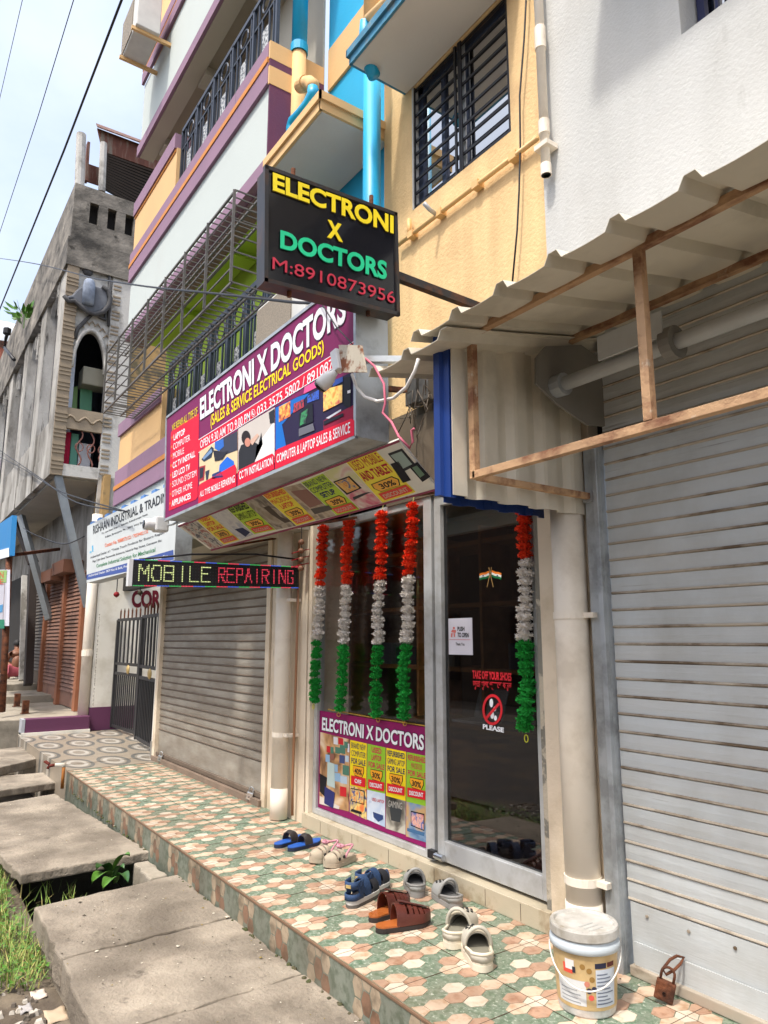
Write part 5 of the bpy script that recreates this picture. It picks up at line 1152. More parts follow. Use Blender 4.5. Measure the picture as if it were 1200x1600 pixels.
# relief traced as a shallow carved bowl with a pouring lip with a rounded stone
RS = mat('dark_stone', S(96, 96, 98), .9)
ol_ = [(99, 466), (104, 471), (112, 470), (121, 477), (131, 487), (142, 492), (155, 490), (165, 482), (168, 470), (165, 459), (158, 453), (146, 450), (126, 450), (119, 455), (111, 464)]
MB().prism([e(*t)+V((.02, 0, 0)) for t in ol_], (.09, 0, 0)).build('relief_bowl', mat('slate_stone', S(120, 124, 132, .65), .85, 0, .3, 6), ob, bevel=.03)
MB().tube([e(*t)+V((.12, 0, 0)) for t in ((98, 466), (105, 475), (114, 474), (124, 483), (134, 491), (146, 495), (159, 491), (167, 482), (170, 470), (166, 458), (158, 451))], .045, 8).build('relief_lip', RS, ob, smooth=True)
lz0, lz1 = e(136, 480).z, e(136, 440).z; ly = e(136, 462).y
MB().lathe([(.001, lz0-.02), (.105, lz0), (.108, lz0+(lz1-lz0)*.7), (.095, lz0+(lz1-lz0)*.88), (.07, lz1-.02), (.001, lz1)], (EX+.13, ly, 0), 18).build('relief_stone', mat('blue_stone', S(150, 162, 182, .75), .8, 0, .3, 10), ob, smooth=True)
MB().tube([e(*t)+V((.03, 0, 0)) for t in ((171, 425), (170, 470), (169, 510))], .03, 6).build('relief_trident', RS, ob, smooth=True)
MB().tube([e(*t)+V((.03, 0, 0)) for t in ((166, 425), (168, 432), (172, 433), (176, 428), (177, 422))], .025, 6).build('trident_prongs', RS, ob, smooth=True)
MB().lathe([(.001, .06), (.08, .05), (.10, 0)], e(137, 424)+V((.0, 0, 0)), 14, 'x').build('relief_boss', RS, ob, smooth=True)
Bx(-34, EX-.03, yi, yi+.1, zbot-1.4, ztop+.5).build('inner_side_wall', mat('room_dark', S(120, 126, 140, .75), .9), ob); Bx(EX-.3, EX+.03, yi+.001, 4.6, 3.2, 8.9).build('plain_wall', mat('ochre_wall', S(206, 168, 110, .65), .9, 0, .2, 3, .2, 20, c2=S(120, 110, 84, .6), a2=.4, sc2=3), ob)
# balcony front of the end face: rail band, lower opening with scroll grille, bottom beam
zr0, zr1 = e(120, 672).z, e(120, 650).z
Bx(EX-.03, EX+.05, ya, yb2, zr0, zr1+.12).build('carved_rail', mat('carved_stone', S(168, 152, 130), .9), ob)
MB().tube([(EX+.055, ya+(yb2-ya)*t/12, (zr0+zr1+.12)/2+.05*sin(t*1.3)) for t in range(13)], .02, 6).build('vine_relief', mat('carved_stone', S(168, 152, 130), .9), ob, smooth=True)
zbm = e(120, 728).z
Bx(EX-.03, EX+.055, ya, yb2, zbot, zbm).build('bottom_beam', OLDG, ob)
sg = MB(); PK = mat('pink_iron', S(150, 96, 84, .65), .6)
for k in range(3):
    y = ya+.25+.2*k; sg.tube([(EX, y+.05*sin(t*.9+k), zbm+(zr0-zbm)*t/10) for t in range(11)], .014, 6); sg.tube([(EX, y+.07*cos(a*pi/5), zbm+.35+.08*sin(a*pi/5)) for a in range(10)], .01, 5, closed=True)
sg.build('scroll_grille', PK, ob, smooth=True)
Bx(EX-.25, EX-.22, ya+.02, ya+.14, zbm, zr0+.0).build('red_cloth', P(176, 20, 60), ob); Bx(EX-.3, EX-.26, ya+.3, yb2-.1, zbm, zbm+.5).build('white_panel', P(206, 206, 212), ob); Bx(EX-.3, EX-.26, ya+.16, ya+.28, zbm, zr0).build('teal_panel', P(110, 170, 150), ob)
# room behind: dark wall, green shutters, water tank
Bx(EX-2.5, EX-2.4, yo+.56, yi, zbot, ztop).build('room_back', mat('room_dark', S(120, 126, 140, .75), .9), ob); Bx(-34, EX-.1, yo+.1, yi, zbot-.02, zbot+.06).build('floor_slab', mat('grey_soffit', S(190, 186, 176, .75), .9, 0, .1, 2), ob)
GS = mat('green_shutter', S(110, 180, 140, .7), .6)
MB().prism([e(134, 640)+V((-.5, 0, 0)), e(152, 655)+V((-.5, 0, 0)), e(155, 580)+V((-.5, 0, 0)), e(136, 578)+V((-.5, 0, 0))], (-.05, 0, 0)).build('green_shutter', GS, ob)
MB().prism([e(121, 650)+V((-.6, 0, 0)), e(131, 650)+V((-.6, 0, 0)), e(133, 588)+V((-.6, 0, 0)), e(123, 592)+V((-.6, 0, 0))], (-.05, 0, 0)).build('green_shutter', mat('pale_green', S(150, 190, 120, .7), .6), ob)
Bx(EX-.6, EX-.2, ym-.05, ym+.4, zsp-.2, zsp+.15).build('fan_box', P(150, 146, 130), ob, bevel=.02)
# roof beam and pierced parapet
zp0, zp1 = e(95, 395).z, e(118, 290).z
OLDB = mat('blackened_plaster', S(164, 157, 146, .75), .95, 0, .2, 1.6, .6, 18, c2=S(78, 75, 70, .58), a2=.56, sc2=1.4, w2=.14, st=(1, 1, 1.6), c3=S(52, 48, 42, .55), a3=.55, sc3=4)
Bx(-34, EX+.08, yo-.07, yi+.2, ztop, ztop+.55).build('roof_beam', OLDB, ob)
pz = ztop+.551; b = MB(); b.box(-34, EX+.02, yo-.02, yo+.1, pz, pz+1.15)
b.box(EX-.1, EX+.02, yo+.1, yi+.4, pz, pz+.42); b.box(EX-.1, EX+.02, yo+.1, yi+.4, pz+.85, pz+1.15)
y = yo+.1
while y < yi+.4: b.box(EX-.1, EX+.018, y, y+.17, pz+.42, pz+.85); y += .33
b.build('parapet', OLDB, ob)
Bx(EX-.2, EX-.15, yo+.12, yi+.4, pz+.1, pz+1.1).build('parapet_shade', DARK, ob)  # dark sheet added behind the parapet holes to block the sky, standing for shade
# rusty shed of sheets on the roof
RSH = mat('rusty_sheet', S(128, 78, 62, .6), .85, .1, .3, 3, .3, 30, c2=S(150, 140, 126, .6), a2=.35, sc2=3, st=(1, 3, .5))
sh = thing('roof_shed', 'rusty corrugated sheet shed with dark louvres on the old roof', 'shed', (-14, 3, pz+1.2))
def er(px, py, dx=-.5): return fx(px, py, EX+dx)
qa, qb, qc, qd = er(155, 202), er(275, 248), er(268, 262), er(158, 222)
MB().prism([er(152, 200), er(290, 252), er(290, 282), er(160, 236)], (-.03, 0, 0)).build('rusty_fascia', RSH, sh)
MB().prism([er(152, 199, -.4), er(292, 250, -.4), er(292, 247, -3), er(150, 194, -3)], (0, 0, .03)).build('roof_sheet', RSH, sh)
for k in range(14):
    f0, f1 = k/14, k/14
    p = er(163, 238).lerp(er(160, 292), (k+.5)/14); q = er(282, 280).lerp(er(262, 352), (k+.5)/14)
    MB().bar(p, q, .015, (er(163, 238)-er(160, 292)).length/14*.62, (.6, 0, 1)).build('louvre', mat('louvre_dark', S(90, 80, 74, .55), .6, .2, .15, 4), sh)
MB().prism([er(163, 236, -.7), er(285, 280, -.7), er(262, 352, -.7), er(160, 294, -.7)], (-.03, 0, 0)).build('shed_inside', DARK, sh)
MB().tube([er(159, 300, -.4), er(162, 224, -.4)], .07, 8).build('pale_post', OLDG, sh); MB().tube([er(124, 295, -.2), er(127, 210, -.2)], .09, 10).build('pale_post', OLDG, sh)
MB().bar(er(134, 284, -.5), er(138, 224, -.5), .12, .05).build('rusty_post', RSH, sh); MB().prism([er(132, 282, -.6), er(156, 290, -.6), er(156, 262, -.6), er(133, 254, -.6)], (-.03, 0, 0)).build('rusty_panel', RSH, sh)
# plant on the ledge
def leafy(name, label, cat, c, n, r, ls, mt, seed, up=.4, group=None):
    rq = random.Random(seed); t = thing(name, label, cat, c, group); b = MB(); c = V(c)
    for k in range(n):
        d = V((rq.uniform(-1, 1), rq.uniform(-1, 1), rq.uniform(-.3, 1)+up)).normalized(); p = c+d*r*rq.uniform(.2, 1); a = d.cross(V((rq.random(), rq.random(), rq.random()))).normalized(); l = ls*rq.uniform(.7, 1.3)
        b.add([p, p+d*l*.5+a*l*.3, p+d*l, p+d*l*.5-a*l*.3], [(0, 1, 2, 3)])
    b.build('leaves', mt, t); MB().tube([c-V((0, 0, r*.6)), c, c+V((0, 0, r*.6))], .01, 5).build('stem', mt, t); return t
LEAF = mat('leaf_green', S(96, 150, 50, .6), .5, 0, .3, 20); LEAFD = mat('leaf_dark', S(60, 110, 44, .6), .45, 0, .25, 15)
leafy('wall_plant', 'small green plant sprouting from the old building wall against the sky', 'plant', fy(38, 500, 2.0), 60, .35, .2, LEAF, 4)
# steel props
def prop(a, c, label):
    k = thing('steel_prop', label, 'prop', c, 'props under the old balcony'); MB().bar(a, c, .14, .12).build('column', mat('prop_grey', S(150, 158, 164, .7), .6, .3, .15, 4), k); return k
prop(V((-13.35, yo+.12, zbot+.0)), fy(137, 948, 2.95), 'nearer grey steel prop under the old balcony'); prop(fy(33, 806, 2.3), fy(77, 968, 2.95), 'farther grey steel prop under the old balcony')
# ground floor behind: wall and shutters
gf = thing('old_shopfronts', 'shaded ground floor wall of the old building behind the props', 'wall', (-18, 3.1, 0))
Bx(-34, -13.1, 3.12, 3.3, .2, 4.35).build('wall', OLDW, gf); Bx(-13.7, -13.06, 3.0, 3.11, .2, 4.4).build('corner_pier', mat('ochre_wall', S(206, 168, 110, .65), .9, 0, .2, 3, .2, 20, c2=S(120, 110, 84, .6), a2=.4, sc2=3), gf)
ORS = mat('terracotta_shutter', S(168, 124, 104, .7), .7, 0, .12, 2, c2=S(130, 98, 84, .65), a2=.35, sc2=2); ORF = mat('terracotta_frame', S(180, 116, 82, .68), .7, 0, .15, 3)
def farshutter(x0, x1, z0, z1, label, mt, name='far_shutter'):
    s = thing(name, label, 'roller shutter', ((x0+x1)/2, 3.0, z0)); b = MB(); z = z0+.3
    Bx(x0, x1, 3.0, 3.02, z0, z0+.3).build('bottom_plate', mt, s)
    while z < z1: b.bar((x0, 3.0, z), (x1, 3.0, z), .02, .062, (0, .35, 1)); z += .075
    b.build('slats', mt, s, kind='stuff'); Bx(x0, x1, 3.03, 3.05, z0+.3, z1).build('backing', mat('shutter_back', S(110, 70, 54, .6), .8), s); return s
X1, X2, X3 = -13.85, -15.5, -17.35
farshutter(X2+.1, X1-.08, .24, 2.75, 'terracotta roller shutter nearest the white drain pipe', ORS); farshutter(X3+.1, X2-.1, .3, 2.85, 'terracotta roller shutter between two terracotta posts', ORS)
BRS = mat('brown_shutter', S(120, 108, 94, .6), .6, .1, .2, 3, c2=S(90, 76, 60, .6), a2=.4, sc2=3); farshutter(-19.5, X3-.25, .51, 2.9, 'dull brown roller shutter left of the terracotta ones', BRS)
for x, l in ((X1, 'right'), (X2, 'middle'), (X3-.05, 'left')): k = thing('shutter_post', l+' terracotta post between the far roller shutters', 'post', (x, 2.95, .22), 'posts of the far shutters'); Bx(x-.1, x+.1, 2.93, 3.06, .225 if x > -16.2 else .365, 2.4 if x == X1 else 2.9).build('shaft', ORF, k)
bxs = thing('shutter_boxes', 'brown painted metal boxes above the terracotta shutters', 'box', (-15.5, 2.7, 3)); 
for (p, q, w) in (((62, 912), (80, 888), .5), ((80, 900), (100, 873), .5)): a, c = fy(*p, 2.75), fy(*q, 2.75); Bx(a.x, c.x, 2.75, 3.1, a.z, c.z).build('box_panel', mat('brown_box', S(140, 92, 68, .62), .6), bxs)
k = thing('dark_post', 'dark brown leaning post in front of the dull brown shutter', 'post', fy(44, 1070, 2.75)); MB().bar(fy(44, 1070, 2.75), fy(52, 880, 2.75), .22, .16).build('shaft', mat('dark_brown', S(70, 58, 52, .55), .7), k)
MB().bar(fy(52, 880, 2.75), fy(22, 800, 2.4), .2, .14).build('brace', mat('dark_brown', S(70, 58, 52), .7), k)
k = thing('thin_post', 'thin grey post beside the squatting person', 'post', fy(34, 1064, 2.75)); MB().bar(fy(34, 1063, 2.75), fy(38, 900, 2.75), .12, .1).build('shaft', OLDG, k)
# awning frame and things at the far left
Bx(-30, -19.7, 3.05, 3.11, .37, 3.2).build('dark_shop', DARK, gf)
k = thing('rusty_pole', 'rusty brown pole at the left edge carrying small signs', 'pole', fy(3, 1110, 1.75)); pa_ = fy(3, 1112, 1.75); pb_ = fy(15, 862, 1.75); MB().tube([pa_, pb_], .055, 8).build('shaft', RUST, k, smooth=True)
MB().bar(fy(14, 868, 1.76), fy(92, 858, 2.9), .06).build('cross_bar', RUST, k)
sgb = thing('blue_sign', 'blue and white shop board cut off by the left edge', 'sign', fy(8, 840, 1.7)); MB().prism([fy(-30, 880, 1.7), fy(15, 868, 1.7), fy(19, 805, 1.7), fy(-30, 838, 1.7)], (0, .08, 0)).build('board', P(50, 130, 190), sgb); MB().prism([fy(-30, 882, 1.69), fy(14, 870, 1.69), fy(14, 856, 1.69), fy(-30, 868, 1.69)], (0, -.01, 0)).build('white_band', P(226, 230, 232), sgb)
sg2 = thing('small_sign', 'pale pink and green sign on the rusty pole at the left edge', 'sign', fy(5, 940, 1.7)); MB().prism([fy(-30, 980, 1.7), fy(9, 978, 1.7), fy(11, 890, 1.7), fy(-30, 890, 1.7)], (0, .05, 0)).build('board', P(196, 196, 206), sg2)
psg = Print(lambda x, y: fy(x, y, 1.698), (0, -1, 0), .003); psg.poly([(-30, 914), (10, 910), (11, 891), (-30, 893)], P(150, 190, 110), 1); psg.poly([(-30, 982), (7, 982), (7, 968), (-30, 968)], P(40, 130, 100), 1); psg.poly([(-8, 960), (4, 956), (5, 944), (-6, 948)], P(80, 150, 200), 1)
psg.text('N', [(0, 903), (6, 903), (6, 893), (0, 893)], P(206, 90, 60), sg2, 2); psg.text('E', [(0, 913), (6, 913), (6, 905), (0, 905)], P(206, 90, 60), sg2, 2); psg.build('printed_fields', sg2)
# far red building
fb_ = thing('red_building', 'distant salmon red building at the left edge below the sky', 'building', (-45, 1, 0))
za, zb3 = fx(5, 548, -45).z, fx(5, 596, -45).z
ylo, yhi = fx(-60, 600, -45).y, fx(40, 600, -45).y
Bx(-55, -45, ylo, yhi, 0, fx(10, 545, -45).z).build('wall', mat('salmon_wall', S(206, 128, 104, .7), .9, 0, .08, .5), fb_); zz = fx(10, 596, -45).z; Bx(-45.0+.001, -44.7, ylo, yhi, zz, zz+.5).build('ledge', CREAM, fb_)
for k in range(3): Bx(-45+.002, -44.95, ylo+1.5*k+.6, ylo+1.5*k+1.6, zz-5, zz-1).build('window', DARK, fb_)
zz2 = fx(10, 640, -45).z
for k in range(8): Bx(-44.6, -44.5, ylo, yhi, zz2-.6*k-.3, zz2-.6*k).build('shade_slat', P(214, 180, 170) if k % 2 else P(214, 100, 84), fb_)
wd = thing('white_roof_tank', 'white rounded water tank on the roof of the red building', 'tank', fx(8, 545, -46)); q = fx(6, 545, -46); MB().lathe([(1.6, 0), (1.6, .9), (1.3, 1.3), (.4, 1.5), (.01, 1.52)], q+V((0, 0, -.1)), 20).build('tank_body', P(222, 228, 232), wd, smooth=True)
sa = thing('street_lamp_arm', 'bent dark lamp bracket against the sky at the far left', 'lamp bracket', fy(20, 560, 1.95)); MB().tube([fy(22, 562, 1.95), fy(14, 552, 1.95), fy(7, 543, 1.95), fy(9, 530, 1.95), fy(11, 522, 1.95)], .045, 6).build('arm', BLACKM, sa, smooth=True); MB().lathe([(.03, -.1), (.1, -.05), (.1, .1), (.02, .14)], fy(11, 519, 1.95), 10).build('lamp_head', BLACKM, sa)
# opposite side of the street, out of view: block added for the glass to reflect
op = thing('added_opposite_building', 'plain unseen building added across the street for the shop glass to reflect', 'building', (-8, -11, 0))
Bx(-40, 14, -15, -11, -.6, 5.6).build('wall', mat('opposite_wall', S(120, 104, 90, .6), .9, 0, .15, .6), op)
for k in range(12): Bx(-38+4.2*k, -36.4+4.2*k, -10.99, -10.9, .1, 2.4).build('door', DARK, op)
# ================================================================== SMALL THINGS
# ---- paper flower garlands in orange, white and green
def puff(seed, mt):
    rq = random.Random(seed); b = MB(); R, Hh = .050, .031
    for k in range(230):
        a = rq.uniform(0, 2*pi); u = rq.uniform(-1, 1); c = V((cos(a)*sqrt(1-u*u), sin(a)*sqrt(1-u*u), u)); p = V((c.x*R*.55, c.y*R*.55, c.z*Hh*.55)); t = V((c.x*R, c.y*R, c.z*Hh))*rq.uniform(.72, 1.1)
        s = V((-sin(a), cos(a), 0))*rq.uniform(.0035, .007); w = V((0, 0, rq.uniform(-.006, .006)))
        b.add([p-s*.4, p+s*.4, t+s+w, t+V((c.x, c.y, c.z))*.004, t-s-w], [(0, 1, 2, 3, 4)])
    b.lathe([(.001, -Hh*.75), (R*.5, -Hh*.55), (R*.6, 0), (R*.5, Hh*.55), (.001, Hh*.75)], (0, 0, 0), 10)
    return b
GO, GW, GG = mat('garland_orange', S(244, 74, 30, .9), .95, 0, .2, 40), mat('garland_white', S(240, 234, 226, .92), .95, 0, .06, 40), mat('garland_green', S(36, 168, 64, .88), .95, 0, .25, 40)
PUF = {}
tops = [((505, 822), (490, 1098)), ((545, 812), (532, 1112)), ((597, 800), (586, 1120)), ((645, 787), (628, 1125)), ((818, 700), (822, 1145))]
GL = ['tricolour paper garland at the left edge of the fixed pane', 'second tricolour garland from the left, above the poster', 'third tricolour garland from the left, above the poster', 'fourth tricolour garland, beside the door frame', 'tricolour paper garland hanging on the right of the glass door']
for i, (t, bt_) in enumerate(tops):
    A = fy(*t, 2.925); B = fy(*bt_, 2.925); A.z = 2.395
    g = thing('garland', GL[i], 'garland', (A.x, A.y, B.z), 'tricolour garlands on the shopfront')
    n = 29; rq = random.Random(20+i)
    for k in range(n):
        f_ = (k+.5)/n; c = A.lerp(B, f_); m_ = GO if f_ < .335 else (GW if f_ < .67 else GG); key = (m_.name, rq.randrange(3))
        loc = c-ORG[g.name]+V((rq.uniform(-.007, .007)+.006*sin(k*.55+i*2), rq.uniform(-.006, .006), rq.uniform(-.006, .006)))
        if i == 0 and f_ > .67: loc.x += .012*sin(k)
        rot = (rq.uniform(-.25, .25), rq.uniform(-.25, .25), rq.uniform(0, 6.28)); s = rq.uniform(.82, 1.02)
        if key not in PUF:
            o = puff(hash(key[0]) % 7+key[1] if False else key[1]+len(PUF), m_).build('flower', m_, g, world=False); PUF[key] = o; o.location = loc; o.rotation_euler = rot; o.scale = (s, s, s)
        else: dup(PUF[key], g, loc, rot, (s, s, s))
    MB().tube([A+V((0, .03, .12)), A, B], .0025, 5).build('string', P(190, 190, 120), g)
    if i in (0, 4): MB().tube([B+V((.014*cos(a*pi/4), 0, -.03+.02*sin(a*pi/4))) for a in range(8)], .003, 5, closed=True).build('tail_loop', P(200, 200, 60), g)

# ---- shoes: local frame, heel at the origin, toe towards +x
def hw(t, w=.046):           # half width of the sole along its length
    if t <= 0 or t >= 1: return .004
    e_ = min(1, (t/.10))**.5 if t < .10 else (min(1, ((1-t)/.20))**.5 if t > .80 else 1)
    return w*e_*(.74+.26*max(0, sin((t-.18)*pi*.95))**1.0 if t > .18 else .74)
def sole(b, L_, z0, z1, w=.046, k=1., rise=.0, n=22, t0=0., t1=1.):
    ts = [t0+(t1-t0)*(.5-.5*cos(pi*i/n)) for i in range(n+1)]
    rz_ = lambda t: rise*max(0, (t-.7)/.3)**2
    out = [(t*L_, -hw(t, w)*k, rz_(t)) for t in ts]+[(t*L_, hw(t, w)*k, rz_(t)) for t in reversed(ts)]
    N = len(out); vs = [(x, y, z+z0) for x, y, z in out]+[(x, y, z+z1) for x, y, z in out]; M_ = n+1; fs = []
    for i in range(n): fs += [(N+i, N+i+1, N+N-2-i, N+N-1-i), (i, N-1-i, N-2-i, i+1)]
    fs += [(i, (i+1) % N, N+(i+1) % N, N+i) for i in range(N)]
    return b.add(vs, fs)
def upper(b, L_, t0, t1, zs, hf, w=.046, k=1.02, nu=14, nv=12, a0=0., a1=pi, th=.004, px=.75):
    def sf_(tk):
        def f(u, v):
            t = t0+(t1-t0)*v; a = a0+(a1-a0)*u; h = hf(t)
            ww = hw(min(t, .999), w)*k-tk; c = cos(a); s_ = abs(sin(a))**px
            return (t*L_, ww*c, zs+max(.002, (h-tk))*s_)
        return f
    b.grid(sf_(0), nu, nv); b.grid(sf_(th), nu, nv)
    for v in (0., 1.):
        o_, i_ = sf_(0), sf_(th); pts = [o_(j/nu, v) for j in range(nu+1)]; qs = [i_(j/nu, v) for j in range(nu+1)]
        b.add(pts+qs, [(j, j+1, nu+1+j+1, nu+1+j) for j in range(nu)])
    return b
def shoe(name, label, cat, px_heel, px_toe, L_, group, kind, zoff=0., mir=1, sc_k=1.15):
    h, t = fz(px_heel[0], px_heel[1]+5, zoff), fz(px_toe[0], px_toe[1]+5, zoff); d = t-h; rz = math.atan2(d.y, d.x); c = (h+t)/2; o = c-d.normalized()*(L_*sc_k/2)
    s = thing(name, label, cat, (o.x, o.y, .003), group, rz); kind(s, L_, mir); s.scale = (sc_k, sc_k, sc_k); return s
def flipflop(s, L_, mir):
    sole(MB(), L_, 0, .018, .045, rise=.006).build('sole', mat('ff_dark', S(40, 50, 80, .6), .8), s, world=False); sole(MB(), L_, .0185, .023, .045, .97, rise=.006).build('footbed', mat('ff_blue', S(36, 96, 190, .75), .6), s, world=False)
    b = MB(); upper(b, L_, .40, .62, .02, lambda t: .062-.10*abs(t-.5), .045, .98, th=.005); b.build('strap', mat('ff_strap', S(56, 52, 52, .7), .55), s, world=False, smooth=True)
def clog(mu, ms_, mi, strap=True, hole=True):
    def f(s, L_, mir):
        b = MB(); sole(b, L_, 0, .022, .05, 1.04, .008); sole(b, L_, .022, .034, .05, 1.0, .008); b.build('sole', ms_, s, world=False, bevel=.003)
        sole(MB(), L_, .0345, .037, .05, .82, .006).build('footbed', mi, s, world=False)
        b = MB(); hf = lambda t: (.060-.030*((t-.45)/.55)**1.6) if t > .45 else .060
        upper(b, L_, .45, .995, .03, hf, .05, 1.0, nv=14, th=.006); up = b.build('upper', mu, s, world=False, smooth=True)
        rim = MB(); pts = []
        for i in range(17):
            a = pi*i/16; pts.append((.45*L_+.004*sin(a), hw(.45, .05)*cos(a), .03+.062*abs(sin(a))**.75))
        rim.tube(pts, .006, 7)
        ts = [.45-.45*i/9 for i in range(10)]; side = [(t*L_+.002, hw(max(t, .004), .05)*.99, .038+.020*(1-t/.45)**1.0) for t in ts]; other = [(p[0], -p[1], p[2]) for p in reversed(side)]
        rim.tube(side+other, .006, 7); rim.build('rim', ms_, s, world=False, smooth=True)
        wl = MB(); pts = side+other; wl.add([(p[0], p[1], .03) for p in pts]+list(pts), [(i, i+1, len(pts)+i+1, len(pts)+i) for i in range(len(pts)-1)]); wl.build('side_wall', mu, s, world=False, smooth=True, solid=.006)
        if strap:
            b = MB(); pts = [(.44*L_+.0*i, hw(.44, .05)*1.06*cos(a), .036+.075*abs(sin(a))) for i, a in enumerate([pi*j/14 for j in range(15)])]; pts = [(x-.018*abs(sin(pi*j/14)), y, z) for j, (x, y, z) in enumerate(pts)]
            b.tube(pts, .0075, 6); b.build('strap', mu, s, world=False, smooth=True)
        if hole:
            b = MB()
            for (t, yf) in ((.62, 0), (.62, .4), (.62, -.4), (.72, .2), (.72, -.2), (.72, .55), (.72, -.55), (.82, 0), (.82, .4), (.82, -.4)):
                w = hw(t, .05); y = yf*w; z = .03+hf(t)*(1-(yf)**2)**.375; b.lathe([(.006, -.004), (.006, .003), (.0, .003)], (t*L_, y, z), 8)
            b.build('vent_holes', mat('hole_dark', S(60, 58, 54, .5), .9), up, world=False)
    return f
CGREY = mat('clog_grey', S(168, 168, 164, .72), .6, 0, .06, 8); CGREY2 = mat('clog_grey_sole', S(150, 148, 144, .7), .65); CGI = mat('clog_grey_in', S(120, 120, 120, .6), .7)
CBE = mat('clog_beige', S(206, 200, 184, .76), .6, 0, .05, 8); CBE2 = mat('clog_cream', S(228, 218, 196, .8), .6, 0, .06, 6); CBI = mat('clog_olive', S(150, 146, 130, .65), .7, 0, .08, 10)
def beige_sandal(s, L_, mir):
    m1 = mat('sandal_taupe', S(196, 182, 160, .74), .75, 0, .08, 20, .2, 120); b = MB(); sole(b, L_, 0, .02, .046, 1.03, .01); sole(b, L_, .0205, .036, .046, 1.0, .008); b.build('sole', m1, s, world=False, bevel=.003)
    for (t0, t1, h) in ((.50, .60, .062), (.64, .72, .052), (.76, .99, .044)):
        b = MB(); upper(b, L_, t0, t1, .03, (lambda t, h=h, t0=t0: h-.05*max(0, t-t0)), .046, 1.0, th=.006); b.build('strap', m1, s, world=False, smooth=True)
    b = MB(); pts = [(.5*L_-.17*L_*abs(sin(a))**.8-.24*L_*abs(sin(a))**3, hw(.45)*1.0*cos(a), .04+.045*abs(sin(a))**.6) for a in [pi*j/14 for j in range(15)]]; b.tube(pts, .006, 6); b.build('pink_cord', mat('pink_cord', S(214, 150, 166, .78), .7), s, world=False, smooth=True)
    b = MB(); pts = [(.55*L_-.1*L_*t/6+.02*sin(t*2), .02*cos(t*1.4), .098+.004*sin(t)) for t in range(8)]; b.tube(pts, .007, 6); b.build('pink_bow', mat('pink_cord', S(214, 150, 166), .7), s, world=False, smooth=True)
    for (t, z) in ((.55, .05), (.70, .045)):
        for sg_ in (1, -1): MB().lathe([(.0, 0), (.009, .001), (.009, .006), (0, .007)], (t*L_, sg_*(hw(t)+.002)-.003, z), 10, 'y').build('button', mat('button_dark', S(50, 48, 50, .6), .5), s, world=False)
def sport(s, L_, mir):
    nv_ = mat('sport_navy', S(44, 74, 116, .68), .75, 0, .12, 30, .2, 100); dk = mat('sport_black', S(34, 36, 44, .7), .8)
    b = MB(); sole(b, L_, 0, .014, .047, 1.0, .012); b.build('outsole', mat('sport_grey', S(110, 106, 100, .65), .8), s, world=False); b = MB(); sole(b, L_, .0145, .034, .047, 1.03, .012); b.build('midsole', mat('sport_white', S(214, 212, 206, .78), .7), s, world=False, bevel=.004)
    sole(MB(), L_, .0345, .038, .046, .9, .01).build('footbed', dk, s, world=False)
    for (t0, t1, h, m_) in ((.36, .52, .082, nv_), (.62, .80, .058, dk), (.84, .97, .044, nv_)):
        b = MB(); upper(b, L_, t0, t1, .032, (lambda t, h=h: h), .046, 1.0, th=.006); b.build('strap', m_, s, world=False, smooth=True)
    hb = MB(); N_ = 14
    for (zz0, zz1, kk) in ((.034, .062, 1.0), (.085, .118, .98)):
        vs = []
        for z in (zz0, zz1):
            for j in range(N_+1):
                a = -pi/2+pi*j/N_; vs.append((.035-.038*cos(a)*kk+(.04 if abs(a) > 1.2 else 0), .036*sin(a)*kk, z))
        hb.add(vs, [(j, j+1, N_+1+j+1, N_+1+j) for j in range(N_)])
    hb.build('heel_cup', nv_, s, world=False, solid=.006, smooth=True)
    for sg_ in (1, -1): MB().bar((.06, sg_*.036, .05), (.04, sg_*.034, .115), .006, .03, (1, 0, 0)).build('side_strap', nv_, s, world=False); MB().bar((.05, sg_*.036, .10), (.11, sg_*.036, .04), .006, .022, (0, 0, 1)).build('side_strap', nv_, s, world=False)
    Bx(-.008, -.004, -.014, .014, .092, .106).build('badge', mat('gold_paint', S(206, 178, 116), .5), s, world=False)
def brown(s, L_, mir):
    lt = mat('brown_leather', S(104, 50, 40, .65), .38, 0, .2, 12, .1, 60); b = MB(); sole(b, L_, 0, .02, .046, 1.0, .008); b.build('sole', mat('sole_dark', S(60, 50, 46, .6), .8), s, world=False, bevel=.002)
    sole(MB(), L_, .0205, .027, .046, .97, .008).build('footbed', mat('tan_leather', S(186, 104, 50, .7), .3, 0, .15, 10), s, world=False)
    for (t0, t1, h) in ((.32, .50, .085), (.54, .61, .075), (.64, .71, .066), (.74, .81, .056), (.84, .99, .046)):
        b = MB(); upper(b, L_, t0, t1, .024, (lambda t, h=h, t0=t0: h-.06*max(0, t-t0)), .046, 1.02, th=.005); b.build('strap', lt, s, world=False, smooth=True)
    b = MB(); upper(b, L_, .40, .97, .026, lambda t: .093-.085*(t-.4), .046, 1.0, nu=4, a0=pi*.40, a1=pi*.60, th=.006); b.build('centre_strap', lt, s, world=False, smooth=True)
    for (a0, a1) in ((0, pi*.16), (pi*.84, pi)):
        b = MB(); upper(b, L_, .36, .98, .022, lambda t: .085-.06*(t-.4), .046, 1.03, nu=4, a0=a0, a1=a1, th=.005); b.build('side_band', lt, s, world=False, smooth=True)
G1_ = 'shoes left outside the shop door'
shoe('flip_flop', 'farther blue flip flop with black strap on the tiles', 'flip flop', (426, 1322), (478, 1305), .26, G1_, flipflop); shoe('flip_flop', 'nearer blue flip flop beside the beige sandals', 'flip flop', (446, 1327), (504, 1311), .26, G1_, flipflop)
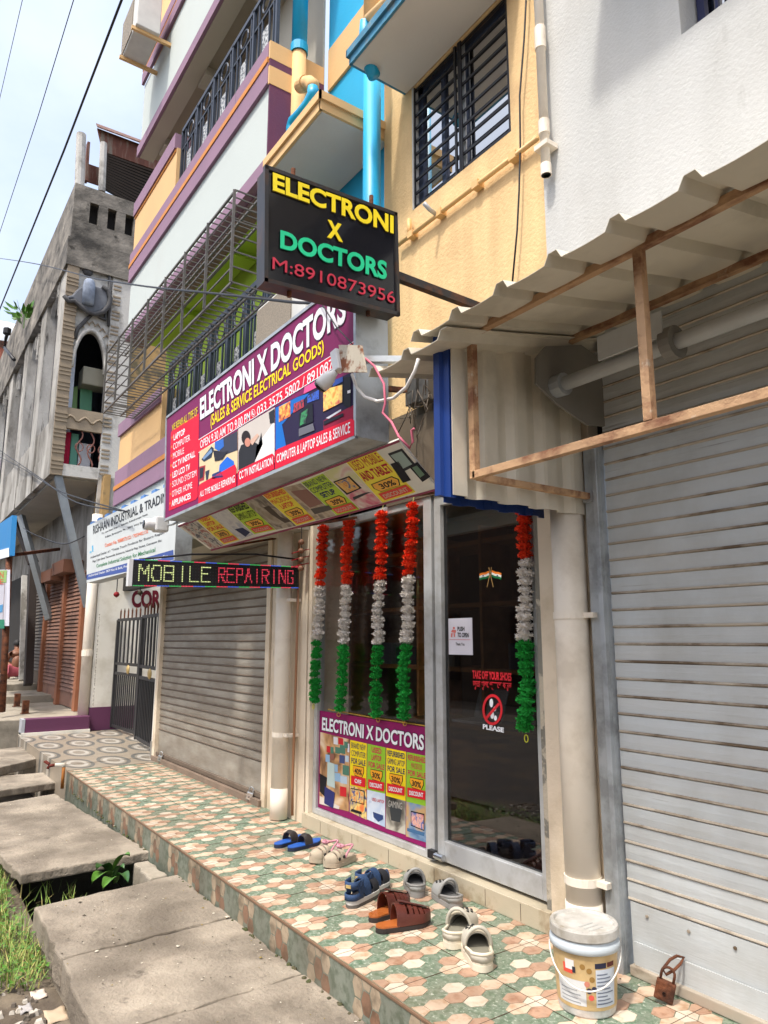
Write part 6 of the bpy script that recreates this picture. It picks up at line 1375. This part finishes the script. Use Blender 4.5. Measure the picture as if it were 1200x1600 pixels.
shoe('sandal', 'farther beige sandal with pink cord next to the blue flip flops', 'sandal', (540, 1328), (474, 1350), .25, G1_, beige_sandal); shoe('sandal', 'nearer beige sandal with pink cord and dark buttons', 'sandal', (560, 1336), (500, 1356), .25, G1_, beige_sandal)
shoe('sport_sandal', 'navy blue sport sandal with white sole, heel to the viewer', 'sandal', (543, 1417), (590, 1388), .27, G1_, sport); shoe('sport_sandal', 'navy blue sport sandal partly behind its twin', 'sandal', (562, 1400), (604, 1378), .27, G1_, sport)
shoe('leather_sandal', 'brown leather fisherman sandal behind, showing its tan insole', 'sandal', (577, 1438), (640, 1412), .27, G1_, brown); shoe('leather_sandal', 'brown leather fisherman sandal in front, seen from the side', 'sandal', (588, 1453), (672, 1438), .27, G1_, brown)
shoe('clog', 'grey foam clog with its toe against the plinth', 'clog', (655, 1402), (642, 1372), .25, G1_, clog(CGREY, CGREY2, CGI)); shoe('clog', 'grey foam clog turned sideways below the door', 'clog', (718, 1420), (680, 1390), .25, G1_, clog(CGREY, CGREY2, CGI))
shoe('clog', 'beige foam clog behind, nearer the grey clogs', 'clog', (700, 1485), (738, 1436), .27, G1_, clog(CBE, CBE2, CBI), sc_k=1.28); shoe('clog', 'beige foam clog in front, its opening towards the viewer', 'clog', (757, 1518), (736, 1466), .27, G1_, clog(CBE, CBE2, CBI), sc_k=1.28)

# ---- paint bucket
bk = thing('paint_bucket', 'lidded white paint bucket with gold label standing by the shutter', 'bucket', (-2.138, 2.497, .003)); bc = V((-2.138, 2.497, .003))
WPL = mat('bucket_white', S(216, 214, 208, .78), .45, 0, .06, 6, c2=S(176, 168, 152, .7), a2=.3, sc2=5, dirt=(S(128, 118, 100, .7), .6, 7)); r0, r1, hB = .128, .148, .31
MB().lathe([(.001, .0), (r0-.004, 0), (r0, .006), (r0+.004, .04), (r1, hB), (r1, hB+.01)], bc, 48).build('body', WPL, bk, smooth=False)
GLB = mat('gold_label', S(212, 182, 130, .85), .4, 0, .06, 8, c2=S(204, 172, 118, .82), a2=.3, sc2=14, dirt=(S(150, 128, 92, .75), .6, 8))
rad_ = lambda z: r0+.004+(r1-r0-.004)*(z-.04)/(hB-.04)
MB().lathe([(rad_(.035)+.0012, .035), (rad_(.262)+.0012, .262)], bc, 48).build('label', GLB, bk, smooth=True)
MB().lathe([(r1+.001, .262), (r1+.010, .266), (r1+.012, .28), (r1+.010, .296), (r1+.001, .30), (r1+.002, .31)], bc, 48).build('collar', mat('bucket_collar', S(198, 208, 214, .78), .45), bk, smooth=True)
ld = MB().lathe([(r1+.004, .314), (r1+.008, .318), (r1+.008, .352), (r1+.004, .36), (r1-.012, .362), (r1-.018, .352), (r1-.03, .350), (.001, .350)], bc, 48).build('lid', WPL, bk, smooth=False)
def cyl(a0, a1, z0, z1, mt, lay, name, n=8):
    b = MB(); b.grid(lambda u, v: bc+V(((rad_(z0+(z1-z0)*v)+.0012+.0008*lay)*cos(a0+(a1-a0)*u), (rad_(z0+(z1-z0)*v)+.0012+.0008*lay)*sin(a0+(a1-a0)*u), z0+(z1-z0)*v)), n, 2); return b.build(name, mt, bk, smooth=True)
ca = math.atan2(-2.497, 2.138)       # side facing the viewer
LBW = P(206, 208, 208)
cyl(ca-1.02, ca-.02, .052, .155, LBW, 1, 'label_panel'); cyl(ca+.30, ca+1.05, .05, .205, P(196, 204, 214), 1, 'label_panel'); cyl(ca+.28, ca+.66, .21, .232, P(44, 46, 66), 1, 'label_title'); cyl(ca+.70, ca+1.0, .212, .232, P(96, 50, 44), 1, 'label_title')
cyl(ca-.75, ca-.42, .178, .218, P(216, 84, 66), 1, 'house_picture'); cyl(ca-.66, ca-.36, .195, .236, P(222, 218, 216), 2, 'house_picture'); cyl(ca-.42, ca-.32, .185, .21, P(50, 50, 60), 3, 'house_picture')
for k in range(9): cyl(ca+.34, ca+.95-(.12*(k % 3)), .062+.015*k, .067+.015*k, P(110, 118, 134), 2, 'label_lines', 6)
for k in range(4): cyl(ca-.9, ca-.2-.1*(k % 2), .062+.016*k, .066+.016*k, P(150, 152, 156), 2, 'label_lines', 6)
def spot(a, z, r, mt):
    b = MB(); pts = []
    for j in range(14):
        zz = z+r*sin(j*pi/7); aa = a+r*cos(j*pi/7)/rad_(z); R_ = rad_(zz)+.0024; pts.append(bc+V((R_*cos(aa), R_*sin(aa), zz)))
    b.poly(pts); b.build('label_spot', mt, bk)
for (a, z, c) in ((.08, .118, (56, 56, 76)), (.24, .125, (56, 56, 76)), (.14, .09, (220, 96, 84)), (.02, .145, (200, 130, 110)), (.1, .2, (150, 116, 64)), (-.1, .215, (150, 116, 64)), (.18, .165, (150, 116, 64))): spot(ca+a, z, .012, P(*c))
hp = [bc+V((cos(ca+pi/2)*(r1+.012)*cos(t)+cos(ca)*(.165)*sin(t), sin(ca+pi/2)*(r1+.012)*cos(t)+sin(ca)*(.165)*sin(t), .262-.135*sin(t)**1.0)) for t in [pi*i/24 for i in range(25)]]
MB().tube(hp, .0035, 6).build('handle', P(222, 220, 214), bk, smooth=True)
for k in range(3): Bx(bc.x+.02+.03*k, bc.x+.03+.03*k, bc.y-.06, bc.y+.03, bc.z+.3505, bc.z+.3515).build('lid_print', P(176, 176, 172), ld)

# ---- cameras
cc = thing('security_camera', 'white security camera on a thin arm in front of the white signboard', 'camera', fx(240, 820, -6.2)); q = fx(240, 820, -6.2)
MB().lathe([(.001, .10), (.045, .10), (.052, .08), (.052, -.06), (.046, -.085), (.001, -.085)], q, 20, 'y').build('barrel', mat('cam_white', S(228, 228, 226, .8), .35), cc, smooth=True); MB().lathe([(.001, -.089), (.036, -.088), (.042, -.08), (.044, -.06)], q, 20, 'y').build('lens', mat('lens_black', S(14, 14, 16), .1), cc, smooth=True)
Bx(q.x-.06, q.x+.06, q.y+.0, q.y+.12, q.z-.06, q.z+.075).build('housing', mat('cam_white', S(228, 228, 226), .35), cc, bevel=.015); MB().tube([q+V((0, .1, 0)), q+V((.12, .13, .0)), q+V((.2, .14, .01))], .01, 8).build('arm', STEEL, cc)
bcm = thing('bulb_camera', 'white bulb camera hanging from a rusty plate in front of the purple sign', 'camera', fy(530, 570, 1.78)); RP = mat('rust_stained_plate', S(206, 196, 176, .75), .7, 0, .1, 6, .1, 40, c2=S(150, 84, 40, .6), a2=.4, sc2=9, w2=.04)
bq = lambda x, y: fy(*zs6(x, y), 1.78)
MB().prism([bq(720, 515), bq(955, 515), bq(905, 248), bq(688, 245)], (0, .012, 0)).build('plate', RP, bcm)
MB().prism([bq(632, 330)+V((0, -.02, 0)), bq(690, 280)+V((0, -.02, 0)), bq(720, 480)+V((0, -.02, 0)), bq(660, 525)+V((0, -.02, 0))], (0, .05, 0)).build('socket_box', mat('cam_white', S(228, 228, 226), .35), bcm, bevel=.006)
a_, c_ = bq(690, 520)+V((0, -.02, 0)), bq(595, 690)+V((0, -.06, 0)); d_ = (c_-a_)
MB().tube([a_, a_+d_*.12, a_+d_*.35, a_+d_*.7, a_+d_*.86], [.018, .02, .034, .04, .038], 16).build('bulb_body', mat('cam_white', S(228, 228, 226), .35), bcm, smooth=True); MB().tube([a_+d_*.86, a_+d_*1.0, a_+d_*1.03], [.039, .034, .01], 16).build('lens', mat('lens_black', S(14, 14, 16), .1), bcm, smooth=True)
MB().bar(fy(545, 562, 1.8), fy(656, 562, 2.0), .035, .03).build('arm', STEEL, bcm)
tag(MB().tube([fy(*p, 1.86) for p in ((550, 585), (557, 605), (570, 620), (590, 627), (615, 622), (635, 605), (648, 580), (654, 560))], .008, 8).build('white_cable', P(226, 222, 216), smooth=True), 'white cable looping below the rusty camera plate', 'cable')
tag(MB().tube([fy(*p, 1.84) for p in ((548, 540), (565, 555), (585, 572), (600, 600), (602, 630), (598, 645), (612, 660), (623, 682), (640, 700), (645, 690), (643, 672), (647, 670))], .006, 7).build('pink_cable', P(206, 110, 130), smooth=True), 'pink cable twisting down from the camera plate to the advert strip', 'cable')
tag(MB().tube([fy(*p, 1.86) for p in ((478, 425), (500, 470), (525, 510), (548, 535), (556, 545))], .004, 6).build('thin_black_cable', BLACKM, smooth=True), 'thin black cable crossing the white shop name on the purple sign', 'cable')

# ---- overhead cables
def cable(name, pts, Y, r, label): tag(MB().tube([fy(*p, Y) for p in pts], r, 6).build(name, BLACKM, smooth=True), label, 'cable')
def catm(pts, n=8):
    out = []
    for i in range(len(pts)-1):
        p0, p1, p2, p3 = pts[max(i-1, 0)], pts[i], pts[i+1], pts[min(i+2, len(pts)-1)]
        for k in range(n):
            t = k/n; out.append(tuple(.5*((2*p1[j])+(-p0[j]+p2[j])*t+(2*p0[j]-5*p1[j]+4*p2[j]-p3[j])*t*t+(-p0[j]+3*p1[j]-3*p2[j]+p3[j])*t**3) for j in (0, 1)))
    return out+[pts[-1]]
cable('overhead_cable', [(200, -30), (190, 0), (100, 235), (0, 482), (-30, 556)], 1.3, .013, 'thick black cable slanting across the sky on the left')
cable('overhead_cable', [(124, -30), (115, 0), (60, 180), (0, 362), (-20, 424)], 1.3, .007, 'thin grey cable slanting across the sky beside the thick one')
cable('overhead_cable', [(42, -30), (35, 0), (0, 152), (-20, 240)], 1.3, .009, 'short black cable in the top left corner of the sky')
cable('sagging_cable', catm([(-20, 401), (60, 413), (140, 433), (158, 437), (240, 449), (330, 458), (420, 468), (470, 473), (505, 472), (538, 466)]), 1.95, .010, 'black cable sagging from the left across the iron cage')
cable('sagging_cable', catm([(-20, 690), (60, 745), (120, 785), (190, 798)]), 2.1, .010, 'upper of two black cables running to the white signboard'); cable('sagging_cable', catm([(-20, 704), (40, 735), (100, 770), (200, 800)]), 2.1, .009, 'lower of two black cables running to the white signboard')
cable('cable_under_sign', catm([(132, 838), (100, 850), (60, 838), (36, 825)]), 2.15, .010, 'thin pale cable looping below the old balcony')

# ---- water tap, iron stubs
tp = thing('water_tap', 'rusty standpipe with a tap at the end of the tiled step', 'tap', fz(97, 1232, -.17)); q = fz(97, 1232, -.17); MB().tube([q, (q.x, q.y, .06)], .018, 10).build('standpipe', mat('rust_orange', S(190, 120, 50, .65), .8, .1, .2, 14), tp, smooth=True)
MB().tube([(q.x, q.y, .06), (q.x, q.y, .085), (q.x-.02, q.y-.09, .085)], .02, 10).build('elbow', P(206, 200, 186), tp, smooth=True); MB().tube([(q.x-.02, q.y-.09, .085), (q.x-.03, q.y-.15, .08), (q.x-.03, q.y-.16, .05)], .017, 8).build('spout', P(110, 52, 44), tp, smooth=True); MB().bar((q.x-.03, q.y-.15, .1), (q.x-.06, q.y-.19, .13), .05, .015).build('tap_handle', P(110, 52, 44), tp)
for i, (p, h) in enumerate((((39, 1115), .22), ((26, 1104), .24))):
    q = fz(p[0], p[1], .22); k = thing('iron_stub', ('nearer', 'farther')[i]+' rusty iron stub standing on the concrete floor by the purple wall', 'iron stub', q, 'iron stubs'); MB().box(q.x-.05, q.x+.05, q.y-.05, q.y+.05, .221, .22+h).build('stub', RUST, k, bevel=.004); MB().box(q.x-.07, q.x+.07, q.y-.07, q.y+.07, .2205, .23).build('foot_plate', RUST, k)

# ---- plant in the drain gap, grass, rubble
pl = thing('broad_leaf_plant', 'broad leaved green plant growing out of the drain gap', 'plant', fz(172, 1385, -.4)); pc2 = fz(178, 1380, -.4)
for i, (px, py, tx, ty, w) in enumerate(((176, 1362, 203, 1338, .055), (172, 1366, 150, 1360, .05), (172, 1370, 143, 1382, .055), (178, 1372, 194, 1360, .04), (182, 1378, 160, 1392, .05), (184, 1372, 200, 1382, .04))):
    a, c = fz(px, py, -.26), fz(tx, ty, -.14 if i < 2 else -.2); d = c-a; s_ = d.cross(V((0, 0, 1))).normalized()*w; up_ = V((0, 0, .03)); b = MB()
    def lf(u, v, a=a, d=d, s_=s_): wd = sin(pi*min(1, .06+.94*v))**.7*(1-.25*v); return a+d*v+s_*(u*2-1)*wd+V((0, 0, .05*sin(pi*v)+.015*abs(u*2-1)))
    b.grid(lf, 4, 8); b.build('leaf', LEAFD if i % 2 else LEAF, pl, smooth=True); MB().tube([pc2, (pc2+a)/2+V((0, 0, .03)), a], .006, 5).build('stalk', LEAF, pl)
GR = mat('grass_green', S(146, 180, 84, .72), .6, 0, .3, 6, c2=S(166, 176, 84, .65), a2=.35, sc2=5); gsb = MB(); rq = random.Random(11)
def blade(b, p, h, lean, w):
    a = rq.uniform(0, 2*pi); d = V((cos(a), sin(a), 0)); s_ = V((-sin(a), cos(a), 0))*w; p = V(p); m_ = p+d*lean*.4+V((0, 0, h*.65)); t = p+d*lean+V((0, 0, h))
    b.add([p-s_, p+s_, m_+s_*.7, m_-s_*.7, t], [(0, 1, 2, 3), (3, 2, 4)])
for k in range(9000):
    x = rq.uniform(-8.5, -4.05); y = rq.uniform(.15, .97)
    if x > -4.5 or (x > -4.6 and y > .9): continue
    if -6.1 < x < -5.2 and y > .9: y = rq.uniform(.8, 1.35)
    dens = .5+.5*sin(x*3.1+1)*sin(y*5)
    if rq.random() > .55+.45*dens or (x > -4.5 and rq.random() < (x+4.5)/.5): continue
    if y < .35 and rq.random() < .5: continue
    blade(gsb, (x, y, -.39), rq.uniform(.03, .12)*(1.3 if y > .6 else .8), rq.uniform(.02, .14), rq.uniform(.002, .005))
gsb.m = [1 if rq.random() < .22 else 0 for _ in gsb.m]
tag(gsb.build('grass', [GR, mat('grass_dry', S(196, 182, 116, .75), .8, 0, .2, 8)], kind='stuff'), 'green grass growing along the edge of the concrete slabs', 'grass')
wdb = MB()
for k in range(1500):
    x = rq.uniform(-6.2, -4.5); y = rq.uniform(.3, .95); p = V((x, y, -.36+rq.uniform(0, .09))); a = rq.uniform(0, 6.28); l = rq.uniform(.012, .035); d = V((cos(a), sin(a), rq.uniform(-.2, .5)))*l; s_ = V((-sin(a), cos(a), 0))*l*.4
    wdb.add([p, p+d*.5+s_, p+d, p+d*.5-s_], [(0, 1, 2, 3)])
tag(wdb.build('weeds', LEAF, kind='stuff'), 'small leafy weeds among the grass by the slabs', 'weeds')
ru = MB(); RUB = [mat('rubble_white', S(206, 198, 184, .7), .9, 0, .15, 10, .3, 40), mat('rubble_grey', S(120, 110, 98, .65), .9, 0, .2, 10, .4, 40)]
for k in range(1100):
    x = rq.uniform(-6.0, -3.2); y = rq.uniform(-.2, .86) if x > -4.6 else rq.uniform(-.4, .45); r = rq.uniform(.007, .03)*(1.6 if rq.random() < .07 else 1); c = V((x, y, (-.34+r*.3 if y < .33 else -.40+.05*sin((x+14)/14*23)*sin((y-.3)/.75*4)+.05*(1-(y-.3)/.75)+r*.35))); ru.cm = 0 if rq.random() < .4 else 1
    a = rq.uniform(0, 6); vs = [c+V((r*rq.uniform(.6, 1.2)*cos(a+i*1.57), r*rq.uniform(.6, 1.2)*sin(a+i*1.57), -r*.4)) for i in range(4)]+[c+V((r*rq.uniform(.3, .8)*cos(a+i*1.57), r*rq.uniform(.3, .8)*sin(a+i*1.57), r*rq.uniform(.2, .6))) for i in range(4)]
    ru.add(vs, [(0, 1, 2, 3), (4, 7, 6, 5), (0, 4, 5, 1), (1, 5, 6, 2), (2, 6, 7, 3), (3, 7, 4, 0)])
tag(ru.build('rubble', RUB, kind='stuff'), 'loose stones and rubble beside the slabs at the road edge', 'rubble')
for i, (px, py, s_, c) in enumerate(((60, 1550, .05, (206, 190, 176)), (88, 1582, .07, (190, 170, 144)), (40, 1572, .04, (170, 166, 164)))):
    q = fz(px, py, -.37); q.z = -.40+.05*sin((q.x+14)/14*23)*sin((q.y-.3)/.75*4)+.05*(1-(q.y-.3)/.75)-.004; o = MB(); o.grid(lambda u, v: (q.x+(u-.5)*s_*2, q.y+(v-.5)*s_*1.4, q.z+.012+.006*sin(u*9+i)*cos(v*7)+.004*sin(u*17)), 6, 6)
    tag(o.build('litter', P(*c), smooth=True, solid=.002), ('crumpled pale pink', 'crumpled tan', 'crumpled grey')[i]+' scrap of litter among the rubble at the lower left', 'litter', 'litter at the road edge')

# ---- person squatting far down the platform
pzf = .36; base = fz(17, 1062, pzf); base = fz(24, 1061, .5)
ps_ = thing('person', 'shirtless person with dark hair squatting on the far concrete floor', 'person', base)
def skin(name, verts, edges, rad, mt, par, loc, lv=2, rz=0.):
    me = bpy.data.meshes.new(name); me.from_pydata(verts, edges, []); o = bpy.data.objects.new(name, me); COL.objects.link(o); o.parent = par; o.location = loc; o.rotation_euler = (0, 0, rz)
    md = o.modifiers.new('skin', 'SKIN'); md.use_smooth_shade = True
    for i, r in enumerate(rad): me.skin_vertices[0].data[i].radius = (r, r) if not isinstance(r, tuple) else r
    me.skin_vertices[0].data[0].use_root = True; sb_ = o.modifiers.new('sub', 'SUBSURF'); sb_.levels = sb_.render_levels = lv; me.materials.append(mt); return o
SKN = mat('skin_brown', S(150, 98, 70, .65), .55, 0, .08, 6)
# facing local -x; pelvis low, knees up, arms reaching forward
vb_ = [(0.10, 0, .22), (.07, 0, .38), (.0, 0, .55), (-.07, 0, .66), (-.12, 0, .73), (-.17, 0, .80), (-.20, 0, .88),
       (.06, .10, .20), (-.22, .16, .42), (-.10, .14, .10), (-.14, .14, .03), (-.27, .15, .02),
       (.06, -.10, .20), (-.22, -.16, .42), (-.10, -.14, .10), (-.14, -.14, .03), (-.27, -.15, .02),
       (-.04, .17, .62), (-.22, .20, .46), (-.42, .14, .34), (-.50, .10, .31), (-.57, .08, .29), (-.04, -.17, .62), (-.22, -.20, .46), (-.42, -.12, .32), (-.50, -.08, .29), (-.57, -.06, .27)]
eb_ = [(0, 1), (1, 2), (2, 3), (3, 4), (4, 5), (5, 6), (0, 7), (7, 8), (8, 9), (9, 10), (10, 11), (0, 12), (12, 13), (13, 14), (14, 15), (15, 16), (3, 17), (17, 18), (18, 19), (19, 20), (20, 21), (3, 22), (22, 23), (23, 24), (24, 25), (25, 26)]
rb2 = [.13, .13, .14, .11, .055, .085, .075, .095, .065, .045, .04, .03, .095, .065, .045, .04, .03, .06, .042, .034, .03, .015, .06, .042, .034, .03, .015]
skin('body', vb_, eb_, rb2, SKN, ps_, (0, 0, 0), 2)
MB().lathe([(.001, .11), (.05, .10), (.09, .05), (.10, 0), (.095, -.03)], (-.165, 0, .875), 16).build('hair', mat('hair_black', S(24, 22, 22), .7), ps_, smooth=True, world=False)
skin('shorts', [(.11, 0, .2), (.06, .10, .2), (-.1, .14, .34), (.06, -.10, .2), (-.1, -.14, .34)], [(0, 1), (1, 2), (0, 3), (3, 4)], [.145, .11, .09, .11, .09], mat('pink_cloth', S(190, 90, 104, .7), .8), ps_, (0, 0, 0), 2)

# ---- specks of dry debris on the slabs and tiles
dbm = MB(); rq = random.Random(31)
for k in range(420):
    if k < 260: x, y, z = rq.uniform(-5.1, -2.2), rq.uniform(.95, 1.88), -.168
    elif k < 330: x, y, z = rq.uniform(-8.4, -6.1), rq.uniform(1.1, 1.88), -.168
    else: x, y, z = rq.uniform(-8.5, -1.8), 2.88-abs(rq.gauss(0, .12)), .004
    r = rq.uniform(.002, .007)*(2 if rq.random() < .06 else 1); a = rq.uniform(0, 6.28); dbm.cm = rq.randrange(3)
    c = V((x, y, z)); dbm.add([c+V((r*cos(a+i*1.57)*rq.uniform(.5, 1.4), r*sin(a+i*1.57)*rq.uniform(.5, 1.4), rq.uniform(0, .002))) for i in range(4)]+[c+V((0, 0, r*.5))], [(0, 1, 4), (1, 2, 4), (2, 3, 4), (3, 0, 4)])
tag(dbm.build('debris', [mat('speck_pale', S(206, 198, 180, .8), .9), mat('speck_dark', S(88, 78, 64, .6), .9), mat('speck_leaf', S(150, 130, 70, .7), .9)], kind='stuff'), 'specks of dry debris scattered on the slabs and tiles', 'debris')
bk.scale = (.88, .88, .88)
